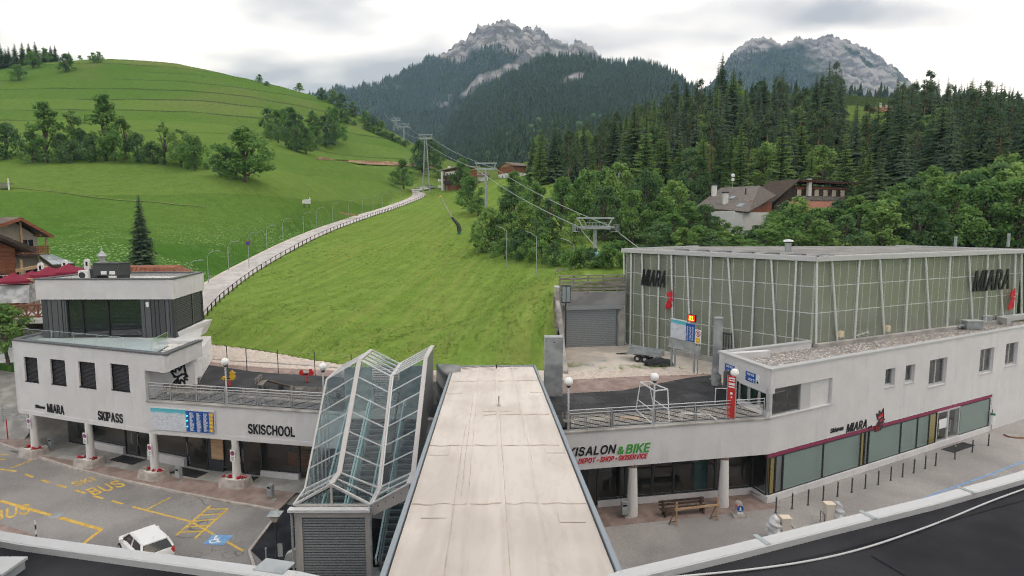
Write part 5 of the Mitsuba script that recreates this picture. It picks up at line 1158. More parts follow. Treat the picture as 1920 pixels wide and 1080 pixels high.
for u in np.linspace(am + 0.2, a1 - 1.0, 3)[1:]:
    part(pb, 'divider', LF2.box(u + 0.0, u + 0.05, 0.128, 0.133, z0 + 0.10, z1 - 0.25), 'black')
for z in np.linspace(z0 + 0.12, z1 - 0.45, 5):
    part(pb, 'pictogram', LF2.box(a1 - 0.42, a1 - 0.12, 0.128, 0.134, z, z + 0.24), 'sign_yellow')
for z in (z0 + 0.42, z0 + 0.85, z0 + 1.2):
    k = part(pb, 'lamp', LF2.put(ball((0, 0, 0), 0.045, 1), u=am + 0.12, z=z, n=0.14), 'black')
    scene[k]['emitter'] = {'type': 'area', 'radiance': {'type': 'rgb', 'value': [0.05, 0.9, 0.4]}}

# planters round the column feet, with flowers; parking ban signs on the columns; litter bins
for i, c in enumerate(col_at):
    fr = LF1 if i < 3 else LF2
    u, n = (np.array(c[:2]) - fr.a) @ fr.t, (np.array(c[:2]) - fr.a) @ fr.n
    where = ('at the far left', 'near the word SKIPASS', 'under the map board', 'by the ski school door')[i]
    pl = thing('planter', f'stone planter with red flowers {where}', 'planter', 'planters round the columns')
    ang = np.linspace(0, 2 * np.pi, 15)[:-1]
    rx, ry = 1.18, 0.80
    ring = [(np.sign(math.cos(a)) * abs(math.cos(a)) ** 0.6 * rx, np.sign(math.sin(a)) * abs(math.sin(a)) ** 0.6 * ry) for a in ang]
    for j in range(14):
        (xa, ya), (xb, yb) = ring[j], ring[(j + 1) % 14]
        g = 0.012
        xa, xb, ya, yb = xa + (xb - xa) * g, xb - (xb - xa) * g, ya + (yb - ya) * g, yb - (yb - ya) * g
        o, q = 0.99, 0.86
        P = [fr.p(u + x * s, n + 0.15 - y * s, z) for x, y, s, z in ((xa, ya, o, STREET), (xb, yb, o, STREET), (xb, yb, 0.6, STREET), (xa, ya, 0.6, STREET), (xa, ya, q, 0.30), (xb, yb, q, 0.30), (xb, yb, 0.6, 0.30), (xa, ya, 0.6, 0.30))]
        part(pl, 'stone', hexa(P), 'stone_grey')
    part(pl, 'bed', extrude(Polygon([fr.p(u + x * 0.68, n + 0.15 - y * 0.68, 0)[:2] for x, y in ring]), 0.02, 0.25), 'pebble')
    for s in (-1, 1):
        g = np.random.default_rng(20 + i * 2 + s)
        ctr = np.array(fr.p(u + s * 0.52, n + 0.2, 0.32))
        part(pl, 'flower', leaf_faces(g, ctr + g.normal(0, 1, (5, 3)) * [0.14, 0.10, 0.04], np.full(5, 0.15), 34, 0.05), 'flower_red', kind='stuff')
        part(pl, 'leaves', leaf_faces(g, ctr + g.normal(0, 1, (6, 3)) * [0.2, 0.14, 0.02] - [0, 0, 0.05], np.full(6, 0.12), 22, 0.04), 'leaf_dark', kind='stuff')
    sg = thing('parking_ban_sign', f'white no stopping plate on the column {where}', 'sign', 'no stopping signs on the columns')
    zc = (2.35, 1.9, 1.85, 1.95)[i]
    P = lambda m, z, dn: fr.put(m, u, z, n + 0.34 + dn)
    part(sg, 'plate', P(hexa([(-.19, -.42, 0), (.19, -.42, 0), (.19, .42, 0), (-.19, .42, 0), (-.19, -.42, .02), (.19, -.42, .02), (.19, .42, .02), (-.19, .42, .02)]), zc, 0), 'sign_white')
    disc = Point(0, 0.17).buffer(0.165)
    part(sg, 'disc', P(extrude(unary_union([disc.difference(Point(0, 0.17).buffer(0.12)), LineString([(-0.09, 0.26), (0.09, 0.08)]).buffer(0.022)]), 0.006), zc, 0.02), 'sign_red')
    part(sg, 'disc_field', P(extrude(Point(0, 0.17).buffer(0.119).difference(LineString([(-0.1, 0.27), (0.1, 0.07)]).buffer(0.023)), 0.004), zc, 0.02), 'sign_blue')
    part(sg, 'print', P(cat([hexa([(-w, y, 0), (w, y, 0), (w, y + .03, 0), (-w, y + .03, 0), (-w, y, .004), (w, y, .004), (w, y + .03, .004), (-w, y + .03, .004)]) for w, y in ((.12, -.12), (.1, -.19), (.13, -.26), (.08, -.33))]), zc, 0.02), 'letter_black')
    part(sg, 'bracket', fr.box(u - 0.03, u + 0.03, n + 0.2, n + 0.345, zc + 0.1, zc + 0.16), 'steel')

def bin_(x, y, z, rot, label):
    k = thing('litter_bin', label, 'bin', 'grey litter bins on posts')
    tr = lambda m: ((m[0] @ np.array([[math.cos(rot), math.sin(rot), 0], [-math.sin(rot), math.cos(rot), 0], [0, 0, 1]])) + [x, y, z], m[1])
    part(k, 'post', tr(bx(0.20, 0.27, -0.04, 0.04, 0.0, 1.12)), 'galvanised')
    part(k, 'body', tr(bx(-0.18, 0.19, -0.15, 0.15, 0.28, 0.98)), 'galvanised')
    part(k, 'opening', tr(bx(-0.14, 0.15, -0.155, -0.15, 0.80, 0.92)), 'black')
    part(k, 'hood', tr(cat([bx(-0.2, 0.21, -0.17, 0.17, 1.02, 1.06), bx(-0.2, -0.17, -0.16, 0.16, 0.98, 1.02), bx(0.17, 0.2, -0.16, 0.16, 0.98, 1.02)])), 'galvanised')
    part(k, 'foot', tr(bx(0.05, 0.42, -0.18, 0.18, -0.03, 0.06)), 'concrete')

bin_(*(-37.23, 47.75), WALK, -0.3, 'slim grey bin right of the far left planter')
bin_(*(-23.73, 41.81), WALK, -0.3, 'grey bin right of the planter under the piste map board')
bin_(*(-16.03, 38.87), WALK, -0.3, 'grey bin right of the planter by the ski school')
bin_(*(7.03, 36.58), STREET, 0.2, 'grey bin left of the right wing column near the bench')

# plant on the pavilion roof
hp = thing('heat_pump', 'large dark blue roof unit on the pavilion', 'heat pump')
_a, _b = (-36.21, 53, 13.46), (-33.95, 53, 14.57)
part(hp, 'casing', bx(_a[0], _b[0], 52.6, 54.2, 13.55, _b[2]), 'cladding_dark')
part(hp, 'hood', bx(_a[0] + 0.05, _b[0] + 0.05, 52.5, 54.3, _b[2], _b[2] + 0.06), 'dark_metal')
for f in (0.30, 0.62):
    part(hp, 'label_plate', bx(_a[0] + f * (_b[0] - _a[0]), _a[0] + (f + 0.22) * (_b[0] - _a[0]), 52.59, 52.6, 13.65, 13.95), 'sign_white')
part(hp, 'foot', cat([bx(_a[0] + 0.1, _a[0] + 0.25, 52.6, 54.2, 13.15, 13.55), bx(_b[0] - 0.25, _b[0] - 0.1, 52.6, 54.2, 13.15, 13.55)]), 'dark_metal')
ac = thing('air_conditioner', 'white air conditioner unit left of the dark roof unit', 'air conditioner')
_a, _b = (-37.31, 52.5, 13.41), (-36.48, 52.5, 14.01)
part(ac, 'casing', bx(_a[0], _b[0], 52.3, 52.8, 13.2, 14.0), 'paint_white')
part(ac, 'fan_grille', Frame((_a[0], 52.29), (_b[0], 52.29)).put(lathe([(0.0, 0.02), (0.06, 0.02), (0.07, 0.0), (0.24, 0.0), (0.25, 0.02), (0.28, 0.02), (0.28, 0)], 18), 0.34, 13.6, 0.0), 'dark_metal')
ac2 = thing('roof_fan', 'black cylindrical fan unit between the white and the dark roof units', 'fan')
_a = (-36.34, 52.8, 13.61)
part(ac2, 'drum', lathe([(0.0, 14.0), (0.30, 14.0), (0.33, 13.9), (0.33, 13.3), (0.22, 13.2), (0.22, 13.15)], 16, (_a[0], 52.9, 0)), 'dark_metal', smooth=40)
part(ac2, 'cap', lathe([(0.0, 14.2), (0.2, 14.15), (0.36, 14.05), (0.36, 14.02), (0, 14.02)], 16, (_a[0], 52.9, 0)), 'dark_metal', smooth=40)

# ---------------------------------------------------------------- terraces behind the railings
_bl = [(-31.15, 55.55), (-28.61, 54.46), (-25.5, 53.01), (-22.47, 51.44), (-19.89, 50.68), (-16.05, 49.95), (-11.27, 48.55), (-4.28, 47.87)]
_fl = [LF1.p(uN, -0.44, 0)[:2], LF1.p(LF1.len, -0.44, 0)[:2], LF2.p(LF2.len, -0.44, 0)[:2], (-1.0, 40.5), (4.3, 36.6)]
_br = [(1.17, 43.62), (3.9, 44.47), (8.4, 45.35), (14.5, 49.24), (16.82, 50.13), (16.51, 47.87)]
setting('terrace', sheet(_fl[:3] + [(-1.5, 38)] + _br[:1] + _bl[::-1][:1] + _bl[::-1][1:], DECK - 0.02, 0.25), 'rubber', label='black rubber surface of the left terrace')
_rt_poly = Polygon([RF.p(0.0, -0.44, 0)[:2], RF.p(RF.len, -0.44, 0)[:2], (16.0, 43), (15.6, 46.6)] + _br[::-1][1:] + [(-1.0, 43.0), (-1.2, 38)])
_k = setting('rubber_terrace', sheet(list(_rt_poly.exterior.coords)[:-1], DECK - 0.03, 0.2), 'rubber', label='black rubber mat surface of the right terrace')
for i in range(-6, 16):
    for j in range(0, 12):
        q = Polygon([RF.p(i * 1.52 + 0.4 * (j % 2), -0.5 - j * 0.98, 0)[:2], RF.p(i * 1.52 + 0.4 * (j % 2) + 1.5, -0.5 - j * 0.98, 0)[:2], RF.p(i * 1.52 + 0.4 * (j % 2) + 1.5, -1.46 - j * 0.98, 0)[:2], RF.p(i * 1.52 + 0.4 * (j % 2), -1.46 - j * 0.98, 0)[:2]]).intersection(_rt_poly)
        if q.area > 0.3:
            part(_k, 'tile', sheet(list(q.exterior.coords)[:-1], DECK - 0.006 + 0.008 * RNG.random(), 0.02), ('rubber', 'rubber_light', 'rubber')[RNG.integers(3)])
_rl = [(-31.64, 56.45), (-28.68, 55.55), (-25.03, 53.83), (-21.65, 52.81), (-16.69, 52.01), (-11.8, 50.87), (-4.47, 50.13)]
setting('path', sheet(_bl + _rl[::-1], DECK - 0.012, 0.2), 'red_paving', label='red paved strip behind the left terrace')
_ml = [(-36.24, 64.85), (-32.69, 63.96), (-28.49, 61.7), (-24.56, 60.11), (-20.66, 58.1), (-16.94, 56), (-13.7, 53.01), (-9.31, 52.21), (-4.62, 51.82)]
setting('gravel_path', sheet(_rl + [(a, b + 0.9) for a, b in _ml[::-1]], DECK - 0.02, 0.2), 'gravel_path', label='pale gravel path along the meadow')
_kl = [(-32.02, 57.15), (-29.13, 56.45), (-25.71, 55.33), (-22.39, 54.68), (-17.07, 53.21), (-14.48, 52.41)]
setting('path_edging', cat([bar((*a, DECK + 0.0), (*b, DECK + 0.0), 0.14, 0.1) for a, b in zip(_kl[:-1], _kl[1:])]), 'stone_grey', label='pale stone edging in the gravel path')
_rr = [(-4.28, 47.87), (1.28, 47.87), (4.25, 48.55), (10.66, 49.77), (15.71, 50.31), (17, 50.68)]
setting('paved_strip', sheet([(-3.91, 43.62), (1.17, 43.62), (3.9, 44.47), (8.4, 45.35), (14.5, 49.24), (16.82, 50.13)] + _rr[::-1], DECK - 0.012, 0.2), 'red_paving', label='red paved strip behind the right terrace')
_yr = [(-4.52, 50.68), (1.81, 50.87), (4.42, 51.06), (8.84, 52.21), (14.26, 53.01), (16.33, 50.87)]
setting('paved_walk', sheet(_rr[:-1] + _yr[::-1], DECK - 0.014, 0.2), 'gravel_path', label='beige paved walk before the yard')
setting('yard', sheet(_yr[2:] + [(15.2, 46.8), (24.0, 47.6), (23.6, 48.8), (13.0, 61.9), (11.9, 63.2), (5.0, 62.0), (4.4, 60)], DECK - 0.018, 0.2), 'yard_concrete', label='concrete yard in front of the garage')
setting('verge_strip', sheet(_yr[:3] + [(4.6, 54), (4.4, 53), (1.5, 54.0), (-5, 54)], DECK - 0.022, 0.2), 'gravel_path', label='gravel edge below the meadow')
for p in ((6.9, 53.83), (8.21, 55.55)):
    single('drain_cover', bx(p[0] - 0.5, p[0] + 0.5, p[1] - 0.25, p[1] + 0.25, DECK - 0.016, DECK + 0.004), 'galvanised', 'rectangular drain cover in the yard, ' + ('nearer the railing' if p[0] < 8 else 'nearer the trailer'), 'drain cover')
# weeds at the foot of the wall and along the yard edge
_g = np.random.default_rng(77)
_w = np.array([(5, 53.42, 5.4), (5.53, 54.04, 5.4), (5.85, 53.42, 5.4), (11.95, 52.61, 5.4), (12.99, 53.01, 5.4), (13.6, 52.61, 5.4), (10.39, 53.01, 5.4), (9.38, 52.61, 5.4), (11.02, 52.61, 5.4)])
setting('weeds', leaf_faces(_g, np.repeat(_w, 6, 0) + _g.normal(0, 1, (54, 3)) * [0.8, 0.35, 0.03], np.full(54, 0.28), 18, 0.05), 'leaf_light', kind='stuff', label='weeds along the yard edge')

def railing(name, label, stops, ends):
    """stops: list of (frame, u) posts in order; rails run between neighbours."""
    k = thing(name, label, 'railing')
    pts = [np.array(fr.p(u, -0.12, 0)) for fr, u in stops]
    for p in pts:
        part(k, 'post', bar((p[0], p[1], DECK), (p[0], p[1], DECK + 1.34), 0.06), 'steel')
    for a, b in zip(pts[:-1], pts[1:]):
        d = (b - a) / np.linalg.norm(b - a)
        for z, r in ((1.30, 0.032), (1.10, 0.026)):
            part(k, 'rail', tube([a + [0, 0, DECK + z], b + [0, 0, DECK + z]], r, 8), 'steel', smooth=40)
        a2, b2 = a + d * 0.12, b - d * 0.12
        z0, z1 = DECK + 0.20, DECK + 0.93
        part(k, 'panel_frame', cat([bar(a2 + [0, 0, z1], b2 + [0, 0, z1], 0.035), bar(a2 + [0, 0, z0], b2 + [0, 0, z0], 0.035), bar(a2 + [0, 0, z0], a2 + [0, 0, z1], 0.03), bar(b2 + [0, 0, z0], b2 + [0, 0, z1], 0.03)]), 'steel')
        part(k, 'wire', cat([tube([a2 + [0, 0, z], b2 + [0, 0, z]], 0.008, 4, False) for z in np.linspace(z0 + 0.07, z1 - 0.07, 8)]), 'steel', kind='stuff')
        part(k, 'clip', cat([bar(a + d * f * np.linalg.norm(b - a) + [0, 0, DECK + 0.93], a + d * f * np.linalg.norm(b - a) + [0, 0, DECK + 1.10], 0.02) for f in (0.25, 0.75)]), 'steel')

railing('terrace_railing', 'steel railing with wire panels along the left terrace', [(LF1, uN + 0.12), (LF2, (1.72, 5.56)[0]), (LF2, (3.84, 5.5)[0]), (LF2, (6.12, 5.44)[0]), (LF2, (8.6, 5.4)[0]), (LF2, (11.23, 5.38)[0]), (LF2, (13.6, 5.35)[0])], 0)
railing('terrace_railing', 'steel railing with wire panels along the right terrace', [(RF, 0.2), (RF, (-0.92, 5.74)[0] + 0.01), (RF, (1.82, 5.72)[0]), (RF, (4.64, 5.71)[0]), (RF, (7.43, 5.7)[0]), (RF, (10.15, 5.7)[0]), (RF, RF.len - 0.35)], 0)

def globe_lamp(x, y, label):
    k = thing('globe_lamp', label, 'lamp', 'globe lamps on the terraces')
    part(k, 'post', tube([(x, y, DECK), (x, y, DECK + 2.75)], 0.055, 8), 'steel_white', smooth=40)
    part(k, 'collar', lathe([(0.05, 2.68), (0.10, 2.72), (0.14, 2.80), (0.10, 2.84), (0.05, 2.86)], 14, (x, y, DECK)), 'dark_metal', smooth=40)
    part(k, 'globe', ball((x, y, DECK + 3.07), 0.265, 3), 'globe', smooth=True)

for (fr, u), l in (((LF2, (6.12, 5.44)[0]), 'white globe lamp at the left railing near the yellow rocker'), ((LF2, (13.52, 5.34)[0]), 'white globe lamp beside the glass canopy'), ((RF, (-0.92, 5.74)[0]), 'white globe lamp beside the grey pylon at the left end of the right railing'), ((RF, (4.68, 5.7)[0]), 'white globe lamp in front of the ski rack'), ((RF, (10.19, 5.7)[0]), 'white globe lamp before the red banner')):
    p = fr.p(u, -0.28, 0)
    globe_lamp(p[0], p[1], l)

def bench(x, y, rot, L, label, m='timber_grey', back=True, z=DECK, group='plank benches on the terraces'):
    k = thing('bench', label, 'bench', group)
    R = np.array([[math.cos(rot), math.sin(rot), 0], [-math.sin(rot), math.cos(rot), 0], [0, 0, 1]])
    tr = lambda m_: (m_[0] @ R + [x, y, z], m_[1])
    for i in range(3):
        part(k, 'seat_plank', tr(bx(-L / 2, L / 2, -0.22 + i * 0.15, -0.09 + i * 0.15, 0.42, 0.47)), m)
    if back:
        for i in range(2):
            part(k, 'back_plank', tr(bx(-L / 2, L / 2, 0.27 + 0.04 * i, 0.31 + 0.04 * i, 0.56 + i * 0.19, 0.70 + i * 0.19)), m)
    for s in np.linspace(-L / 2 + 0.25, L / 2 - 0.25, max(2, int(L / 1.3))):
        part(k, 'leg', tr(cat([bx(s - 0.06, s + 0.06, -0.2, -0.08, 0, 0.42), bx(s - 0.06, s + 0.06, 0.15, 0.26, 0, 0.95 if back else 0.42)])), m)
    return k

_ang = math.atan2(LF2.t[1], LF2.t[0])
p = LF2.p((7.54, 5.53)[0], -0.75, 0); bench(p[0] + 1.1, p[1], _ang, 4.0, 'long grey plank bench right behind the left railing, centre')
p = LF2.p((11.79, 5.49)[0], -0.75, 0); bench(p[0] + 0.4, p[1], _ang, 3.4, 'long grey plank bench behind the left railing next to the glass canopy')
p = LF2.p((11.6, 5.78)[0], -2.4, 0); bench(p[0], p[1], _ang, 4.2, 'grey plank bench in the second row behind the left railing')
p = LF2.p((1.37, 5.54)[0], -0.9, 0); bench(p[0], p[1] + 0.2, _ang, 2.6, 'grey plank bench at the left end of the left railing')
p = LF2.p((3.11, 5.57)[0], -1.0, 0); bench(p[0] + 0.2, p[1] + 0.3, _ang, 1.9, 'short grey bench under the black cockerel')
x, y = (-19.24, 45.96); bench(x, y, math.radians(98), 1.5, 'grey plank bench seen from its end, in the middle of the left terrace')
x, y = (-26.42, 49.24); bench(x, y, math.radians(70), 2.0, 'grey bench stack at the corner of the recessed wall')
x, y = (-25.28, 46.9); bench(x, y, math.radians(60), 1.8, 'low grey bench in front of the stack by the recessed wall', back=False)
p = RF.p((0.51, 5.81)[0], -0.8, 0); bench(p[0], p[1], math.atan2(RF.t[1], RF.t[0]), 3.2, 'long grey plank bench behind the right railing')
_a, _b = (-19.78, 47.11, 5.6), (-15.78, 44.78, 5.6)
sw = thing('seesaw', 'long dark seesaw beam lying on the left terrace', 'seesaw')
part(sw, 'beam', bar((_a[0], _a[1], DECK + 0.42), (_b[0], _b[1], DECK + 0.22), 0.14, 0.12), 'timber_dark')
part(sw, 'pivot', bx((_a[0] + _b[0]) / 2 - 0.15, (_a[0] + _b[0]) / 2 + 0.15, (_a[1] + _b[1]) / 2 - 0.15, (_a[1] + _b[1]) / 2 + 0.15, DECK, DECK + 0.3), 'dark_metal')
part(sw, 'seat', bar((_b[0] - 0.45, _b[1] + 0.05, DECK + 0.31), (_b[0] + 0.1, _b[1] - 0.05, DECK + 0.29), 0.34, 0.05), 'timber_grey')

def spring(k, x, y):
    t = np.linspace(0, 5 * 2 * np.pi, 60)
    part(k, 'spring', tube(np.c_[x + 0.11 * np.cos(t), y + 0.11 * np.sin(t), DECK + 0.02 + t / t[-1] * 0.42], 0.022, 5), 'toy_red', smooth=True)

x, y = (-22.07, 46.58)
k = thing('spring_rider', 'yellow duck spring rider on the left terrace', 'spring rider')
spring(k, x, y)
part(k, 'body', (lambda m: (np.c_[x + m[0][:, 0] - 0.45, m[0][:, 2] + y - 0.06, m[0][:, 1] + DECK + 0.45], m[1]))(extrude(unary_union([Point(0.72, 0.28).buffer(0.24), Point(0.70, 0.62).buffer(0.16), Polygon([(0.84, 0.66), (1.0, 0.60), (0.84, 0.56)]), Polygon([(0.05, 0.05), (0.7, 0.05), (0.7, 0.2), (0.1, 0.2)]), Point(0.04, 0.2).buffer(0.14)]), 0.12)), 'toy_yellow')
part(k, 'seat', bx(x - 0.25, x + 0.12, y - 0.15, y + 0.15, DECK + 0.62, DECK + 0.68), 'black')
x, y = (-16.46, 47.87)
k = thing('spring_rider', 'red spring rider with two round ends near the globe lamp', 'spring rider')
spring(k, x, y)
part(k, 'body', (lambda m: (np.c_[x + m[0][:, 0] - 0.45, m[0][:, 2] + y - 0.06, m[0][:, 1] + DECK + 0.45], m[1]))(extrude(unary_union([Point(0.85, 0.28).buffer(0.2), Point(0.80, 0.50).buffer(0.12), Polygon([(0.05, 0.08), (0.85, 0.08), (0.85, 0.2), (0.05, 0.2)]), Point(0.04, 0.28).buffer(0.17), Point(0.06, 0.46).buffer(0.09)]), 0.12)), 'toy_red')
part(k, 'seat', bx(x - 0.22, x + 0.12, y - 0.15, y + 0.15, DECK + 0.64, DECK + 0.70), 'black')
# wire fence of thin posts behind the terrace
wf = thing('wire_fence', 'thin dark posts with wires along the back of the left terrace', 'fence')
_wp = [np.array(p) for p in [(-30.3, 54.89), (-27.76, 53.83), (-24.9, 52.41), (-22.79, 51.44), (-19.8, 50.68), (-16.45, 49.95), (-13.14, 49.06)]]
for p in _wp:
    part(wf, 'post', tube([(p[0], p[1], DECK), (p[0] - 0.02, p[1], DECK + 2.0)], 0.035, 5), 'dark_metal')
part(wf, 'wire', cat([tube([(*a, DECK + z), (*b, DECK + z)], 0.006, 3, False) for a, b in zip(_wp[:-1], _wp[1:]) for z in (0.9, 1.9)]), 'galvanised', kind='stuff')

# ---------------------------------------------------------------- right wing: shop and ticket windows
sh = thing('ski_shop', 'long light grey wing on the right with a gravel roof and a glazed shop front', 'building')
PR = 8.55
uL = RW.len
HOLES = [((12.84, 7.13), (14.11, 5.73), 1), ((15.52, 7.11), (16.8, 5.68), 1), ((18.9, 7.16), (21.51, 4.95), 2), ((26.84, 7.22), (29.23, 5.02), 2), ((31.34, 7.3), (33.61, 5.2), 2)]
poly = Polygon([(0, 2.95), (uL, 2.95), (uL, PR), (0, PR)])
hs = [(a[0], b[0], min(a[1], b[1]), max(a[1], b[1]), n) for a, b, n in HOLES]
for a, b, z0, z1, n in hs:
    poly = poly.difference(sbox(a, z0, b, z1))
c0, c1 = (-0.07, 6.62)[0], (6.45, 6.27)[0]
cz0, cz1 = 5.42, 7.30
poly = poly.difference(sbox(-0.1, cz0, c1, cz1))
usR = (29.6, 0.46)[0]
poly = poly.union(sbox(usR, -0.4, uL, 2.96))
part(sh, 'wall', RW.wall(poly, 0.4), 'plaster', label='light grey rendered street wall of the right wing')
for a, b, z0, z1, n in hs:
    t = 0.07
    xs = np.linspace(a, b, n + 1)
    w = part(sh, 'window', cat([RW.box(a, a + t, -0.34, -0.22, z0, z1), RW.box(b - t, b, -0.34, -0.22, z0, z1), RW.box(a + t, b - t, -0.34, -0.22, z1 - t, z1), RW.box(a + t, b - t, -0.34, -0.22, z0, z0 + t + 0.08)] + ([RW.box(xs[1] - 0.05, xs[1] + 0.05, -0.335, -0.215, z0 + t, z1 - t)] if n == 2 else [])), 'cap_light')
    part(w, 'sill', RW.box(a - 0.06, b + 0.06, -0.22, 0.07, z0 - 0.06, z0 + 0.0), 'cap_light')
    part(w, 'reveal', RW.box(a, b, -0.399, -0.38, z0, z1), 'black')
    for k in range(n):
        part(w, 'pane', quad(RW.p(xs[k] + t, -0.28, z0 + t), RW.p(xs[k + 1] - t, -0.28, z0 + t), RW.p(xs[k + 1] - t, -0.28, z1 - t), RW.p(xs[k] + t, -0.28, z1 - t)), 'glass')
# corner window: dark pane, grey post, white blind
w = part(sh, 'corner_window', cat([RW.box(0.0, 0.14, -0.34, -0.04, cz0, cz1), RW.box(c1 - 0.1, c1, -0.3, -0.1, cz0, cz1), RW.box(0.0, c1 + 0.05, -0.32, 0.08, cz0 - 0.08, cz0), RW.box(c1 * 0.50, c1 * 0.66, -0.3, -0.12, cz0, cz1)]), 'cap_light')
part(w, 'pane', quad(RW.p(0.1, -0.2, cz0), RW.p(c1 * 0.5, -0.2, cz0), RW.p(c1 * 0.5, -0.2, cz1), RW.p(0.1, -0.2, cz1)), 'glass')
part(w, 'blind', cat([RW.box(c1 * 0.66, c1 - 0.1, -0.26, -0.2, z, z + 0.058) for z in np.arange(cz0, cz1 - 0.05, 0.062)]), 'blind_white', kind='stuff', label='white roller blind')
part(sh, 'interior_wall', RW.box(0.3, c1, -4.2, -4.0, 5.4, cz1 + 0.3), 'interior')
# ticket face towards the terrace
tz = 6.98
part(sh, 'ticket_band', TF.wall(Polygon([(-0.2, tz), (TF.len, tz), (TF.len, PR), (-0.2, PR)]), 0.4), 'plaster')
part(sh, 'ticket_soffit', sheet([TF.p(0, -0.1, 0)[:2], TF.p(TF.len - .05, -0.1, 0)[:2], RW.p(1.5, -0.1, 0)[:2], (22, 46), (20, 49)], tz + 0.002), 'concrete')
part(sh, 'corner_post', RW.box(0.14, 0.34, -0.36, -0.1, 5.4, tz), 'cap_light')
tw = TF.len
for a, b in ((tw - 1.0, tw - 0.15), (tw - 2.1, tw - 1.05), (tw - 3.2, tw - 2.15)):
    glazed(sh, TF, a, b, 5.75, tz, 'ticket_window', frame='cap_light', t=0.06)
part(sh, 'ticket_sill', TF.box(tw - 3.3, tw, -0.25, 0.06, 5.4, 5.74), 'plaster')
part(sh, 'green_panel', TF.box(0.0, tw - 3.3, -1.3, -1.2, 5.4, tz), cat_green := mat('panel_green', (0.02, 0.13, 0.095), 0.4), label='dark green panel under the band')
part(sh, 'interior_wall', TF.box(tw - 3.3, tw - 2.0, -3.2, -3.0, 5.4, tz), 'interior')
for i, (a, b) in enumerate((((0.59, 7.77), (2.18, 7.87)), ((3.01, 8.02), (4.49, 8.12)))):
    zz = (7.30, 7.95)
    k = thing('ticket_sign', ('blue and white ticket sign with the numeral one, on the band nearer the slim pylon', 'blue and white ticket sign with the numeral two, on the band nearer the street corner')[i], 'sign')
    u0, u1 = min(a[0], b[0]), max(a[0], b[0])
    part(k, 'plate', TF.box(u0, u0 + (u1 - u0) * 0.74, 0.004, 0.03, *zz), 'sign_blue')
    part(k, 'side_plate', TF.box(u0 + (u1 - u0) * 0.745, u1, 0.004, 0.03, *zz), 'sign_white')
    part(k, 'lettering', TF.put(text('SKIPASS', 0.15, (u1 - u0) * 0.52, 0.006), u0 + (u1 - u0) * 0.10, zz[1] - 0.22, 0.03), 'sign_white')
    part(k, 'number', TF.put(text(str(i + 1), 0.22, None, 0.006), u0 + (u1 - u0) * 0.56, zz[0] + 0.05, 0.03), 'sign_white')
    part(k, 'print', cat([TF.box(u0 + (u1 - u0) * 0.2, u0 + (u1 - u0) * 0.5, 0.03, 0.034, zz[0] + z, zz[0] + z + 0.04) for z in (0.1, 0.2)]), 'sign_white')
    part(k, 'pictogram', cat([TF.box(u1 - (u1 - u0) * 0.19, u1 - (u1 - u0) * 0.06, 0.03, 0.034, zz[0] + 0.06, zz[0] + 0.2), TF.box(u1 - (u1 - u0) * 0.16, u1 - (u1 - u0) * 0.08, 0.03, 0.034, zz[0] + 0.22, zz[0] + 0.27)]), 'letter_black')
# roof: gravel, parapet caps, back upstand
_gp = [TF.p(0.1, -0.4, 0)[:2], TF.p(TF.len - 0.1, -0.42, 0)[:2], RW.p(0.4, -0.4, 0)[:2], RW.p(uL, -0.4, 0)[:2], RW.p(uL, -4.2, 0)[:2], (52, 62.4), HL.p(HL.len, 0.1, 0)[:2], (22.5, 48.0)]
part(sh, 'roof_deck', sheet(_gp, 8.05), 'concrete')
_gpoly = Polygon(_gp).buffer(-0.2)
part(sh, 'gravel', pebbles(_gpoly, 8.075, 26000, 0.065, 12), 'pebble_brown', kind='stuff', label='brown and white roof gravel')
part(sh, 'gravel', pebbles(_gpoly, 8.08, 15000, 0.065, 13), 'pebble', kind='stuff', label='white stones in the roof gravel')
part(sh, 'gravel', pebbles(_gpoly, 8.075, 18000, 0.065, 14), 'pebble_grey', kind='stuff', label='grey stones in the roof gravel')
part(sh, 'parapet_cap', cat([RW.box(-0.12, uL, -0.42, 0.08, PR, PR + 0.13), TF.box(-0.3, TF.len - 0.30, -0.42, 0.08, PR, PR + 0.128)]), 'cap_light')
_bk = Frame(TF.p(-0.1, -0.2, 0), (23.9, 48.25))
part(sh, 'wall', _bk.box(0, _bk.len, -0.2, 0.15, 8.0, PR), 'plaster')
part(sh, 'parapet_cap', _bk.box(0, _bk.len, -0.25, 0.22, PR, PR + 0.126), 'cap_light')
part(sh, 'wall', TF.box(-0.2, 0.3, -4.0, -0.4, 5.4, PR), 'plaster')
# shop front
RED = mat('band_maroon', (0.24, 0.035, 0.085), 0.5)
YEL = mat('panel_yellow', (0.48, 0.34, 0.06), 0.5)
GRY = mat('panel_grey', (0.26, 0.26, 0.255), 0.5)
g0, g1 = 0.12, 2.93
part(sh, 'plinth', cat([RW.box(-0.05, usR, -0.3, 0.14, -0.35, g0 - 0.005)]), 'plaster')
part(sh, 'red_band', RW.box(0.02, usR, -0.20, -0.03, 2.66, g1), RED, label='maroon band over the shop windows')
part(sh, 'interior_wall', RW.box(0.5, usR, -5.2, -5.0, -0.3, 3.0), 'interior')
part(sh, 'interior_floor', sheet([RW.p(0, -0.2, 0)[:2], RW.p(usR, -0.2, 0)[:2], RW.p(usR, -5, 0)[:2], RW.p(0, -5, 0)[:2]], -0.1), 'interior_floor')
part(sh, 'soffit', sheet([RF.p(0, -0.3, 0)[:2], RF.p(RF.len, -0.3, 0)[:2], RW.p(0.3, -0.35, 0)[:2], RW.p(uL, -0.35, 0)[:2], RW.p(uL, -6, 0)[:2], (16, 46), (2, 44)], 2.96), 'concrete')
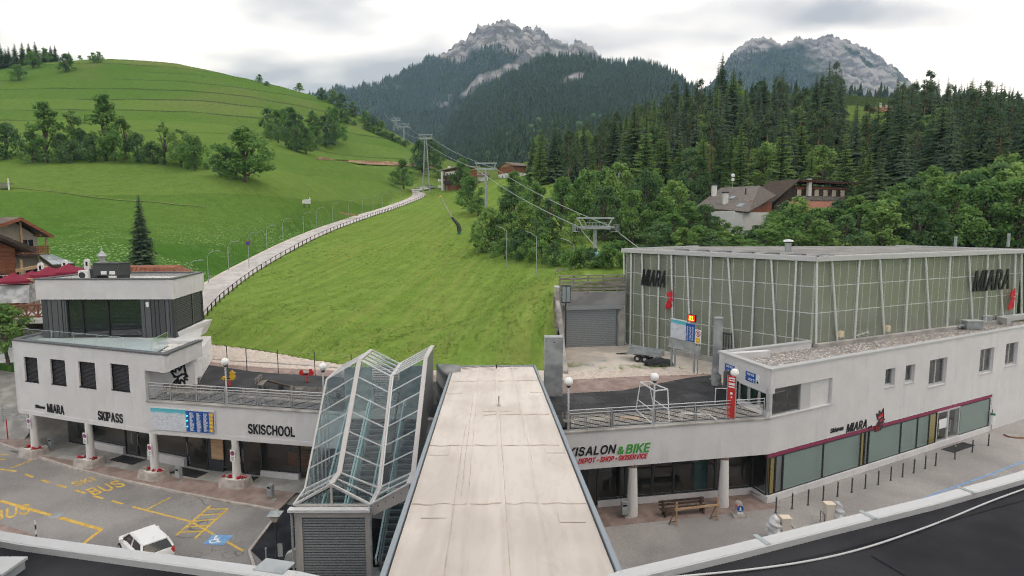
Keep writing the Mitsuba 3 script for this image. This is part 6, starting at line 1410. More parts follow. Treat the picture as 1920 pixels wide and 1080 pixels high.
q = [(0.23, 1.15)[0], (0.81, 1.14)[0], (1.56, 1.13)[0], (5.82, 1.04)[0], (10.2, 0.91)[0], (10.73, 0.9)[0], (11.2, 0.89)[0], (15.4, 0.75)[0], (17.72, 0.69)[0], (19.44, 0.61)[0], (20.55, 0.64)[0], (22.27, 0.62)[0], (24.14, 0.58)[0], usR - 0.35, usR]
for i, ch in enumerate('ygppygpppyddp'):
    a, b = q[i], q[i + 1]
    if ch == 'p':
        glazed(sh, RW, a + 0.02, b - 0.02, g0, 2.66, 'shop_window', 'glass_green', t=0.04)
        part(sh, 'roller_screen', RW.box(a + 0.1, b - 0.1, -0.42, -0.40, g0 + 0.03, 2.6), mat('screen_cloth', (0.30, 0.36, 0.34), 0.9) if 'screen_cloth' not in scene else 'screen_cloth')
    elif ch == 'd':
        glazed(sh, RW, a + 0.01, b - 0.01, 0.0, 2.66, 'door', 'glass', 'cap_light', 0.11, mid=None, handle=a + 0.2)
    else:
        part(sh, 'facade_panel', RW.box(a + 0.01, b - 0.01, -0.10, -0.06, g0, 2.66), YEL if ch == 'y' else GRY)
        glazed(sh, RW, a + 0.02, b - 0.02, g0, 2.66, 'shop_window', 'glass', t=0.03)
part(sh, 'reveal', RW.box(usR - 0.33, usR - 0.003, -0.5, -0.04, 0.0, 2.95), 'plaster')
part(sh, 'door_notice', RW.box(q[10] + 0.25, q[11] - 0.25, 0.05, 0.06, 1.2, 2.0), 'sign_white')
single('door_mat', RW.box(q[10] + 0.1, q[12] - 0.1, 0.45, 1.35, STREET + 0.01, STREET + 0.035), 'rubber', 'black door mat before the double glass door of the right shop', 'door mat')
# overhung part left of the corner
part(sh, 'fascia', RF.wall(Polygon([(-4.5, 2.95), (RF.len, 2.95), (RF.len, 5.3), (-4.5, 5.3)]), 0.38), 'plaster')
part(sh, 'coping', RF.box(-4.5, RF.len, -0.45, 0.07, 5.3, 5.40), 'concrete')
rb = [(1.88, -0.09)[0], (2.6, -0.08)[0], (4.51, 0.04)[0], (6.37, 0.07)[0], (7.88, 0.05)[0], (10.89, -0.05)[0], (11.36, -0.09)[0], RB.len]
part(sh, 'panel_wall', RB.box(rb[0] - 4, rb[0], -0.2, 0.0, -0.35, 2.95), 'dark_metal')
glazed(sh, RB, rb[0], rb[1], -0.2, 2.94, 'door')
for a, b in zip(rb[1:-1], rb[2:]):
    glazed(sh, RB, a, b, 0.1, 2.94, mid=2.35 if b > 10 else None)
part(sh, 'plinth', RB.box(rb[1], rb[-1], -0.3, 0.12, -0.35, 0.09), 'plaster')
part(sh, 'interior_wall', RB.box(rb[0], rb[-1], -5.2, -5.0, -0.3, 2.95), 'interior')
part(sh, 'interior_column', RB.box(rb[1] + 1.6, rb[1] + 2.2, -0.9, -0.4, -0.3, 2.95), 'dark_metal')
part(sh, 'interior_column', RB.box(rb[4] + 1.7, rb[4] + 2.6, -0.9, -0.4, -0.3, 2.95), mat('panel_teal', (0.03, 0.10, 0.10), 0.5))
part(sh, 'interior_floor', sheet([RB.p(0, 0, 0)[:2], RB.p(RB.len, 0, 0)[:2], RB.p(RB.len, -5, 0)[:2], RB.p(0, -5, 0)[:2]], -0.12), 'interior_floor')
RS = Frame(RB.p(RB.len, 0, 0), RW.p(0, 0, 0))
glazed(sh, RS, 0.02, RS.len - 0.02, g0, 2.93, t=0.05)
part(sh, 'plinth', RS.box(0, RS.len, -0.3, 0.1, -0.35, g0 - 0.01), 'plaster')
for u, px in (((3.3, 2)[0], 0), ((9.63, 1.82)[0], 1)):
    c = RF.p(u, -0.14, 0)
    part(sh, 'column', lathe([(0.37, STREET), (0.245, 2.95)], 22, (c[0], c[1], 0)), 'plaster_white', smooth=40)
    part(sh, 'column_collar', lathe([(0.20, 2.80), (0.27, 2.82), (0.27, 2.95)], 18, (c[0], c[1], 0)), 'timber')
setting('walk', sheet([RF.p(-4, 1.1, 0)[:2], RF.p(RF.len + 0.5, 0.9, 0)[:2], RW.p(0.2, 0.1, 0)[:2], RB.p(RB.len, 0, 0)[:2], RB.p(-2, 0, 0)[:2]], STREET + 0.006), 'red_paving', label='paved walk under the right overhang')
# lettering on the right wing
sign_text(RF, 'SKISALON', (-1.5, 3.87), (1.99, 3.87), 0.52, 'letter_black', 'black slanted word SKISALON partly hidden by the beige roof', slant=0.22)
sign_text(RF, '&', (2.17, 3.79), (2.59, 3.79), 0.44, 'letter_green', 'green ampersand between SKISALON and BIKE', slant=0.2)
sign_text(RF, 'BIKE', (2.73, 3.78), (4.26, 3.77), 0.56, 'letter_green', 'green slanted word BIKE on the right fascia', slant=0.22)
sign_text(RF, 'DEPOT - SHOP - SKISERVICE', (-0.35, 3.37), (4.13, 3.26), 0.30, 'letter_red', 'red line DEPOT SHOP SKISERVICE under the word BIKE', slant=0.22)
sign_text(RW, 'MIARA', (8.33, 3.02), (10.78, 3.05), 0.60, 'letter_black', 'black slanted word MIARA on the wall over the shop windows', slant=0.22)
sign_text(RW, 'Skiarea', (6.47, 3.3), (7.93, 3.32), 0.30, 'letter_black', 'small black word Skiarea left of MIARA over the shop windows', slant=0.2)
sign_text(RW, 'srl', (10.99, 2.9), (11.46, 2.9), 0.16, 'letter_black', 'tiny black letters between MIARA and the red cockerel on the shop wall')
for fr, (u, z), h, l in ((RW, (11.83, 2.51), 1.62, 'red cockerel emblem with black outline on the wall over the shop'),):
    k = thing('cockerel_emblem', l, 'emblem')
    part(k, 'field', fr.put(rooster(h, True), u, z, 0.01), 'letter_red')
    part(k, 'outline', (lambda m: fr.put((m[0] * [1, 1, 0.6], m[1]), u, z, 0.034))(rooster(h * 0.99)), 'letter_black')
# things on the gravel roof
x, y = (28.93, 50.72)
k = thing('antenna', 'white yagi antenna lying on the gravel roof', 'antenna')
part(k, 'boom', tube([(x - 0.9, y + 0.5, 8.15), (x + 1.1, y - 0.1, 9.0)], 0.03, 6), 'paint_white')
for t in np.linspace(0.1, 0.95, 6):
    c = np.array([x - 0.9 + 2.0 * t, y + 0.5 - 0.6 * t, 8.15 + 0.85 * t])
    part(k, 'element', tube([c - [0.12, 0.42, 0.1], c + [0.12, 0.42, 0.1]], 0.02, 5), 'paint_white')
part(k, 'dish', lathe([(0.0, 0.0), (0.3, 0.06), (0.42, 0.16), (0.41, 0.17), (0.29, 0.08), (0, 0.02)], 16, (x + 0.15, y + 0.5, 8.9)), 'galvanised', smooth=30)
for (px, zz), l in ((((3.07, 8.96)), 'small beige floodlight box on the facade pole left of the antenna'), (((9.28, 9.02)), 'small beige floodlight box on the facade pole right of the antenna')):
    k = thing('floodlight', l, 'lamp')
    part(k, 'housing', HR.box(px - 0.22, px + 0.22, 0.22, 0.48, 8.75, 9.25), mat('beige_box', (0.62, 0.52, 0.36), 0.5) if 'beige_box' not in scene else 'beige_box')
    part(k, 'bracket', HR.box(px - 0.05, px + 0.05, 0.02, 0.22, 8.85, 9.0), 'galvanised')
for (x, y), w, l in (((43.28, 56.72), 1.5, 'large grey vent box with pipes on the gravel roof'), ((46.8, 59.79), 0.9, 'smaller grey vent box behind the large one on the gravel roof')):
    k = thing('roof_vent', l, 'vent')
    part(k, 'casing', bx(x - w / 2, x + w / 2, y - 0.4, y + 0.4, 8.25, 8.95), 'galvanised')
    part(k, 'lid', bx(x - w / 2 - 0.1, x + w / 2 + 0.1, y - 0.5, y + 0.5, 8.95, 9.0), 'cap_light')
    part(k, 'pipe', tube([(x - w / 2, y, 8.5), (x - w / 2 - 0.3, y, 8.5), (x - w / 2 - 0.5, y, 8.3), (x - w / 2 - 0.5, y, 8.1)], 0.14, 8), 'galvanised', smooth=40)
    part(k, 'foot', bx(x - w / 2 + .1, x + w / 2 - .1, y - 0.3, y + 0.3, 8.05, 8.25), 'concrete')
part(sh, 'upstand', Frame((24.2, 48.0), (51.8, 61.85)).box(0.2, 31, -0.3, 0.15, 8.0, 8.42), 'concrete')
part(sh, 'parapet_cap', cat([Frame(HR.p(27.2, 0.4, 0), HR.p(33, 0.6, 0)).box(0, 6, -0.3, 0.2, 8.3, 8.82), Frame(HR.p(27.2, 0.2, 0), RW.p(uL - 6.2, -0.5, 0)).box(0, 1.4, -0.3, 0.1, 8.3, 8.82)]), 'cap_light')

# ---------------------------------------------------------------- the glazed hall
hall = thing('glass_hall', 'tall hall clad in translucent grey green panels with slanting white poles', 'building')
HT, HB = 15.05, 5.5
part(hall, 'roof', sheet([HL.p(-0.4, 0.35, 0)[:2], HL.p(HL.len + 0.3, 0.35, 0)[:2], HR.p(HR.len + 0.3, 0.35, 0)[:2], HR.p(HR.len + 0.3, -13, 0)[:2], HL.p(-0.4, -13, 0)[:2]], HT + 0.30, 0.30), mat('roof_felt', grain((0.13, 0.128, 0.12), (0.21, 0.205, 0.195), 0.8), 0.9))
part(hall, 'roof_edge', cat([HL.box(-0.4, HL.len + 0.37, 0.36, 0.42, HT - 0.0, HT + 0.36), HR.box(-0.42, HR.len + 0.3, 0.36, 0.42, HT - 0.002, HT + 0.36), HR.box(HR.len + 0.24, HR.len + 0.3, -13, 0.35, HT - 0.05, HT + 0.418), HL.box(-0.4, HL.len, -0.1, 0.355, HT + 0.3, HT + 0.41), HR.box(0.5, HR.len + 0.2, -0.1, 0.355, HT + 0.3, HT + 0.412)]), 'cap_light')
part(hall, 'roof_edge', cat([HL.box(-0.4, -0.1, -13, -0.1, HT + 0.3, HT + 0.42)]), 'cap_light')
for i in range(7):
    u = 5 + i * 2.3
    part(hall, 'roof_light', HL.put(hexa([(u, 0, 0), (u + 1.1, 0, 0), (u + 1.1, 0, -1.6), (u, 0, -1.6), (u + .05, 0.06, -0.1), (u + 1.05, 0.06, -0.1), (u + 1.05, 0.16, -1.5), (u + .05, 0.16, -1.5)]), z=HT + 0.31, n=-0.6), 'dark_metal')
# panels: each a sheet of its own, a little out of true
_g = np.random.default_rng(5)
for fr, n, zb in ((HL, 19, HB), (HR, 31, 8.1)):
    us = np.linspace(0.06, fr.len - 0.06, n + 1)
    zs = [15.0, 13.0, 10.85, 8.65, 6.85, HB] if fr is HL else [15.0, 13.0, 10.85, 8.1]
    for i in range(n):
        for z1, z0 in zip(zs[:-1], zs[1:]):
            o = _g.normal(0, 0.006, 4)
            part(hall, 'panel', quad(fr.p(us[i] + 0.012, o[0], z0 + 0.015), fr.p(us[i + 1] - 0.012, o[1], z0 + 0.015), fr.p(us[i + 1] - 0.012, o[2], z1 - 0.015), fr.p(us[i] + 0.012, o[3], z1 - 0.015)), 'polycarbonate')
    part(hall, 'frame', cat([fr.box(u - 0.03, u + 0.03, -0.06, 0.016, zs[-1], zs[0]) for u in us]), mat('hall_bar', (0.42, 0.43, 0.40), 0.5) if 'hall_bar' not in scene else 'hall_bar')
    part(hall, 'frame', cat([fr.box(0, fr.len, -0.028, 0.02, z - 0.03, z + 0.03) for z in zs[1:-1]] + [fr.box(0, fr.len, -0.03, 0.1, zs[-1] - 0.12, zs[-1])]), 'steel_white')
# floors and stairs inside
for z in (8.3, 11.2):
    part(hall, 'floor', sheet([HL.p(0.6, -0.8, 0)[:2], HL.p(HL.len - 0.6, -0.8, 0)[:2], HR.p(HR.len - 0.5, -0.8, 0)[:2], HR.p(HR.len - .5, -12, 0)[:2], HL.p(0.6, -12, 0)[:2]], z, 0.35), 'concrete')
part(hall, 'floor', sheet([HL.p(0.0, -0.2, 0)[:2], HL.p(HL.len - 0.6, -0.2, 0)[:2], HR.p(HR.len - 0.5, -0.8, 0)[:2], HR.p(HR.len, -12.5, 0)[:2], HL.p(0.0, -12.5, 0)[:2]], 5.45), 'concrete')
part(hall, 'back_wall', cat([Frame(HL.p(0, -12.8, 0), HR.p(HR.len, -12.8, 0)).box(0, 40, -0.2, 0, 5.4, HT), HL.box(0.0, 0.2, -12.6, -0.2, 5.4, HT), HR.box(HR.len - .2, HR.len, -12.6, -0.2, 5.4, HT)]), 'interior')
part(hall, 'inner_wall', cat([HL.box(1.0, HL.len - 3, -7.2, -7, 5.4, HT), HR.box(3, HR.len - 2, -7.2, -7, 5.4, HT)]), mat('inner_plaster', (0.55, 0.54, 0.49), 0.9))
for fr in (HL, HR):
    part(hall, 'pillar', cat([fr.box(u, u + 0.4, -1.6, -1.2, 5.4, HT) for u in np.arange(2, fr.len - 1, 4.6)]), 'inner_plaster')
part(hall, 'plinth', cat([HL.box(-0.1, HL.len, -0.3, 0.06, 5.35, HB - 0.02), HL.box(6, HL.len, 0.06, 0.35, 5.35, 5.85)]), 'concrete')

def poles(fr, tops, zt):
    for (u1, z1), (u0, z0), zb in tops:
        k = (u1 - u0) / max(z1 - z0, 1e-3)
        ut, ub = u0 + k * (HT - z0), u0 + k * (zb - z0)
        part(hall, 'pole', tube([fr.p(ub, 0.20, zb), fr.p(ut, 0.20, HT - 0.02)], 0.085, 8), 'steel_white', smooth=40)

poles(HL, [(a, b, HB) for a, b in (((-0.2, 14.95), (0.18, 5.59)), ((0.79, 14.96), (0.89, 5.59)), ((2.16, 15.01), (2.64, 5.53)), ((4.27, 15.06), (4.38, 5.21)), ((5.72, 15.12), (6.3, 4.94)), ((7.47, 15.18), (8.32, 4.57)), ((10.08, 15.23), (10.16, 4.6)), ((11.74, 15.3), (12.58, 7.72)), ((14.31, 15.35), (14.32, 7.46)), ((15.74, 15.41), (16.51, 7.85)), ((17.9, 15.45), (17.9, 8.25)))], HT)
poles(HR, [(a, b, 8.1) for a, b in (((-0.11, 15.51), (0.32, 8.26)), ((1.61, 15.51), (2.93, 8.25)), ((5.14, 15.48), (5.11, 8.29)), ((7.75, 15.47), (9.13, 8.28)), ((12, 15.47), (12.1, 8.22)), ((14.28, 15.47), (15.79, 8.27)), ((18.17, 15.48), (18.49, 8.32)), ((21.15, 15.43), (22.74, 8.57)), ((24.45, 15.41), (25.08, 8.56)), ((26.46, 15.43), (28.2, 8.56)), ((29.53, 15.42), (30.22, 8.58)), ((30.65, 15.45), (31.79, 8.53)))], HT)
k = thing('chimney', 'short metal flue with a white cap on the hall roof', 'chimney')
x, y = (30.41, 67.25)
y = 58.0
x = (26.21, 58, 15.97)[0]
part(k, 'pipe', lathe([(0.28, 15.3), (0.28, 16.1), (0.34, 16.1), (0.34, 16.2), (0.0, 16.2)], 16, (x, y, 0)), 'galvanised', smooth=30)
part(k, 'cap', lathe([(0.0, 16.55), (0.40, 16.48), (0.46, 16.38), (0.46, 16.30), (0, 16.30)], 16, (x, y, 0)), 'paint_white', smooth=30)
part(k, 'strut', cat([bx(x + a - .02, x + a + .02, y - 0.02, y + 0.02, 16.2, 16.35) for a in (-.25, .25)]), 'galvanised')
for q, h in (((50.76, 70, 15.43), 1.3), ((58.43, 72, 15.36), 1.6)):
    single('vent_pipe', tube([(q[0], q[1], 15.3), (q[0], q[1], 15.3 + h)], 0.16, 8), 'galvanised', 'grey vent pipe on the back of the hall roof, ' + ('left one' if h < 1.5 else 'right one near the frame edge'), 'pipe', smooth=40)
# lettering and cockerels on the hall
for fr, a, b, z, h, l, cl in ((HL, (2.32, 11.85), (5.2, 11.92), 0, 1.55, 'large black word MIARA on the left face of the glass hall', 'red cockerel under the word MIARA on the left face of the hall'), (HR, (21.95, 11.63), (28.33, 11.59), 0, 1.9, 'large black word MIARA on the right face of the glass hall', 'red cockerel at the right end of the right face of the hall')):
    k = single('lettering', fr.put(text('MIARA', h, b[0] - a[0], 0.12, 0.16), a[0], (a[1] + b[1]) / 2, 0.34), 'letter_black', l, 'lettering')
    c = (5.33, 9.77) if fr is HL else (28.67, 9.4)
    single('cockerel_emblem', fr.put((lambda m: (m[0] * [0.62 if fr is HL else 0.75, 1, 3], m[1]))(rooster(1.9 if fr is HL else 2.1, True)), c[0], c[1], 0.33), 'letter_red', cl, 'emblem')
part(hall, 'fence_panel', cat([HL.box(u, u + 0.05, 0.5, 0.56, 6.6, 8.2) for u in np.linspace((11.3, 6.4)[0], (12.57, 6.61)[0], 6)] + [HL.box((11.26, 7.38)[0], (12.64, 7.59)[0], 0.47, 0.6, 8.2, 8.34)]), 'dark_metal')

# ---------------------------------------------------------------- garage in the slope, its fence and retaining wall
GA = Frame((4.9, 61.35), (11.7, 62.6))
ga = thing('garage', 'concrete garage with a grey roller shutter built into the slope', 'garage')
d0, d1, dz = 0.62, 6.15, 9.35
part(ga, 'wall', GA.wall(Polygon([(-0.3, 5.3), (d0, 5.3), (d0, dz), (d1, dz), (d1, 5.3), (6.9, 5.3), (6.9, 11.0), (-0.3, 11.0)]), 0.5), 'concrete')
part(ga, 'lintel', GA.box(-0.3, 6.9, 0.0, 0.12, 9.75, 11.1), mat('concrete_dark', grain((0.19, 0.19, 0.19), (0.27, 0.27, 0.265), 1.0), 0.9))
part(ga, 'roof', GA.box(-0.3, 8, -6, -0.45, 10.8, 11.05), 'concrete')
for i, z in enumerate(np.arange(5.42, dz - 0.1, 0.19)):
    part(ga, 'slat', GA.put(hexa([(d0 + .05, z, .04), (d1 - .05, z, .04), (d1 - .05, z, -.04), (d0 + .05, z, -.04), (d0 + .05, z + .135, .035), (d1 - .05, z + .135, .035), (d1 - .05, z + .135, -.04), (d0 + .05, z + .135, -.04)]), n=-0.2), 'shutter')
part(ga, 'slat_shade', GA.box(d0 + .05, d1 - .05, -0.24, -0.185, 5.4, dz), 'shutter_dark')  # dark sheet in the gaps: shading of curved slats put in as colour
part(ga, 'shutter_box', GA.box(d0 - 0.25, d1 + 0.3, 0.001, 0.42, 9.32, 9.74), 'shutter')
part(ga, 'guide_rail', cat([GA.box(d0, d0 + 0.09, -0.3, 0.02, 5.4, dz), GA.box(d1 - 0.09, d1, -0.3, 0.02, 5.4, dz)]), 'shutter_dark')
part(ga, 'side_pillar', GA.box(d1 + 0.06, d1 + 0.7, 0.0, 0.16, 5.38, 9.3), 'concrete')
# low wall on the slope beside the yard (stepped, in the depth direction)
rw = thing('retaining_wall', 'light concrete retaining wall between the meadow and the yard', 'wall')
_prof = [(50.6, 5.2), (62.2, 5.2), (62.2, 11.6), (60.8, 11.6), (60.8, 10.4), (58.0, 9.6), (55.0, 7.9), (52.2, 6.3), (50.6, 5.6)]
_v, _f = extrude(Polygon(_prof), 0.4)
part(rw, 'wall', (np.c_[_v[:, 2] + 4.35, _v[:, 0], _v[:, 1]], _f[:, ::-1]), 'concrete')
part(rw, 'coping', bar((4.55, 60.8, 11.66), (4.55, 62.3, 11.66), 0.5, 0.1), 'cap_light')
tf = thing('timber_fence', 'weathered four board fence on top of the garage', 'fence')
_fa, _fb = GA.p(-0.2, 0.05, 0), GA.p(6.9, 0.05, 0)
_ff = Frame(_fa, _fb)
for u in (0.1, 1.6, 3.1, 4.7, 6.2, 7.0):
    part(tf, 'post', _ff.box(u - 0.07, u + 0.07, -0.08, 0.06, 11.05, 12.75), 'timber_grey')
for z in (11.25, 11.62, 11.98, 12.34):
    for u0, u1 in ((0, 2.35), (2.37, 4.7), (4.72, 7.1)):
        part(tf, 'board', _ff.box(u0, u1, 0.062, 0.10, z + RNG.normal(0, 0.03), z + 0.24 + RNG.normal(0, 0.02)), 'timber_grey')
part(tf, 'top_rail', _ff.box(-0.1, 7.15, -0.10, 0.14, 12.74, 12.84), 'timber_grey')
tf2 = thing('timber_fence', 'low weathered rail fence behind the garage, beside the lift pylon', 'fence')
_a, _b = np.array((5.45, 74, 12.5)), np.array((13.12, 68, 12.29))
for t in np.linspace(0, 1, 7):
    p = _a + (_b - _a) * t
    part(tf2, 'post', bx(p[0] - .06, p[0] + .06, p[1] - .06, p[1] + .06, p[2] - 1.2, p[2] + 0.15), 'timber_grey')
for dz_ in (0.0, -0.3):
    part(tf2, 'rail', bar(_a + [0, 0, dz_], _b + [0, 0, dz_], 0.08, 0.2), 'timber_grey')
tf3 = thing('timber_fence', 'short stepped timber fence on the wall left of the garage', 'fence')
for y, z in ((55.2, 8.0), (57.0, 9.0), (58.8, 9.9)):
    part(tf3, 'post', bx(4.0, 4.14, y - 0.07, y + 0.07, z - 0.8, z + 1.1), 'timber_grey')
for dz_ in (0.3, 0.65, 1.0):
    part(tf3, 'rail', bar((4.2, 55.0, 7.95 + dz_), (4.2, 59.0, 10.0 + dz_), 0.06, 0.16), 'timber_grey')
fl = thing('floodlight', 'dark rectangular floodlight panel on a post left of the garage', 'floodlight')
_p = np.array((5.11, 57.5, 11.4))
part(fl, 'post', bx(_p[0] - 0.06, _p[0] + 0.06, 57.55, 57.67, 5.4, _p[2]), 'dark_metal')
part(fl, 'housing', bx(_p[0] - 0.42, _p[0] + 0.42, 57.2, 57.5, _p[2] - 0.85, _p[2] + 0.85), 'dark_metal')
for s in (-1, 1):
    part(fl, 'glass', bx(_p[0] + s * 0.2 - 0.16, _p[0] + s * 0.2 + 0.16, 57.18, 57.2, _p[2] - 0.72, _p[2] + 0.72), 'panel_solar')

# information board with a running red display and a ban sign
ib = thing('info_board', 'piste map board on grey posts in front of the glass hall', 'sign')
IB = Frame((14.13, 53.21), (15.43, 50.87))
L_ = IB.len
w_, zt, zb = L_ + 0.1, 9.75, 8.05
part(ib, 'post', IB.box(-0.05, 0.08, -0.1, 0.05, 5.4, zt), 'galvanised')
part(ib, 'post', IB.box(0.25, 0.33, -0.25, -0.1, 5.4, 8.0), 'galvanised')
part(ib, 'post', IB.box(L_ - 0.05, L_ + 0.08, -0.1, 0.05, 5.4, zt), 'galvanised')
part(ib, 'map', IB.box(-0.08, L_ * 0.66, 0.06, 0.1, zb, zt), mat('piste_print_small', mikit.proc(piste_fn(8.05, 9.75)), 0.4), label='printed summer piste map')
part(ib, 'status_panel', IB.box(L_ * 0.665, L_ + 0.1, 0.06, 0.1, zb, zt - 0.2), 'sign_blue')
part(ib, 'list_print', cat([IB.box(u, u + 0.14, 0.1, 0.104, z, z + 0.05) for u in (L_ * 0.7, L_ * 0.82, L_ * 0.92) for z in np.arange(zb + 0.1, zt - 0.4, 0.1)]), 'sign_white', kind='stuff')
part(ib, 'lower_panel', IB.box(-0.3, L_ + 0.1, 0.0, 0.05, 7.2, 7.98), 'galvanised')
part(ib, 'rail', cat([IB.box(-0.5, L_ + 0.1, 0.05, 0.12, 7.96, 8.04), IB.box(-0.4, L_ + 0.1, 0.05, 0.12, 7.14, 7.2)]), 'steel')
ld = thing('led_display', 'small red lit number display above the map board', 'display')
part(ld, 'housing', IB.box(L_ * 0.74, L_ + 0.12, -0.05, 0.14, zt + 0.02, zt + 0.60), 'black')
scene['led_red'] = {'type': 'diffuse', 'reflectance': {'type': 'rgb', 'value': [0.1, 0.01, 0.0]}}
_k = part(ld, 'digits', IB.put(text('31', 0.36, L_ * 0.2, 0.01), L_ * 0.79, zt + 0.13, 0.145), 'led_red', label='glowing orange red number')
scene[_k]['emitter'] = {'type': 'area', 'radiance': {'type': 'rgb', 'value': [1.6, 0.42, 0.02]}}
_k = part(ld, 'field', IB.box(L_ * 0.75, L_ + 0.11, 0.14, 0.143, zt + 0.05, zt + 0.57), 'led_red')
scene[_k]['emitter'] = {'type': 'area', 'radiance': {'type': 'rgb', 'value': [0.22, 0.004, 0.004]}}
bs = thing('ban_sign', 'white sign with a red crossed circle right of the map board', 'sign')
BS = Frame((15.42, 50.68), (15.74, 50.13))
part(bs, 'post', BS.box(0.27, 0.35, -0.1, -0.02, 5.4, 9.0), 'galvanised')
part(bs, 'plate', BS.box(0.0, 0.66, 0.0, 0.03, 8.0, 9.2), 'sign_white')
_d = extrude(unary_union([Point(0, 0).buffer(0.27).difference(Point(0, 0).buffer(0.21)), LineString([(-0.17, 0.17), (0.17, -0.17)]).buffer(0.03)]), 0.008)
part(bs, 'ring', BS.put(_d, 0.33, 8.86, 0.03), 'sign_red')
part(bs, 'pictogram', BS.put(extrude(unary_union([Point(0.02, 0.1).buffer(0.05), LineString([(0, 0.04), (0, -0.14)]).buffer(0.04), LineString([(-0.1, 0), (0.1, 0.02)]).buffer(0.025)]), 0.005), 0.33, 8.86, 0.03), 'black')
part(bs, 'text_field', BS.box(0.08, 0.58, 0.03, 0.036, 8.08, 8.5), 'sign_yellow')
part(bs, 'box', BS.box(-0.25, 0.62, -0.1, 0.1, 7.1, 7.75), 'galvanised', label='grey switch box on the sign post')

# trailer and the tarpaulin heap
tr_ = thing('trailer', 'flat bed car trailer parked at the foot of the glass hall', 'trailer')
TR = Frame((10.63, 55.55), (13.38, 54.04))
part(tr_, 'bed', TR.box(0.0, 3.1, -1.5, 0.0, 6.0, 6.12), 'galvanised')
for a in (TR.box(0, 3.1, -0.05, 0.0, 6.12, 6.5), TR.box(0, 3.1, -1.5, -1.45, 6.12, 6.5), TR.box(0, 0.05, -1.45, -0.05, 6.12, 6.5), TR.box(3.05, 3.1, -1.45, -0.05, 6.12, 6.5)):
    part(tr_, 'side_board', a, 'galvanised')
for u in (1.05, 1.75):
    for n in (-1.6, 0.1):
        c = np.array(TR.p(u, n, 5.72))
        ax = np.array([*TR.n, 0]) * 0.09
        wv = part(tr_, 'wheel', tube([c - ax, c + ax], 0.32, 16), 'tyre')
        part(wv, 'hub', tube([c - ax * 1.1, c + ax * 1.1], 0.15, 10), 'steel')
part(tr_, 'mudguard', cat([TR.box(0.7, 2.1, 0.02, 0.24, 6.06, 6.1), TR.box(0.7, 2.1, -1.74, -1.52, 6.06, 6.1)]), 'dark_metal')
part(tr_, 'drawbar', cat([bar(TR.p(0.0, -0.3, 5.95), TR.p(-1.3, -0.75, 5.75), 0.08), bar(TR.p(0.0, -1.2, 5.95), TR.p(-1.3, -0.75, 5.75), 0.08)]), 'dark_metal')
part(tr_, 'tail_lamp', cat([TR.box(3.1, 3.13, -0.35, -0.1, 5.9, 6.0), TR.box(3.1, 3.13, -1.4, -1.15, 5.9, 6.0)]), 'sign_red')
_q = (12.85, 54.25)
_m = trimesh.creation.icosphere(4)
_v = np.array(_m.vertices)
_v = _v * (0.72 + 0.55 * meshkit.fbm(_v * 2.6 + 4, 3, 2)[:, None]) * [1.35, 0.75, 0.55]
_v[:, 2] = np.maximum(_v[:, 2], -0.1)
single('tarpaulin_heap', (_v + [_q[0] + 0.3, _q[1] - 0.5, DECK + 0.1], np.array(_m.faces)), 'rubber', 'crumpled black tarpaulin heap beside the trailer', 'tarpaulin', smooth=50)

# grey pylons wrapped in sheet, one left, one right
for (x, y), r, h, l, round_ in (((3.05, 44.2), 0.66, 9.75, 'square grey clad pylon beside the far end of the beige roof', False), ((16.05, 46.9), 0.36, 10.75, 'slim round grey pylon in front of the glass hall', True)):
    k = thing('pylon', l, 'pylon')
    if round_:
        part(k, 'shaft', lathe([(0.34, 7.2), (0.34, h)], 18, (x, y, 0)), 'tarp', smooth=40)
        zz = np.linspace(DECK, 7.25, 16)
        g = np.random.default_rng(4)
        v, f = lathe([(0.38, z) for z in zz], 22, (x, y, 0))
        v[:, :2] += (v[:, :2] - [x, y]) * (meshkit.fbm(v * [5, 5, 4], 3, 3)[:, None] - 0.5) * 0.5
        part(k, 'wrapping', (v, f), 'tarp', smooth=40)
        part(k, 'cap', lathe([(0, h + 0.03), (0.36, h + 0.03), (0.36, h - 0.05)], 18, (x, y, 0)), 'galvanised')
    else:
        part(k, 'shaft', bx(x - r, x + r, y - 0.45, y + 0.45, DECK - 0.2, h), 'tarp')
        part(k, 'cap', bx(x - r - 0.02, x + r + 0.02, y - 0.47, y + 0.47, h, h + 0.04), 'galvanised')
        part(k, 'slot', bx(x - 0.05, x + 0.12, y - 0.455, y - 0.45, h - 0.36, h - 0.32), 'black')

# rack on the right terrace, banner, loose pole
sr = thing('ski_rack', 'white tubular ski rack standing on the right terrace', 'rack')
_c = [np.array(p) for p in ((8.42, 40.41), (8.85, 37.52), (10.01, 37.72), (9.73, 40.77))]
_t = [np.array(p) for p in ((8.76, 40.7, 7.25), (9.25, 38.57, 7.25), (10.17, 38.95, 7.25), (9.38, 40.84, 7.25))]
for a, b in zip(_c, _t):
    part(sr, 'leg', bar((*a, DECK), b, 0.055), 'steel_white')
_tt2 = [b for b in _t]
part(sr, 'top_frame', cat([bar(_tt2[i], _tt2[(i + 1) % 4], 0.07) for i in range(4)]), 'steel_white')
_lo = [np.array([*a, DECK]) * 0.62 + np.array(b) * 0.38 for a, b in zip(_c, _t)]
part(sr, 'lower_bar', cat([bar(_lo[0], _lo[1], 0.05), bar(_lo[3], _lo[2], 0.05)] + [bar((*_c[i], DECK + 0.04), (*_c[j], DECK + 0.04), 0.05) for i, j in ((0, 1), (1, 2))]), 'steel_white')
_a, _b = (10.86, 38.13, 5.9), (13.14, 37.95, 5.5)
bb = thing('boom_barrier', 'low white bent bar behind the right railing', 'barrier')
part(bb, 'bar', cat([tube([_a, ((_a[0] + _b[0]) / 2 + 0.6, (_a[1] + _b[1]) / 2, 5.85), _b], 0.05, 6)]), 'steel_white')
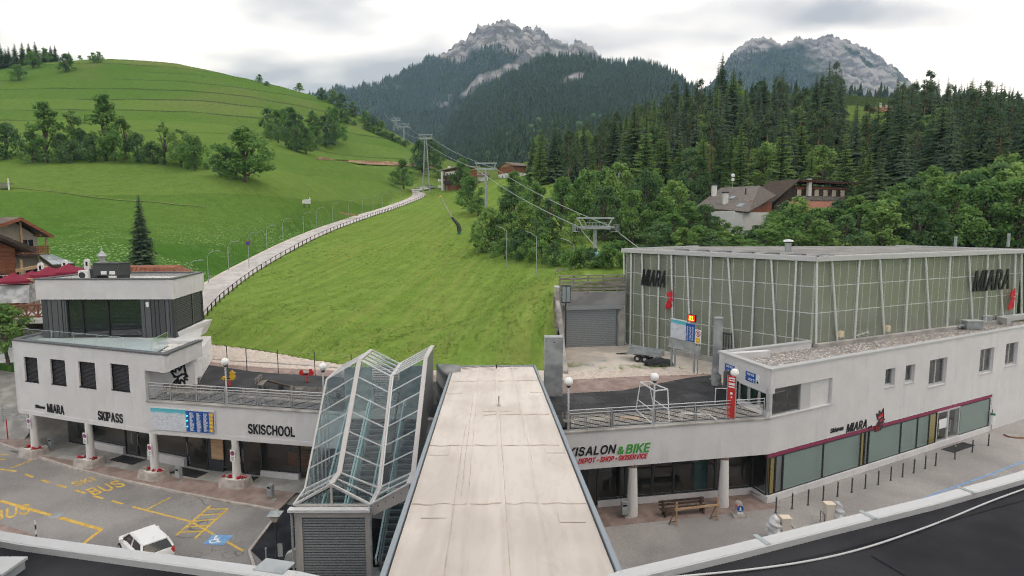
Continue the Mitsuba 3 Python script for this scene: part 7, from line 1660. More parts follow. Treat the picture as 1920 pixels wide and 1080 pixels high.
part(bb, 'foot', bx(_a[0] - .1, _a[0] + .1, _a[1] - .1, _a[1] + .1, DECK, 5.9), 'galvanised')
_a = RF.p((2.94, 5.54)[0], -0.7, 0)
single('wooden_pole', tube([(_a[0] - 0.3, _a[1], DECK + 0.42), (_a[0] + 0.9, _a[1] + 0.1, DECK + 0.36)], 0.09, 8), 'timber_pale', 'short pale log behind the right railing', 'log', smooth=40)
bn = thing('banner', 'upright red banner with white print at the entrance of the right wing', 'banner')
BN = Frame((13.91, 38.47), (14.2, 38.15))
_bw = max(BN.len, 0.55)
part(bn, 'cloth', BN.box(0.0, _bw, -0.02, 0.02, 5.55, 8.3), 'sign_red')
part(bn, 'frame', cat([BN.box(-0.04, 0.0, -0.03, 0.03, 5.4, 8.34), BN.box(_bw, _bw + 0.04, -0.03, 0.03, 5.4, 8.34)]), 'steel')
part(bn, 'lettering', cat([BN.box(0.06, _bw - 0.06, 0.02, 0.024, z, z + h) for z, h in ((8.12, 0.09), (7.98, 0.07), (7.72, 0.14), (7.55, 0.09))]), 'sign_white')
part(bn, 'pictogram', BN.put(extrude(unary_union([Point(0, 0.12).buffer(0.09), Point(0.02, -0.12).buffer(0.06)]), 0.006), _bw / 2, 7.05, 0.02), 'sign_white')
gb = thing('queue_gate', 'low grey queue barrier left of the red banner', 'barrier')
_a, _b = (14.31, 41.89), (15.1, 41.89)
part(gb, 'frame', cat([bar((*_a, 5.4), (*_a, 6.5), 0.06), bar((*_a, 6.5), (*_b, 6.5), 0.06), bar((*_b, 5.4), (*_b, 6.5), 0.06)]), 'steel_white')
part(gb, 'panel', bar((_a[0], _a[1], 5.95), (_b[0], _b[1], 5.95), 0.03, 0.9), 'dark_metal')

# ---------------------------------------------------------------- escalator house with its folded glass roof
es = thing('escalator_canopy', 'folded glass canopy over the escalators with a slatted shutter at its foot', 'canopy')
zv, zr = 3.9, 4.95
Zv, Zr = 8.5, 9.5
# the fold lines, left to right: eave, ridge, valley, outer ridge; stations from the street up to the terrace
S0 = [np.array((-11.0, 29.45, zv)), np.array((-9.1, 29.5, zr)), np.array((-7.15, 29.45, zv)), np.array((-5.2, 29.5, zr))]
S1 = [np.array((-11.05, 31.25, zv)), np.array((-9.1, 30.95, zr)), np.array((-7.15, 31.4, zv)), np.array((-5.2, 31.0, zr))]
S2 = [np.array((-11.35, 36.6, Zv)), np.array((-9.55, 37.5, Zr)), np.array((-7.55, 37.3, Zv)), np.array((-5.5, 38.2, Zr))]
S3 = [np.array((-11.4, 40.2, Zv)), np.array((-9.5, 40.6, Zr)), np.array((-7.65, 40.8, Zv)), np.array((-5.55, 42.0, Zr))]
lines = [[a, b, c, d] for a, b, c, d in zip(S0, S1, S2, S3)]
for i, ln in enumerate(lines):
    w = (0.10, 0.26, 0.14, 0.26)[i]
    for a, b in zip(ln[:-1], ln[1:]):
        part(es, 'rafter', bar(a + [0, 0, 0.02], b + [0, 0, 0.02], w, 0.10), 'alu_frame')
        if i == 2:
            part(es, 'valley_gutter', bar(a + [0.13, 0, 0.03], b + [0.13, 0, 0.03], 0.08, 0.12), 'steel_white')

def bays(A, B, n, m='glass_clear', bars=True):
    for i in range(3):
        for j in range(n):
            t0, t1 = j / n, (j + 1) / n
            p = [A[i] + (B[i] - A[i]) * t0, A[i + 1] + (B[i + 1] - A[i + 1]) * t0, A[i + 1] + (B[i + 1] - A[i + 1]) * t1, A[i] + (B[i] - A[i]) * t1]
            c = sum(p) / 4
            part(es, 'pane', quad(*[c + (q - c) * 0.985 for q in p]), m)
            if bars and j:
                part(es, 'glazing_bar', bar(p[0] + [0, 0, 0.03], p[1] + [0, 0, 0.03], 0.07, 0.06), 'steel_white')
        for q in (A, B):
            part(es, 'glazing_bar', bar(q[i] + [0, 0, 0.035], q[i + 1] + [0, 0, 0.035], 0.09, 0.07), 'steel_white')

bays(S0, S1, 2)
bays(S1, S2, 6)
bays(S2, S3, 4)
# inner grid of the flat end sections, seen as a lattice
part(es, 'lattice', cat([bar(S0[i] + (S0[i + 1] - S0[i]) * t - [0, 0, 0.25], S1[i] + (S1[i + 1] - S1[i]) * t - [0, 0, 0.25], 0.05) for i in range(3) for t in (0.2, 0.4, 0.6, 0.8)] + [bar(S0[i] * (1 - s) + S1[i] * s - [0, 0, 0.27], S0[i + 1] * (1 - s) + S1[i + 1] * s - [0, 0, 0.27], 0.05) for i in range(3) for s in (0.33, 0.66)]), 'dark_metal')
# front gable over the shutter
fy = 29.5
part(es, 'gable_frame', cat([bar((-10.95, fy, zv + 0.02), (-9.1, fy, zr), 0.12), bar((-9.1, fy, zr), (-7.2, fy, zv + 0.02), 0.12), bar((-9.1, fy, zv), (-9.1, fy, zr), 0.10), bar((-10.95, fy, zv - 0.02), (-7.2, fy, zv - 0.02), 0.10, 0.10)]), 'alu_frame')
for a, b, c in (((-10.9, fy, zv + 0.06), (-9.17, fy, zv + 0.06), (-9.17, fy, zr - 0.1)), ((-9.03, fy, zv + 0.06), (-7.3, fy, zv + 0.06), (-9.03, fy, zr - 0.1))):
    part(es, 'gable_pane', (np.array([a, b, c]), np.array([[0, 1, 2]])), 'glass_clear')
part(es, 'gutter', bx(-11.2, -7.1, fy - 0.45, fy - 0.08, zv - 0.22, zv - 0.08), 'steel_white')
part(es, 'lintel', bx(-11.0, -7.2, fy - 0.10, fy + 0.05, zv - 0.62, zv - 0.221), 'alu_frame')
for i, z in enumerate(np.arange(STREET + 0.05, zv - 0.68, 0.14)):
    part(es, 'slat', hexa([(-10.6, fy - 0.01, z), (-7.45, fy - 0.01, z), (-7.45, fy + 0.03, z), (-10.6, fy + 0.03, z), (-10.6, fy + 0.0, z + 0.09), (-7.45, fy + 0.0, z + 0.09), (-7.45, fy + 0.03, z + 0.09), (-10.6, fy + 0.03, z + 0.09)]), 'shutter')
part(es, 'slat_shade', bx(-10.6, -7.45, fy + 0.012, fy + 0.028, STREET, zv - 0.63), 'dark_metal')  # dark lines between flat slats stand in for the shading of curved ones
part(es, 'post', bx(-11.0, -10.62, fy - 0.05, fy + 0.15, STREET, zv - 0.6), 'alu_frame')
part(es, 'post', bx(-7.43, -7.2, fy - 0.05, fy + 0.15, STREET, zv - 0.6), 'alu_frame')
part(es, 'downpipe', tube([(-11.1, fy - 0.3, zv - 0.2), (-11.08, fy - 0.2, zv - 0.5), (-11.08, fy - 0.15, STREET)], 0.06, 8), 'galvanised', smooth=40)
part(es, 'downpipe', tube([(-7.12, fy - 0.3, zv + 0.0), (-7.12, fy - 0.2, zv - 0.5), (-7.12, fy - 0.15, STREET)], 0.06, 8), 'galvanised', smooth=40)
part(es, 'side_panel', hexa([(-7.1, fy, zv - 0.6), (-5.2, fy, zr - 0.75), (-5.2, fy + 0.08, zr - 0.75), (-7.1, fy + 0.08, zv - 0.6), (-7.1, fy, zv - 0.02), (-5.2, fy, zr - 0.03), (-5.2, fy + 0.08, zr - 0.03), (-7.1, fy + 0.08, zv - 0.02)]), 'alu_frame')
# glazed left flank and closed right flank
fl_ = [S0[0], S1[0], S2[0], S3[0]]
base = [STREET, STREET, 3.4, 5.4]
for a, b, za, zb_ in zip(fl_[:-1], fl_[1:], base[:-1], base[1:]):
    part(es, 'flank_pane', quad((a[0], a[1], za), (b[0], b[1], zb_), b - [0, 0, 0.05], a - [0, 0, 0.05]), 'glass_clear')
for t in np.linspace(0, 1, 7):
    q = S1[0] + (S2[0] - S1[0]) * t
    part(es, 'flank_post', bar((q[0], q[1], STREET + 3.6 * t), q - [0, 0, 0.06], 0.07), 'alu_frame')
fr_ = [S0[3], S1[3], S2[3], S3[3]]
for a, b, za, zb_ in zip(fr_[1:-1], fr_[2:], (1.0, 5.0), (5.0, 5.4)):
    part(es, 'flank_panel', hexa([(a[0] - .02, a[1], za), (b[0] - .02, b[1], zb_), (b[0] + .03, b[1], zb_), (a[0] + .03, a[1], za), a - [0.02, 0, 0.05], b - [0.02, 0, 0.05], b + [0.03, 0, -0.05], a + [0.03, 0, -0.05]]), 'shutter_dark')
# escalators: sloping trusses with steps, glass sides and rails
for i, x in enumerate((-9.95, -8.55, -6.4)):
    sk = part(es, 'escalator', hexa([(x - 0.62, 30.6, -0.3), (x + 0.62, 30.6, -0.3), (x + 0.62, 38.6, 5.0), (x - 0.62, 38.6, 5.0), (x - 0.62, 30.6, 0.1), (x + 0.62, 30.6, 0.1), (x + 0.62, 38.6, 5.4), (x - 0.62, 38.6, 5.4)]) , 'shutter_dark')
    part(sk, 'step', cat([bx(x - 0.5, x + 0.5, y0, y0 + 0.33, 0.1 + (y0 - 30.6) * 0.6625 - 0.1, 0.14 + (y0 - 30.6) * 0.6625 + 0.16) for y0 in np.arange(30.7, 38.3, 0.36)]), 'cladding', kind='stuff')
    for s in (-1, 1):
        part(sk, 'balustrade', quad((x + s * 0.62, 30.4, 0.1), (x + s * 0.62, 38.8, 5.5), (x + s * 0.62, 38.8, 6.4), (x + s * 0.62, 30.4, 1.0)), 'glass_clear')
        part(sk, 'handrail', tube([(x + s * 0.62, 29.9, 0.5), (x + s * 0.62, 29.8, 0.9), (x + s * 0.62, 30.3, 1.05), (x + s * 0.62, 38.6, 6.42), (x + s * 0.62, 39.3, 6.45), (x + s * 0.62, 39.35, 6.0)], 0.055, 6), 'rail_glass', smooth=40)
        part(sk, 'rail_skirt', bar((x + s * 0.66, 30.6, 0.25), (x + s * 0.66, 38.6, 5.55), 0.05, 0.25), 'rail_glass')
part(es, 'hall_floor', sheet([(-11.4, 38.4), (-5.5, 38.4), (-5.5, 42), (-11.4, 40.6)], 5.42), 'concrete')
part(es, 'hall_floor', sheet([(-11, 29.6), (-5.2, 29.6), (-5.2, 31), (-11, 31)], STREET + 0.03), 'concrete')
for i, z in enumerate(np.arange(5.5, 8.4, 0.16)):
    part(es, 'inner_slat', bx(-9.4, -7.7, 40.45, 40.5, z, z + 0.10), 'shutter')
part(es, 'inner_wall', cat([bx(-11.3, -9.42, 40.3, 40.42, 5.4, 8.4), bx(-7.68, -5.6, 40.75, 40.85, 5.4, 8.4)]), 'galvanised')
part(es, 'cable_tray', tube([(-6.75, 31.0, 3.6), (-6.8, 33.2, 4.4), (-6.95, 35.4, 6.6), (-7.0, 37.0, 7.6)], 0.06, 6), 'dark_metal', smooth=40)
part(es, 'speaker', lathe([(0.0, -0.22), (0.14, -0.2), (0.16, 0.0), (0.10, 0.2), (0, 0.22)], 14, (-10.6, 36.4, 7.6)), 'dark_metal', smooth=40)
# tarpaulin between the canopy and the bridge roof
_n = 26
_U, _V = np.meshgrid(np.linspace(0, 1, _n), np.linspace(0, 1, _n))
_P = (np.array([-5.35, 42.2, 8.2]) * (1 - _U[..., None]) + np.array([-3.6, 42.6, 8.0]) * _U[..., None]) * (1 - _V[..., None]) + (np.array([-5.25, 41.6, 4.8]) * (1 - _U[..., None]) + np.array([-4.0, 41.9, 4.6]) * _U[..., None]) * _V[..., None]
_P[..., 1] += 0.22 * np.sin(_V * 19 + 3 * (_U - 0.5) ** 2 * 6 + 2 * meshkit.noise(_P * 0.8, 3)) * (0.4 + _V)
single('tarpaulin', grid(_P[..., 0], _P[..., 1], _P[..., 2]), 'tarp', 'grey tarpaulin hanging in folds between the glass canopy and the beige roof', 'tarpaulin', smooth=True)

# ---------------------------------------------------------------- the long beige roof of the covered bridge
br_ = thing('bridge_roof', 'long beige membrane roof of the covered bridge running away from the camera', 'roof')
nl, nr, f0, f1 = np.array((-3.05, 9.0, 9.52)), np.array((2.95, 9.0, 9.52)), np.array((-4.45, 44.6, 7.4)), np.array((1.72, 44.9, 7.4))

def on_roof(s, t, dz=0.0):
    return (nl * (1 - s) + nr * s) * (1 - t) + (f0 * (1 - s) + f1 * s) * t + np.array([0, 0, dz])

_s = np.linspace(0.025, 0.975, 90)
_t2 = np.linspace(0, 0.993, 260)
_SS, _TT = np.meshgrid(_s, _t2)
_P = on_roof(_SS[..., None], _TT[..., None])
_fold = np.zeros(_SS.shape)
for c, w, h in ((0.33, 0.006, 0.030), (0.52, 0.010, 0.035), (0.545, 0.004, -0.02), (0.72, 0.006, 0.030), (0.24, 0.008, 0.014), (0.29, 0.005, 0.012)):
    cc = c + 0.012 * (meshkit.fbm(np.stack([_TT * 9, 0 * _TT + c * 50, 0 * _TT], -1), 3, 1) - 0.5)
    _fold += 1.8 * h * np.exp(-((_SS - cc) / w) ** 2)
_fold += 0.020 * (meshkit.fbm(np.stack([_SS * 9, _TT * 22, 0 * _SS], -1), 4, 9) - 0.5)
_P[..., 2] += _fold
part(br_, 'membrane', grid(_P[..., 0], _P[..., 1], _P[..., 2]), 'roof_sheet', smooth=True, label='beige roofing membrane with welded seams')
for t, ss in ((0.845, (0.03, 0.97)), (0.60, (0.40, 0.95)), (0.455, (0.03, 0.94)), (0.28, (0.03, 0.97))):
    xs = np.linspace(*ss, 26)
    part(br_, 'cross_seam', tube([on_roof(a, t + 0.0015 * math.sin(40 * a) + RNG.normal(0, 0.0008), 0.02) for a in xs], RNG.uniform(0.006, 0.022, 26), 4), 'roof_sheet_dirt_shade')
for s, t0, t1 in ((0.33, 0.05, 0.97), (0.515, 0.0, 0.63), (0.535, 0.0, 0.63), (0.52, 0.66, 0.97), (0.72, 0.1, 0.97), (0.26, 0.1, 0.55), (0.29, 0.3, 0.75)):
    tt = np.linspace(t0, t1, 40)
    part(br_, 'seam', tube([on_roof(s + 0.012 * (meshkit.fbm(np.array([t * 9, s * 50, 0.0]), 3, 1) - 0.5), t, 0.03) for t in tt], RNG.uniform(0.003, 0.010, 40), 4), 'roof_sheet_dirt_shade')  # seams on the folds, toned darker in place of the folds' own shading
g = np.random.default_rng(3)
part(br_, 'stain', cat([quad(*[on_roof(s + dx * w, t + dy * h, 0.042) for dx, dy in ((0, 0), (1, 0.1), (1.1, 1), (0.1, 0.9))]) for s, t, w, h in zip(g.uniform(0.04, 0.9, 14), g.uniform(0.955, 0.985, 14), g.uniform(0.03, 0.10, 14), g.uniform(0.004, 0.012, 14))]), 'roof_sheet_dirt_shade', label='brown stains at the far end of the roof')
for s0, t0 in ((0.045, 0.42), (0.83, 0.425), (0.05, 0.74), (0.84, 0.745), (0.10, 0.25), (0.80, 0.24)):
    part(br_, 'patch', hexa([on_roof(s0, t0, 0.0), on_roof(s0 + 0.13, t0, 0.0), on_roof(s0 + 0.13, t0 + 0.022, 0.0), on_roof(s0, t0 + 0.022, 0.0), on_roof(s0, t0, 0.028), on_roof(s0 + 0.13, t0, 0.028), on_roof(s0 + 0.13, t0 + 0.022, 0.028), on_roof(s0, t0 + 0.022, 0.028)]), 'roof_sheet')
part(br_, 'edge_trim', cat([hexa([on_roof(a, 0, -0.35), on_roof(b, 0, -0.35), on_roof(b, 1, -0.35), on_roof(a, 1, -0.35), on_roof(a, 0, 0.10), on_roof(b, 0, 0.10), on_roof(b, 1, 0.10), on_roof(a, 1, 0.10)]) for a, b in ((-0.005, 0.018), (0.982, 1.005))]), mat('trim_blue_grey', (0.27, 0.31, 0.35), 0.4, metallic=0.3))
part(br_, 'edge_trim', hexa([on_roof(0.02, 0.994, -0.35), on_roof(0.98, 0.994, -0.35), on_roof(0.98, 1.0, -0.35), on_roof(0.02, 1.0, -0.35), on_roof(0.02, 0.994, 0.09), on_roof(0.98, 0.994, 0.09), on_roof(0.98, 1.0, 0.09), on_roof(0.02, 1.0, 0.09)]), 'trim_blue_grey')
part(br_, 'ballast', cat([bx(*( (lambda p: (p[0] - 0.85, p[0] + 0.75, p[1] - 0.55, p[1] + 0.4, p[2] - 0.05, p[2] + 0.06))(on_roof(0.53, 0.635)))), bx(*( (lambda p: (p[0] - 0.3, p[0] + 0.3, p[1] - 0.3, p[1] + 0.3, p[2] - 0.05, p[2] + 0.05))(on_roof(0.53, 0.965))))]), 'roof_sheet')
_p = on_roof(0.53, 0.645)
part(br_, 'vent_pipe', lathe([(0.10, _p[2] - 0.05), (0.10, _p[2] + 0.16), (0.04, _p[2] + 0.22), (0.04, _p[2] + 0.62), (0.0, _p[2] + 0.62)], 10, (_p[0], _p[1], 0)), 'stone_grey')
_p = on_roof(0.53, 0.968)
part(br_, 'vent_pipe', lathe([(0.05, _p[2] - 0.05), (0.05, _p[2] + 0.35), (0.0, _p[2] + 0.35)], 8, (_p[0], _p[1], 0)), 'timber_dark')
part(br_, 'underside', hexa([on_roof(0.02, 0, -0.34), on_roof(0.98, 0, -0.34), on_roof(0.98, 0.99, -0.34), on_roof(0.02, 0.99, -0.34), on_roof(0.02, 0, -0.06), on_roof(0.98, 0, -0.06), on_roof(0.98, 0.99, -0.06), on_roof(0.02, 0.99, -0.06)]), 'dark_metal')
for t in (0.1, 0.35, 0.6, 0.8):
    for s in (0.12, 0.88):
        p = on_roof(s, t, -0.34)
        part(br_, 'column', bar((p[0], p[1], STREET), p, 0.3), 'concrete')
part(br_, 'deck', hexa([(-2.7, 9, 4.9), (2.6, 9, 4.9), (1.2, 40, 4.9), (-4.0, 40, 4.9), (-2.7, 9, 5.3), (2.6, 9, 5.3), (1.2, 40, 5.3), (-4.0, 40, 5.3)]), 'concrete')

# ---------------------------------------------------------------- the camera's own building: black roof with a metal parapet
own = thing('near_roof', 'black bitumen roof with a pale metal parapet in the foreground', 'roof')
_pp = [(-30, 15.0), (-14, 9.4), (-6.16, 6.95), (-5.67, 6.82), (-4.0, 6.46), (-2.3, 6.1), (-1.2, 5.72), (-0.2, 5.55), (0.5, 5.72), (1.19, 6.12), (2.5, 6.62), (3.82, 7.15), (5.6, 7.85), (7.55, 8.7), (10.5, 10.2), (26, 19)]
part(own, 'membrane', sheet(_pp + [(30, -9), (-32, -9)], 14.23), 'bitumen', label='black bitumen membrane')
part(own, 'facade', cat([bar((*a, 6.9), (*b, 6.9), 0.2, 14.1) for a, b in zip(_pp[:-1], _pp[1:])]), 'plaster')
for a, b in zip(_pp[:-1], _pp[1:]):
    a, b = np.array(a), np.array(b)
    t = (b - a) / np.linalg.norm(b - a)
    n = np.array([t[1], -t[0]])
    for n0, n1, z0, z1, m in ((-0.07, 0.09, 14.27, 14.31, 'cap_light'), (0.09, 0.11, 14.23, 14.305, 'cap_light')):
        part(own, 'parapet_cap', hexa([(*(a + n * n0), z0), (*(b + n * n0), z0), (*(b + n * n1), z0), (*(a + n * n1), z0), (*(a + n * n0), z1), (*(b + n * n0), z1), (*(b + n * n1), z1), (*(a + n * n1), z1)]), m)
for p0, p1, w in (((-2.75, 6.30), (-2.4, 6.215), 0.5), ((4.5, 7.42), (4.56, 7.44), 0.24), ((2.9, 6.81), (2.96, 6.83), 0.24), ((6.3, 8.14), (6.36, 8.17), 0.24)):
    part(own, 'joint_cover', bar((*p0, 14.313), (*p1, 14.313), 0.23, 0.012), 'galvanised')
_g = np.random.default_rng(8)

def seam(pts, w=0.03):
    return tube([(x, y, 14.235) for x, y in along(pts, 0.15)], w, 4)

part(own, 'bitumen_seam', cat([seam([(1.4, 5.9), (3.9, 6.75), (7.6, 8.25)], 0.012), seam([(2.6, 5.9), (2.2, 5.2)], 0.012), seam([(4.1, 6.6), (4.9, 4.2)], 0.01)]), 'bitumen')
def smooth_path(p):
    p = along(p, 0.1)
    for _ in range(40):
        p[1:-1] = (p[:-2] + 2 * p[1:-1] + p[2:]) / 4
    return p

single('cable', tube([(x, y, 14.245 + 0.006 * math.sin(3 * x)) for x, y in smooth_path([(1.25, 6.13), (1.86, 6.19), (2.54, 6.26), (2.81, 6.32), (3.55, 6.54), (4.37, 6.84), (5.4, 7.36), (6.14, 7.77), (7.27, 8.32), (8.61, 9.04)])], 0.012, 6), 'cap_light', 'thin pale cable on the black roof along the right parapet', 'cable', smooth=True)
k = thing('junction_box', 'grey junction box with cable glands on the black roof at the left', 'box')
part(k, 'housing', bx(-5.75, -5.35, 6.05, 6.35, 14.18, 14.33), 'galvanised')
part(k, 'lid', bx(-5.77, -5.33, 6.03, 6.37, 14.33, 14.36), 'cap_light')
for i in range(4):
    part(k, 'gland', tube([(-5.40 + 0.0 * i, 6.02 - 0.0, 14.24), (-5.40, 5.93, 14.24)] if i == 0 else [(-5.72 + 0.10 * i, 6.05, 14.25), (-5.72 + 0.10 * i, 5.95, 14.25)], 0.022, 6), 'cap_light')
single('cable', tube([(-5.5, 5.95, 14.25), (-5.45, 5.7, 14.19), (-5.0, 5.5, 14.19), (-4.4, 5.6, 14.19), (-3.6, 5.75, 14.19), (-2.9, 5.55, 14.19), (-2.2, 5.15, 14.19), (-1.6, 4.6, 14.19)], 0.02, 6), 'cap_light', 'pale cable curling from the junction box over the black roof', 'cable', smooth=True)
single('cable', tube([(-5.7, 6.05, 14.25), (-6.0, 5.85, 14.19), (-6.4, 5.6, 14.19), (-7.0, 5.2, 14.19)], 0.02, 6), 'cap_light', 'short pale cable left of the junction box', 'cable', smooth=True)
single('roof_curb', cat([bx(-9.5, -5.95, 5.2, 6.55, 14.15, 14.75)]), 'galvanised', 'grey metal clad curb on the roof at the lower left corner', 'roof curb')

# ---------------------------------------------------------------- street furniture on the right
for i, (x, y) in enumerate([(16.83, 37.22), (18.13, 37.8), (19.42, 38.33), (20.72, 38.95), (22.02, 39.59), (23.33, 40.21), (24.61, 40.84), (25.89, 41.46), (27.22, 42.18), (28.48, 42.83), (29.75, 43.5), (31.12, 44.29), (32.29, 44.85), (34.71, 46.18), (37.18, 47.64), (39.58, 49.06)]):
    k = thing('bollard', 'slim dark grey bollard in the row along the right shop front', 'bollard', 'bollards along the shop front')
    part(k, 'post', tube([(x, y, STREET), (x, y, STREET + 1.08)], 0.048, 8), 'cladding_dark', smooth=40)
    part(k, 'cap', lathe([(0.0, 1.12), (0.04, 1.11), (0.055, 1.08), (0.055, 1.05), (0, 1.05)], 8, (x, y, STREET)), 'galvanised')
    part(k, 'foot', lathe([(0.05, 0.05), (0.09, 0.01), (0.09, 0.0)], 8, (x, y, STREET + 0.003)), 'cladding_dark')
x, y = (10.88, 36.93)
bench(x, y + 0.1, math.atan2(RF.t[1], RF.t[0]), 3.1, 'long dark plank bench under the right overhang', 'timber_dark', True, STREET, None)
k = thing('trestle_barrier', 'pale timber trestle barrier with two propped posts in front of the bench', 'barrier')
_a, _b = np.array((10.05, 35.62)), np.array((12.79, 36.3))
for p in (_a, _b):
    part(k, 'post', bar((*p, STREET), (p[0], p[1] + 0.02, STREET + 1.45), 0.09), 'timber_pale')
    part(k, 'strut', bar((p[0] - 0.42, p[1] + 0.12, STREET), (p[0] - 0.02, p[1] + 0.05, STREET + 1.1), 0.07), 'timber')
    part(k, 'foot_brace', bar((p[0] - 0.40, p[1] + 0.12, STREET + 0.1), (p[0], p[1], STREET + 0.28), 0.05), 'timber')
part(k, 'rail', bar((_a[0] - 0.12, _a[1] + 0.0, STREET + 1.0), (_b[0] + 0.12, _b[1] - 0.0, STREET + 1.0), 0.08, 0.12), 'timber_pale')
x, y = (14.27, 36.79)
k = thing('stone_bollard', 'round topped stone bollard with a blue footpath sign', 'bollard')
part(k, 'base', bx(x - 0.36, x + 0.36, y - 0.3, y + 0.3, STREET, STREET + 0.16), 'stone_grey')
part(k, 'shaft', lathe([(0.25, 0.16), (0.24, 0.75), (0.21, 0.92), (0.12, 1.03), (0.0, 1.06)], 16, (x, y, STREET)), 'stone_grey', smooth=50)
_s = Frame((x - 0.2, y - 0.25), (x + 0.2, y - 0.25))
part(k, 'sign_disc', _s.put(extrude(Point(0, 0).buffer(0.2), 0.015), 0.22, STREET + 0.62, 0.0), 'sign_blue', label='blue round footpath sign')
part(k, 'figure', _s.put(extrude(unary_union([Point(0, 0.1).buffer(0.032), LineString([(0, 0.06), (0, -0.03), (0.06, -0.13)]).buffer(0.022), LineString([(0, -0.03), (-0.05, -0.13)]).buffer(0.022), LineString([(-0.06, 0.0), (0, 0.05), (0.07, 0.0)]).buffer(0.016)]), 0.004), 0.22, STREET + 0.62, 0.015), 'sign_white')
part(k, 'lower_plate', _s.box(0.06, 0.38, 0.0, 0.012, STREET + 0.24, STREET + 0.40), 'sign_white')
part(k, 'reflector', ball((x - 0.2, y - 0.12, STREET + 0.78), 0.07, 1), 'toy_red')
setting('island', extrude(LineString([(14.79, 33.08), (20.11, 35.69)]).buffer(0.75), 0.14, STREET), 'concrete', label='kerbed island under the ticket columns')
for i, ((x, y), l) in enumerate((((15.87, 33.79), 'beige barrier column on the left with a wrapped machine at its left side'), ((19.32, 35.56), 'beige barrier column on the right with a foil wrapped machine at its right side'))):
    k = thing('barrier_column', l, 'barrier column', 'barrier columns on the island')
    part(k, 'casing', bx(x - 0.25, x + 0.25, y - 0.2, y + 0.25, STREET + 0.14, STREET + 1.42), 'beige_col' if 'beige_col' in scene else mat('beige_col', (0.55, 0.51, 0.46), 0.5))
    part(k, 'cap', bx(x - 0.28, x + 0.28, y - 0.23, y + 0.28, STREET + 1.42, STREET + 1.46), mat('beige_top', (0.72, 0.62, 0.48), 0.6) if i == 0 else 'beige_top')
    part(k, 'guard', tube([(x + 0.4 - 0.8 * i, y - 0.3, STREET + 0.14), (x + 0.4 - 0.8 * i, y - 0.3, STREET + 0.85), (x + 0.4 - 0.8 * i, y + 0.2, STREET + 0.85), (x + 0.4 - 0.8 * i, y + 0.2, STREET + 0.14)], 0.025, 6), 'dark_metal')
    m = trimesh.creation.icosphere(4)
    v = np.array(m.vertices)
    z = v[:, 2].copy()
    v = v * [0.36, 0.36, 0.78]
    v[:, :2] *= (1 + 0.22 * np.sin(z * 13 + 2 * np.arctan2(v[:, 1], v[:, 0])) * np.abs(np.sin(z * 5)))[:, None] * (0.85 + 0.4 * meshkit.fbm(np.array(m.vertices) * 3, 3, i)[:, None])
    v[:, 2] = np.maximum(v[:, 2], -0.62)
    single('wrapped_machine', (v + [x - 0.62 + 1.14 * i, y + 0.05, STREET + 0.76], np.array(m.faces)), 'wrap', ('grey wrapped machine left of the left barrier column', 'silver foil wrapped machine right of the right barrier column')[i], 'machine', smooth=40)
x, y = (17.36, 34.59)
single('manhole_cover', bx(x - 0.35, x + 0.3, y - 0.25, y + 0.25, STREET + 0.142, STREET + 0.155), 'timber_red', 'rusty square cover on the island between the barrier columns', 'manhole cover')
x, y = RW.p(usR - 0.25, 0.25, 0)[:2]
k = thing('wall_bin', 'white and green bin at the right end of the shop front', 'bin')
part(k, 'body', tube([(x, y, 0.3), (x, y, 1.15)], 0.19, 12), 'paint_white', smooth=40)
part(k, 'lid', tube([(x, y, 1.15), (x, y, 1.28)], 0.2, 12), 'panel_green', smooth=40)
part(k, 'post', tube([(x + 0.05, y + 0.15, STREET), (x + 0.05, y + 0.15, 1.6)], 0.03, 6), 'dark_metal')
_a = (43.09, 51.37)
single('hose', tube([(*p, STREET + 0.05) for p in [(42.93, 51.64), (42.96, 51.1), (43.35, 50.84), (44.26, 50.84), (44.96, 50.32)]], 0.07, 6), 'timber_red', 'reddish hose lying on the pavement at the right frame edge', 'hose', smooth=True)

# old style lantern by the black apron
x, y = -12.15, 29.9
k = thing('street_lantern', 'old style street lantern on a dark post left of the glass canopy', 'street lamp')
part(k, 'post', tube([(x, y, STREET), (x, y, 0.6), (x, y, 2.75)], [0.09, 0.07, 0.045], 10), 'dark_metal', smooth=40)
part(k, 'cradle', cat([bar((x + a * 0.05, y + b * 0.05, 2.7), (x + a * 0.2, y + b * 0.2, 3.2), 0.025) for a in (-1, 1) for b in (-1, 1)]), 'dark_metal')
for a, b, c, d in ((-1, -1, 1, -1), (1, -1, 1, 1), (1, 1, -1, 1), (-1, 1, -1, -1)):
    part(k, 'pane', quad((x + a * 0.12, y + b * 0.12, 2.82), (x + c * 0.12, y + d * 0.12, 2.82), (x + c * 0.24, y + d * 0.24, 3.22), (x + a * 0.24, y + b * 0.24, 3.22)), mat('lamp_glass', (0.42, 0.38, 0.30), 0.3) if 'lamp_glass' not in scene else 'lamp_glass')
part(k, 'roof', (np.array([(x - .34, y - .34, 3.22), (x + .34, y - .34, 3.22), (x + .34, y + .34, 3.22), (x - .34, y + .34, 3.22), (x - .1, y - .1, 3.36), (x + .1, y - .1, 3.36), (x + .1, y + .1, 3.36), (x - .1, y + .1, 3.36)]), _BF), 'galvanised')
part(k, 'sign', bar((x + 0.14, y, 0.9), (x + 0.14, y, 1.6), 0.34, 0.03), 'galvanised')
x, y = (-11.84, 31.22)
single('concrete_block', hexa([(x - .5, y - .3, STREET), (x + .5, y - .3, STREET), (x + .5, y + .3, STREET), (x - .5, y + .3, STREET), (x - .3, y - .2, 0.35), (x + .45, y - .2, 0.75), (x + .45, y + .2, 0.75), (x - .3, y + .2, 0.35)]), 'concrete', 'sloped concrete block beside the slatted shutter', 'block')
x, y = (-13.22, 31.12)
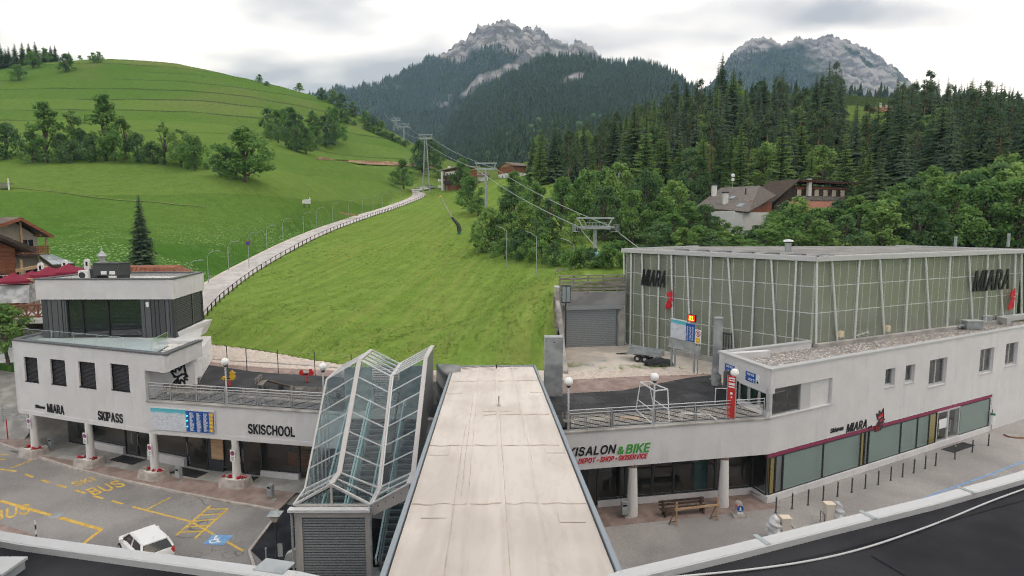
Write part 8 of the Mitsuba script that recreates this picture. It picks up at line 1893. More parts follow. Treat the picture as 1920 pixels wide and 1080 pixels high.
single('delineator_post', tube([(x, y, STREET), (x, y, 0.7)], 0.05, 8), 'galvanised', 'short grey post on the black apron', 'post')
x, y = (-27, 32.97)
k = thing('snow_stake', 'black and white banded snow stake at the kerb in the lower left', 'stake')
for i in range(6):
    part(k, 'band', tube([(x, y, STREET + i * 0.28), (x, y, STREET + i * 0.28 + 0.28)], 0.035, 6), 'paint_white' if i % 2 else 'black')
setting('near_pavement', sheet([(-39.72, 38.87), (-31.34, 35.62), (-28.84, 34.53), (-24.02, 32.18), (-17.39, 28.38), (-28.15, 25.99)], WALK, 0.2), 'red_paving', label='paved strip in the lower left corner')

def car(x, y, z, rot, body, label, group=None, detail=True, s=1.0):
    k = thing('parked_car', label, 'car', group)
    R = np.array([[math.cos(rot), math.sin(rot), 0], [-math.sin(rot), math.cos(rot), 0], [0, 0, 1]])
    tr = lambda m: ((np.asarray(m[0]) * s) @ R + [x, y, z], m[1])
    # stations along the length: x, half width, sill, belt line
    st_ = [(-2.10, 0.66, 0.42, 0.80), (-2.02, 0.78, 0.28, 0.95), (-1.6, 0.85, 0.20, 1.00), (-0.6, 0.88, 0.18, 0.98), (0.5, 0.88, 0.18, 0.96), (1.2, 0.86, 0.20, 0.90), (1.75, 0.80, 0.24, 0.80), (2.02, 0.68, 0.30, 0.68), (2.10, 0.55, 0.40, 0.58)]

    def loft(st, prof):
        rows = np.array([[(a, *q) for q in prof(*r)] for a, *r in st])
        n, m = rows.shape[:2]
        i, j = np.meshgrid(np.arange(n - 1), np.arange(m), indexing='ij')
        q = np.stack([i * m + j, (i + 1) * m + j, (i + 1) * m + (j + 1) % m, i * m + (j + 1) % m], -1).reshape(-1, 4)
        f = np.vstack([q[:, [0, 1, 2]], q[:, [0, 2, 3]]])
        v = rows.reshape(-1, 3)
        for e in (0, n - 1):
            c = len(v)
            v = np.vstack([v, rows[e].mean(0)])
            jj = np.arange(m)
            f = np.vstack([f, np.stack([e * m + jj, e * m + (jj + 1) % m, jj * 0 + c], 1)])
        return v, f

    low = lambda w, a, b: [(-w * .93, a), (-w, a + 0.22), (-w, b - 0.14), (-w * 0.92, b), (-w * .45, b + .03), (w * .45, b + .03), (w * 0.92, b), (w, b - 0.14), (w, a + 0.22), (w * .93, a)]
    part(k, 'body', tr(loft(st_, low)), body, smooth=45)
    cab = [(-1.95, 0.70, 0.96, 1.02), (-1.55, 0.70, 0.95, 1.40), (-0.9, 0.69, 0.95, 1.50), (0.1, 0.68, 0.94, 1.49), (0.55, 0.69, 0.92, 1.36), (1.25, 0.72, 0.90, 0.94)]
    top = lambda w, a, b: [(-w * 1.12, a), (-w * 0.86, b - 0.03), (-w * .5, b), (w * .5, b), (w * 0.86, b - 0.03), (w * 1.12, a)]
    part(k, 'windows', tr(loft(cab, top)), 'black_gloss' if 'black_gloss' in scene else mat('black_gloss', (0.02, 0.024, 0.028), 0.08), smooth=30)
    part(k, 'roof', tr(loft([(-1.62, 0.60, 1.37, 1.43), (-0.9, 0.62, 1.47, 1.525), (0.1, 0.61, 1.46, 1.515), (0.42, 0.60, 1.39, 1.45)], lambda w, a, b: [(-w, a), (-w * .95, b), (w * .95, b), (w, a)])), body, smooth=30)
    for sy in (-1, 1):
        part(k, 'pillar', tr(cat([bar((-1.9, sy * .76, .98), (-1.5, sy * .62, 1.42), .12, .05), bar((-0.35, sy * .79, .97), (-0.35, sy * .60, 1.49), .07, .05), bar((1.15, sy * .80, .92), (0.4, sy * .61, 1.42), .09, .05), bar((-1.5, sy * .62, 1.43), (0.4, sy * .61, 1.43), .05, .06)])), body)
        for wx in (-1.32, 1.30):
            w = part(k, 'wheel', tr(tube([(wx, sy * 0.70, 0.31), (wx, sy * 0.90, 0.31)], 0.31, 18)), 'tyre')
            part(w, 'rim', tr(tube([(wx, sy * 0.89, 0.31), (wx, sy * 0.91, 0.31)], 0.20, 10)), 'steel')
        if detail:
            part(k, 'door_mirror', tr(bx(0.78, 0.92, sy * 0.92 - 0.09, sy * 0.92 + 0.09, 0.92, 1.06)), body)
            part(k, 'tail_light', tr(bx(-2.08, -1.92, sy * 0.70 - 0.08, sy * 0.70 + 0.08, 0.72, 0.96)), 'sign_red')
            part(k, 'headlight', tr(bx(1.86, 2.03, sy * 0.58 - 0.14, sy * 0.58 + 0.14, 0.58, 0.70)), 'lamp_clear' if 'lamp_clear' in scene else mat('lamp_clear', (0.6, 0.62, 0.65), 0.1))
    if detail:
        part(k, 'number_plate', tr(bx(-2.115, -2.10, -0.26, 0.26, 0.55, 0.66)), 'sign_white')
        part(k, 'bumper', tr(bx(-2.13, -1.98, -0.70, 0.70, 0.32, 0.50)), body)
        part(k, 'antenna', tr(tube([(-1.3, 0, 1.48), (-1.5, 0, 1.68)], 0.008, 4)), 'black')

_c = (-20.34, 32.18)
car(_c[0], _c[1], STREET, math.atan2(2.9, -3.3), 'car_white', 'white hatchback parked behind the parapet in the lower left', None)
for p, b, a, l in (((-38.36, 250.74, 31.53), 'car_white', 0.4, 'white car parked at the bend of the lane, leftmost of three'), ((-36.24, 255.7, 32.23), 'car_white', 0.5, 'white car parked at the bend of the lane, middle of three'), ((-34.24, 258.99, 32.86), 'car_grey', 0.3, 'grey car parked nearest to the red brown house')):
    car(p[0], p[1], float(height(np.array([p[0]]), np.array([p[1]]))[0]) + 0.05, a, b, l, None, False)

# ---------------------------------------------------------------- lamps along the lane and beside the wood
for i, (x, y, z, h) in enumerate([(-41.36, 83.36, 8.43, 4.62), (-42.32, 91.63, 9.18, 4.67), (-43.36, 100.96, 9.97, 4.79), (-43.57, 108.25, 11.29, 4.95), (-43.84, 117.54, 12.67, 4.86), (-43.36, 125.5, 13.73, 4.96), (-42.97, 135.52, 15.27, 4.88), (-42.24, 144.44, 16.22, 4.95), (-41.5, 154.93, 17.16, 5.17), (-41.3, 167.43, 19.41, 4.86), (-40.94, 180.05, 20.6, 4.59), (-41.03, 194.62, 21.65, 4.79), (-40.07, 204.46, 22.72, 4.85), (-39.53, 215.18, 24.44, 4.54), (-38.39, 223.91, 26.24, 4.33)]):
    k = thing('street_lamp', 'grey street lamp with a curved arm in the row along the lane', 'street lamp', 'street lamps along the lane')
    j = np.argmin(np.hypot(ROAD[:, 0] - x, ROAD[:, 1] - y))
    d = np.array([*_side[j], 0])
    x, y = ROAD[j, :2] - _side[j] * (ROAD_HALF + 0.1)
    z = ROAD[j, 2]
    h = min(5.4, max(4.4, h))
    p = np.array([x, y, z])
    part(k, 'pole', tube([p, p + [0, 0, h * 0.8], p + [0, 0, h * 0.92] + d * 0.22, p + [0, 0, h] + d * 0.75, p + [0, 0, h * 1.01] + d * 1.3], [0.06, 0.05, 0.045, 0.04, 0.035], 6, False), 'galvanised', smooth=40)
    part(k, 'lamp_head', bar(p + [0, 0, h * 1.01] + d * 1.25, p + [0, 0, h * 1.01] + d * 1.85, 0.2, 0.1), 'galvanised')
_p = (-43.39, 101.87, 10.08)
k = thing('traffic_sign', 'small round sign on a thin post beside the lane', 'sign')
part(k, 'post', tube([(_p[0] - 0.6, _p[1], _p[2]), (_p[0] - 0.6, _p[1], _p[2] + 4.9)], 0.04, 6), 'galvanised')
part(k, 'disc', tube([(_p[0] - 0.6, _p[1] - 0.05, _p[2] + 4.7), (_p[0] - 0.6, _p[1] - 0.02, _p[2] + 4.7)], 0.42, 14), 'sign_red')
part(k, 'field', tube([(_p[0] - 0.6, _p[1] - 0.06, _p[2] + 4.7), (_p[0] - 0.6, _p[1] - 0.05, _p[2] + 4.7)], 0.32, 14), 'sign_blue')
for (b, t), l in ((((-0.84, 96, 12.38), (-1.34, 96, 16.98)), 'street lamp left of three at the edge of the wood'), (((3.46, 86, 11.99), (2.92, 86, 16.27)), 'middle street lamp of three at the edge of the wood'), (((7.72, 76, 12.29), (7.23, 76, 15.48)), 'street lamp right of three, beside the lift pylon')):
    k = thing('street_lamp', l, 'street lamp', 'street lamps beside the wood')
    b, t = np.array(b), np.array(t)
    part(k, 'pole', tube([(b[0], b[1], b[2] - 1.5), (b[0], b[1], t[2] - 0.1)], 0.07, 6), 'galvanised', smooth=40)
    part(k, 'arm', tube([(b[0], b[1], t[2] - 0.1), (b[0] - 0.75, b[1], t[2] + 0.45), (b[0] - 1.2, b[1], t[2] + 0.6)], 0.045, 5), 'galvanised')
    part(k, 'lamp_head', bar((b[0] - 1.1, b[1], t[2] + 0.58), (b[0] - 1.6, b[1], t[2] + 0.74), 0.2, 0.1), 'galvanised')

# ---------------------------------------------------------------- the lift: pylons and the two ropes
def pylon(base, top, span, label, lattice=False, near=False):
    k = thing('lift_pylon', label, 'lift pylon')
    base, top = np.array(base, float), np.array(top, float)
    x, y = top[:2]
    h = top[2] - base[2]
    r = 0.055 * span
    if lattice:
        w = 0.26 * span
        for a in (-1, 1):
            for b in (-1, 1):
                part(k, 'leg', bar((x + a * w, y + b * w, base[2] - 1), (x + a * 0.3, y + b * 0.3, top[2] - 1.0), 0.17), 'galvanised')
        for f in np.linspace(0.05, 0.9, 8):
            ww = w * (1 - f) + 0.3 * f
            z = base[2] + (h - 1) * f
            part(k, 'brace', cat([bar((x - ww, y - ww, z), (x + ww, y - ww, z), 0.07), bar((x - ww, y - ww, z), (x + ww * .86, y - ww, z + h * 0.1), 0.06), bar((x + ww, y - ww, z), (x - ww * .86, y - ww, z + h * 0.1), 0.06)]), 'galvanised')
    else:
        part(k, 'mast', tube([(x, y, base[2] - 2), (x, y, top[2] - 0.25 * span)], [r * 1.15, r * 0.9], 12), 'galvanised', smooth=40)
        part(k, 'ladder', cat([bar((x + s - 0.0, y - r * 1.3, base[2]), (x + s, y - r * 1.2, top[2] - 0.3 * span), 0.04) for s in (-0.2, 0.2)]), 'galvanised')
    zc = top[2] - 0.27 * span
    part(k, 'crossarm', bx(x - span * 0.48, x + span * 0.48, y - 0.25, y + 0.25, zc - 0.10 * span * 0.6, zc + 0.03 * span), 'galvanised')
    part(k, 'top_beam', bx(x - span * 0.5, x + span * 0.5, y - 0.15, y + 0.15, top[2] - 0.05 * span, top[2]), 'galvanised')
    for s in (-1, 1):
        part(k, 'strut', bar((x + s * span * 0.33, y, zc), (x + s * span * 0.46, y, top[2] - 0.03 * span), 0.09 * span ** 0.5, 0.16), 'galvanised')
        cx = x + s * span * 0.44
        b_ = part(k, 'roller_battery', bx(cx - 0.07, cx + 0.07, y - 0.42 * span, y + 0.42 * span, zc - 0.03 * span, zc + 0.02 * span), 'galvanised')
        if near:
            for v in np.linspace(-0.38, 0.38, 8):
                part(b_, 'roller', tube([(cx - 0.12, y + v * span, zc - 0.06 * span), (cx + 0.12, y + v * span, zc - 0.06 * span)], 0.2, 12), 'dark_metal')
            part(k, 'walkway', cat([bx(cx + s * 0.35 - 0.25, cx + s * 0.35 + 0.25, y - 0.44 * span, y + 0.44 * span, zc - 0.12 * span, zc - 0.11 * span)] + [bar((cx + s * 0.6, y + v * span, zc - 0.115 * span), (cx + s * 0.6, y + v * span, zc + 0.08 * span), 0.05) for v in np.linspace(-0.42, 0.42, 5)] + [bar((cx + s * 0.6, y - 0.42 * span, zc + o * span), (cx + s * 0.6, y + 0.42 * span, zc + o * span), 0.05) for o in (0.08, -0.01)]), 'galvanised')
    if near:
        part(k, 'work_platform', cat([bx(x - span * 0.28, x + span * 0.28, y - 0.9, y - 0.3, zc - 0.04 * span, zc - 0.03 * span)] + [bar((x + u * span, y - 0.88, zc - 0.03 * span), (x + u * span, y - 0.88, zc + 0.12 * span), 0.05) for u in np.linspace(-0.28, 0.28, 7)] + [bar((x - .28 * span, y - 0.88, zc + o * span), (x + .28 * span, y - 0.88, zc + o * span), 0.05) for o in (0.05, 0.12)]), 'galvanised')
    return [np.array([x + s * span * 0.44, y, zc + 0.01 * span]) for s in (-1, 1)]

LIFT = [pylon((10.93, 80, 12.06), (10.84, 80, 18.88), 4.9, 'nearest lift pylon, grey tube mast with a wide yoke behind the garage', near=True),
        pylon((-6.37, 150, 22.36), (-6.32, 150, 32.73), 5.4, 'second lift pylon, rising from the trees at the meadow edge'),
        pylon((-34.31, 245, 31.22), (-33.98, 245, 53), 5.6, 'tall lift pylon on lattice legs beside the lane', lattice=True),
        pylon((-66.14, 380, 67.17), (-65.93, 380, 78.64), 6.4, 'small lift pylon on the brow of the hill'),
        pylon((-80.19, 430, 83.03), (-80.04, 430, 90.57), 6.4, 'farthest lift pylon on the skyline of the hill', lattice=True)]
_far = [np.array((-102.94, 520, 108.8)) + [s * 2.8, 0, 0] for s in (-1, 1)]
_near = [np.array((12.64, 62, 11.7)) + [0, 2, 0], np.array((16.93, 64, 13.25)) + [0, 2, 0]]
for s in (0, 1):
    pts = [_near[s]] + [p[s] for p in LIFT] + [_far[s]]
    full = []
    for a, b in zip(pts[:-1], pts[1:]):
        t = np.linspace(0, 1, 13)[:-1 if b is not pts[-1] else None]
        sag = 0.010 * np.linalg.norm(b - a)
        full += [a * (1 - u) + b * u - [0, 0, sag * 4 * u * (1 - u)] for u in t]
    single('lift_rope', tube(full, 0.055, 5), 'galvanised', ('left', 'right')[s] + ' haul rope of the chairlift running up the valley', 'cable', smooth=True)
_q = np.array((10.92, 78, 13.1))
k = thing('lift_sign', 'small blue and white picture sign on the nearest lift pylon', 'sign')
part(k, 'plate', bx(_q[0] - 0.5, _q[0] + 0.5, _q[1] - 0.08, _q[1] - 0.04, _q[2] - 0.2, _q[2] + 1.3), mat('map_small', mikit.proc(lambda p, n, uv: mix((0.55, 0.65, 0.72), (0.12, 0.42, 0.62), smoothstep(0.4, 0.6, fbm(p.x * 4, p.z * 4, 1.0, 3)))), 0.5))
part(k, 'frame', cat([bx(_q[0] - 0.55, _q[0] + 0.55, _q[1] - 0.04, _q[1] + 0.02, _q[2] - 0.25, _q[2] + 1.35), bx(_q[0] - 0.3, _q[0] + 0.3, _q[1], _q[1] + 1.6, _q[2] + 0.2, _q[2] + 0.4)]), 'steel_white')
part(k, 'post', bx(_q[0] - 0.05, _q[0] + 0.05, _q[1] - 0.03, _q[1] + 0.05, _q[2] - 2.2, _q[2] - 0.25), 'galvanised')

# snow gun on the meadow, field shelter sign, timber on the hill
k = thing('snow_lance', 'tilted snow lance with a yellow head and a dark sleeved foot on the meadow', 'snow lance')
_b, _t = np.array((-11.9, 138, 15.58)), np.array((-16, 138, 24.03))
_b[2] = float(height(_b[:1], _b[1:2], False)[0])
_m = _b + (_t - _b) * 0.46 + [0.25, 0, 0]
part(k, 'foot', bx(_b[0] - 0.35, _b[0] + 0.35, _b[1] - 0.3, _b[1] + 0.3, _b[2] - 0.3, _b[2] + 1.6), 'panel_green')
part(k, 'sleeve', tube([_b + [0.1, 0, 0.8], _b + [-0.2, 0, 2.2], _m], [0.55, 0.42, 0.28], 10), 'dark_metal', smooth=40)
part(k, 'lance', tube([_m, _t], 0.14, 8), 'stone_grey', smooth=40)
part(k, 'head', tube([_t - (_t - _m) * 0.03, _t + (_t - _m) * 0.05], 0.24, 8), 'sign_yellow', smooth=40)
_p = (-50.47, 151.2, 21.88)
k = thing('field_board', 'white hood shaped board on two posts alone on the meadow', 'board')
_pl = Polygon([(-1.0, 0.0), (1.05, 0.0), (1.05, 1.0), (0.85, 1.6), (0.62, 1.15), (-0.8, 0.95), (-1.1, 0.5)])
_fr = Frame((_p[0] - 1, _p[1]), (_p[0] + 1, _p[1]))
part(k, 'board', _fr.put(extrude(_pl, 0.15), 1.0, _p[2] + 1.05, 0), 'paint_white')
part(k, 'post', cat([bx(_p[0] + s - .08, _p[0] + s + .08, _p[1] + .02, _p[1] + .16, _p[2] - .3, _p[2] + 1.2) for s in (-0.6, 0.6)]), 'timber_dark')
_a, _b = np.array((-45.46, 161.67, 20.48)), np.array((-42.23, 167.71, 19.85))
k = thing('plank_stack', 'flat stack of pale planks on the meadow beside the lane', 'plank stack')
for i in range(3):
    part(k, 'plank', bar(_a + [0, 0.3 * i, 0.3 + 0.12 * i], _b + [0, 0.3 * i, 0.35 + 0.12 * i], 0.3, 0.1), 'timber_pale')
_a, _b = np.array((7.81, 112, 15.16)), np.array((10.17, 108, 14.7))
k = thing('garden_fence', 'short orange brown board fence among the bushes', 'fence')
for t in np.linspace(0, 1, 13):
    p = _a + (_b - _a) * t
    part(k, 'board', bx(p[0] - .09, p[0] + .09, p[1] - .03, p[1] + .03, p[2] - 1.0, p[2] + 0.35 + 0.05 * math.sin(t * 40)), 'timber_pale')
for dz_ in (-0.6, 0.1):
    part(k, 'rail', bar(_a + [0, 0.06, dz_], _b + [0, 0.06, dz_], 0.05, 0.1), 'timber')
_p = np.array((-106.7, 130, 25.57))
k = thing('water_trough', 'grey timber platform with a white post on the hill at the left frame edge', 'platform')
_z = float(height(_p[:1], _p[1:2], False)[0])
part(k, 'deck', bx(_p[0] - 1.6, _p[0] + 1.4, _p[1] - 0.8, _p[1] + 0.8, _z + 1.0, _z + 1.2), 'timber_grey')
for i in range(4):
    part(k, 'board', bx(_p[0] - 1.6, _p[0] + 1.4, _p[1] - 0.84, _p[1] - 0.8, _z + 0.2 + i * 0.22, _z + 0.38 + i * 0.22), 'timber_grey')
part(k, 'post', bx(_p[0] + 1.3, _p[0] + 1.5, _p[1] - 0.9, _p[1] - 0.7, _z - 0.3, _z + 2.2), 'paint_white')

# ---------------------------------------------------------------- houses

def gable_roof(parent, fr, u0, u1, n0, n1, ze, zr, t=0.22, m='roof_brown', over=0.8, along_u=True, um=None):
    """Ridge runs along n (gable faces outwards) when along_u is False, else along u."""
    out = []
    if along_u:
        mid = (n0 + n1) / 2
        for a, b in ((n1 + over, mid), (mid, n0 - over)):
            za, zb = (ze - (zr - ze) * over / (n1 - mid), zr) if a > mid else (zr, ze - (zr - ze) * over / (n1 - mid))
            out.append(hexa([fr.p(u0 - over, a, za), fr.p(u1 + over, a, za), fr.p(u1 + over, b, zb), fr.p(u0 - over, b, zb), fr.p(u0 - over, a, za + t), fr.p(u1 + over, a, za + t), fr.p(u1 + over, b, zb + t), fr.p(u0 - over, b, zb + t)]))
    else:
        mid = (u0 + u1) / 2 if um is None else um
        for a, b in ((u0 - over, mid), (mid, u1 + over)):
            zo = ze - (zr - ze) * over / (mid - u0)
            za, zb = (zo, zr) if a < mid else (zr, zo)
            out.append(hexa([fr.p(a, n1 + over, za), fr.p(b, n1 + over, zb), fr.p(b, n0 - over, zb), fr.p(a, n0 - over, za), fr.p(a, n1 + over, za + t), fr.p(b, n1 + over, zb + t), fr.p(b, n0 - over, zb + t), fr.p(a, n0 - over, za + t)]))
    return part(parent, 'roof', cat(out), m)

def win(parent, fr, u, z, w, h, n=0.0, shutters=None, m='black'):
    k = part(parent, 'window', cat([fr.box(u - w / 2 - .06, u - w / 2, n - .05, n + .05, z, z + h), fr.box(u + w / 2, u + w / 2 + .06, n - .05, n + .05, z, z + h), fr.box(u - w / 2, u + w / 2, n - .05, n + .05, z + h - .06, z + h), fr.box(u - w / 2, u + w / 2, n - .05, n + .05, z, z + .06), fr.box(u - .03, u + .03, n - .05, n + .045, z + .06, z + h - .06)]), 'timber_pale' if shutters else 'paint_white')
    part(k, 'pane', fr.box(u - w / 2, u + w / 2, n - .04, n + .02, z + .06, z + h - .06), 'black_gloss')
    return k

def balcony(parent, fr, u0, u1, n, z, m='timber_red', h=1.0, d=1.1):
    k = part(parent, 'balcony', fr.box(u0, u1, n, n + d, z - 0.15, z), 'timber_dark')
    us = np.arange(u0 + 0.05, u1 - 0.1, 0.24)
    part(k, 'baluster', cat([fr.box(u, u + 0.19, n + d - 0.05, n + d, z + 0.08, z + h - 0.06) for u in us]), m, kind='stuff')
    part(k, 'handrail', fr.box(u0 - 0.05, u1 + 0.05, n + d - 0.09, n + d + 0.05, z + h - 0.055, z + h + 0.04), m)
    return k

# chalet at the left edge, with its second gable in front
ch = thing('chalet', 'cream chalet with orange brown gable and carved balcony at the left edge', 'house')
CH = Frame((-60.1, 69.3), (-54.6, 78.8))
um_ = 3.2
zr, ze = (-57.91, 72, 18.54)[2], (-55.22, 73, 16.28)[2]
part(ch, 'wall', CH.wall(Polygon([(-1.6, 4.5), (5.4, 4.5), (5.4, ze + 0.2), (um_, zr - 0.35), (-1.6, ze - 0.2)]), 6.0), mat('wall_cream', (0.56, 0.50, 0.42), 0.9))
gable_roof(ch, CH, -1.4, 5.4, -7.5, 0.9, ze + 0.45, zr, 0.25, 'roof_brown', 0.9, False, um_)
part(ch, 'bargeboard', cat([bar(CH.p(-2.4, 1.85, ze - 0.0), CH.p(um_, 1.85, zr + 0.05), 0.12, 0.34), bar(CH.p(um_, 1.85, zr + 0.05), CH.p(6.35, 1.85, ze + 0.12), 0.12, 0.34)]), 'timber_red')
part(ch, 'rafter', cat([bar(CH.p(um_ - 0.2, 0.0, zr - 0.3), CH.p(um_ - 0.2, 1.7, zr - 0.2), 0.2), bar(CH.p(5.1, 0.0, ze + .35), CH.p(5.1, 1.7, ze + .35), 0.2)]), 'timber_red')
balcony(ch, CH, 2.2, 6.1, 0.05, 14.35)
part(ch, 'pillar', cat([CH.box(u - .1, u + .1, 0.95, 1.15, 15.35, z) for u, z in ((3.4, zr - 0.3), (5.9, ze + 0.1))]), 'timber_pale')
part(ch, 'pilaster', CH.box(1.0, 1.7, 0.003, 0.1, 11, zr - 1.0), 'paint_white')
for u, z in ((4.4, 14.4),):
    win(ch, CH, u, z, 1.1, 1.8, 0.03)
for u, z in ((4.6, 11.2), (2.6, 11.2)):
    win(ch, CH, u, z, 1.3, 1.5, 0.03)
for (x, z), h in zip(((um_ - 1.0, zr - 0.4), (um_ - 3.6, zr - 0.9)), (1.3, 1.1)):
    c = part(ch, 'chimney', CH.box(x - 0.35, x + 0.35, -3.4, -2.6, z - 0.5, z + h), 'stone_grey')
    part(c, 'hood', CH.box(x - 0.5, x + 0.5, -3.6, -2.4, z + h + 0.18, z + h + 0.35), 'dark_metal')
ch2 = thing('chalet', 'brown timber gable with deep eaves in front of the cream chalet', 'house')
C2 = Frame((-59.4, 63.2), (-54.4, 71.9))
z2r = (-57.06, 67, 18.22)[2]
z2e = (-53.46, 68, 14.85)[2]
part(ch2, 'wall', C2.wall(Polygon([(-2, 4.5), (6.6, 4.5), (6.6, z2e + 0.4), (2.0, z2r - 0.5), (-2, z2r - 2.5)]), 3.0), 'timber_red')
gable_roof(ch2, C2, -2.5, 7.2, -3.2, 0.6, z2e + 0.5, z2r, 0.22, 'roof_brown', 0.9, False, 1.6)
part(ch2, 'bargeboard', bar(C2.p(1.6, 1.55, z2r + 0.1), C2.p(8.1, 1.55, z2e + 0.2), 0.12, 0.32), 'timber_dark')
balcony(ch2, C2, -2, 5.0, 0.05, 12.6, d=1.4)
for u, z in ((5.3, 10.8), (3.4, 10.8), (1.5, 13.2)):
    win(ch2, C2, u, z, 1.0, 1.5, 0.03)
part(ch2, 'post', cat([C2.box(u - .1, u + .1, 1.2, 1.4, 9.8, 14.0) for u in (4.2, 6.6)]), 'timber_pale')
# lean-to with solar panels, low brown roofs, parasols and flag posts behind the pavilion
so = thing('solar_lean_to', 'low annex with two rows of grey solar panels on its roof', 'annex')
_a, _b, _c2, _d2 = (np.array(v) for v in ((-55.81, 72, 14.36), (-52.06, 69, 13.42), (-50.95, 71, 13.47), (-56.62, 75, 14.33)))
for i in range(4):
    for j in range(2):
        f = lambda u, v: (_a * (1 - u) + _d2 * u) * (1 - v) + (_b * (1 - u) + _c2 * u) * v
        q = [f(i / 4 + .01, j / 2 + .01), f(i / 4 + .24, j / 2 + .01), f(i / 4 + .24, j / 2 + .48), f(i / 4 + .01, j / 2 + .48)]
        part(so, 'solar_panel', hexa([p - [0, 0, 0.08] for p in (q[0], q[3], q[2], q[1])] + [q[0], q[3], q[2], q[1]]), 'panel_solar')
part(so, 'roof', hexa([p - [0, 0, 0.45] for p in (_a, _b, _c2, _d2)] + [p - [0, 0, 0.10] for p in (_a, _b, _c2, _d2)]), 'timber_dark')
part(so, 'wall', hexa([(_a[0], _a[1], 5), (_b[0], _b[1] + .4, 5), (_c2[0] - .5, _c2[1] + .4, 5), (_d2[0], _d2[1], 5)] + [p - [0, 0, 0.5] for p in (_a, _b + [0, .4, 0], _c2 + [-.5, .4, 0], _d2)]), 'wall_cream')
lo = thing('restaurant', 'low building with dark red tiled roofs behind the pavilion', 'building')
_a, _b = (-53.61, 68, 13.07), (-44.25, 72, 13.16)
LO = Frame((_a[0], 66.8), (_b[0] + 2, 70.5))
part(lo, 'wall', LO.box(0, LO.len, -6, 0, 4.5, 12.1), mat('wall_rose', (0.34, 0.24, 0.20), 0.9))
part(lo, 'roof', cat([hexa([LO.p(0, 0.5, 12.1), LO.p(LO.len + .5, 0.5, 12.1), LO.p(LO.len + .5, -6.4, 12.6), LO.p(0, -6.4, 12.6), LO.p(0, 0.5, 12.35), LO.p(LO.len + .5, 0.5, 12.35), LO.p(LO.len + .5, -6.4, 12.85), LO.p(0, -6.4, 12.85)])]), 'timber_dark')
_a = np.array((-40.62, 64, 12.85))
HP = Frame((-42.6, 63.4), (-36.2, 64.0))
part(lo, 'hip_roof', hexa([HP.p(-1.0, 0, 11.9), HP.p(7.6, 0, 11.9), HP.p(7.6, -6, 12.0), HP.p(-1.0, -6, 12.0), HP.p(0.2, -1.5, 13.35), HP.p(6.3, -1.5, 13.35), HP.p(6.0, -4, 13.45), HP.p(0.4, -4, 13.45)]), 'timber_red', label='dark red ribbed roof')
part(lo, 'roof_rib', cat([bar(HP.p(u, 0.02, 11.95), HP.p(u * 0.8 + 0.6, -1.48, 13.38), 0.12) for u in np.arange(-0.8, 7.6, 0.55)]), 'timber_red', kind='stuff')
_c = np.array((-44.36, 66, 13.73))
c = part(lo, 'chimney', bx(_c[0] - 0.4, _c[0] + 0.4, 65.6, 66.4, 12.0, _c[2] + 0.2), 'stone_grey')
part(c, 'hood', lathe([(0.36, 0.0), (0.36, 0.55), (0.62, 0.6), (0.1, 1.15), (0.04, 1.6), (0.0, 1.6)], 4, (_c[0], 66, _c[2] + 0.2)), 'galvanised')
part(lo, 'veranda_beam', cat([bar((-52.16, 64, 13.08), (-50.97, 66, 13.45), 0.3, 0.3), bar((-50.97, 66, 13.45), (-43.41, 60, 12.91), 0.22, 0.22), bar((-51.44, 62, 12.69), (-47.08, 60, 12.44), 0.22, 0.22)]), 'timber_pale')
for (p, l) in (((-49.53, 64, 13.7), 'left'), ((-46.98, 64, 13.98), 'middle'), ((-46.02, 66, 13.97), 'right')):
    k = thing('flag_post', f'white flag post with a small emblem behind the pavilion, {l} of three', 'flag post', 'white flag posts')
    part(k, 'post', bx(p[0] - 0.28, p[0] + 0.28, p[1] - 0.1, p[1] + 0.1, 5, p[2]), 'paint_white')
    part(k, 'top', tube([(p[0], p[1] - 0.1, p[2]), (p[0], p[1] + 0.1, p[2])], 0.28, 14), 'paint_white')
    part(k, 'print', bx(p[0] - 0.1, p[0] + 0.12, p[1] - 0.11, p[1] - 0.1, p[2] - 0.5, p[2] - 0.05), 'letter_black')
for (p, w, l) in (((-44.48, 61, 13.26), 1.6, 'large dark red parasol right of the middle flag post'), ((-45.66, 60, 13.07), 1.5, 'dark red parasol between the left and middle flag posts'), ((-49.19, 60, 12.44), 1.5, 'dark red parasol in front of the chalets at the left'), ((-49.75, 63, 12.43), 1.4, 'dark red parasol under the pale veranda beam')):
    k = thing('parasol', l, 'parasol', 'red parasols of the restaurant')
    part(k, 'canopy', (lambda m: m)(lathe([(0.02, 0.75), (w * 0.5, 0.38), (w, 0.0), (w, -0.22)], 8, (p[0], p[1], p[2]))), 'fabric_red')
    part(k, 'pole', tube([(p[0], p[1], 5), (p[0], p[1], p[2] + 0.7)], 0.05, 6), 'timber')
# white terrace house behind the street tree
wt = thing('terrace_house', 'white terrace with a wooden lattice rail behind the street tree', 'building')
WT = Frame((-53.2, 57.6), (-44.5, 59.4))
part(wt, 'slab', WT.box(0, 9, -5, 0.3, 8.35, 8.85), 'paint_white')
part(wt, 'parapet', cat([WT.box(0, 2.0, 0, 0.25, 8.85, 10.2)]), 'paint_white')
part(wt, 'rail', cat([WT.box(2, 9, 0.0, 0.15, z, z + 0.14) for z in (8.95, 10.05)]), 'timber_red')
for u in np.arange(2.1, 8, 1.0):
    part(wt, 'lattice', cat([bar(WT.p(u, 0.08, 9.0), WT.p(u + 0.95, 0.08, 10.1), 0.09), bar(WT.p(u + 0.95, 0.08, 9.0), WT.p(u, 0.08, 10.1), 0.09), WT.box(u - .06, u + .05, 0, 0.16, 8.9, 10.2)]), 'timber_red')
part(wt, 'wall', cat([WT.box(0, 9, -4.5, -3.5, 4.5, 8.35), WT.box(1.2, 9.5, 0.0, 0.3, 4.6, 6.3)]), 'paint_white')
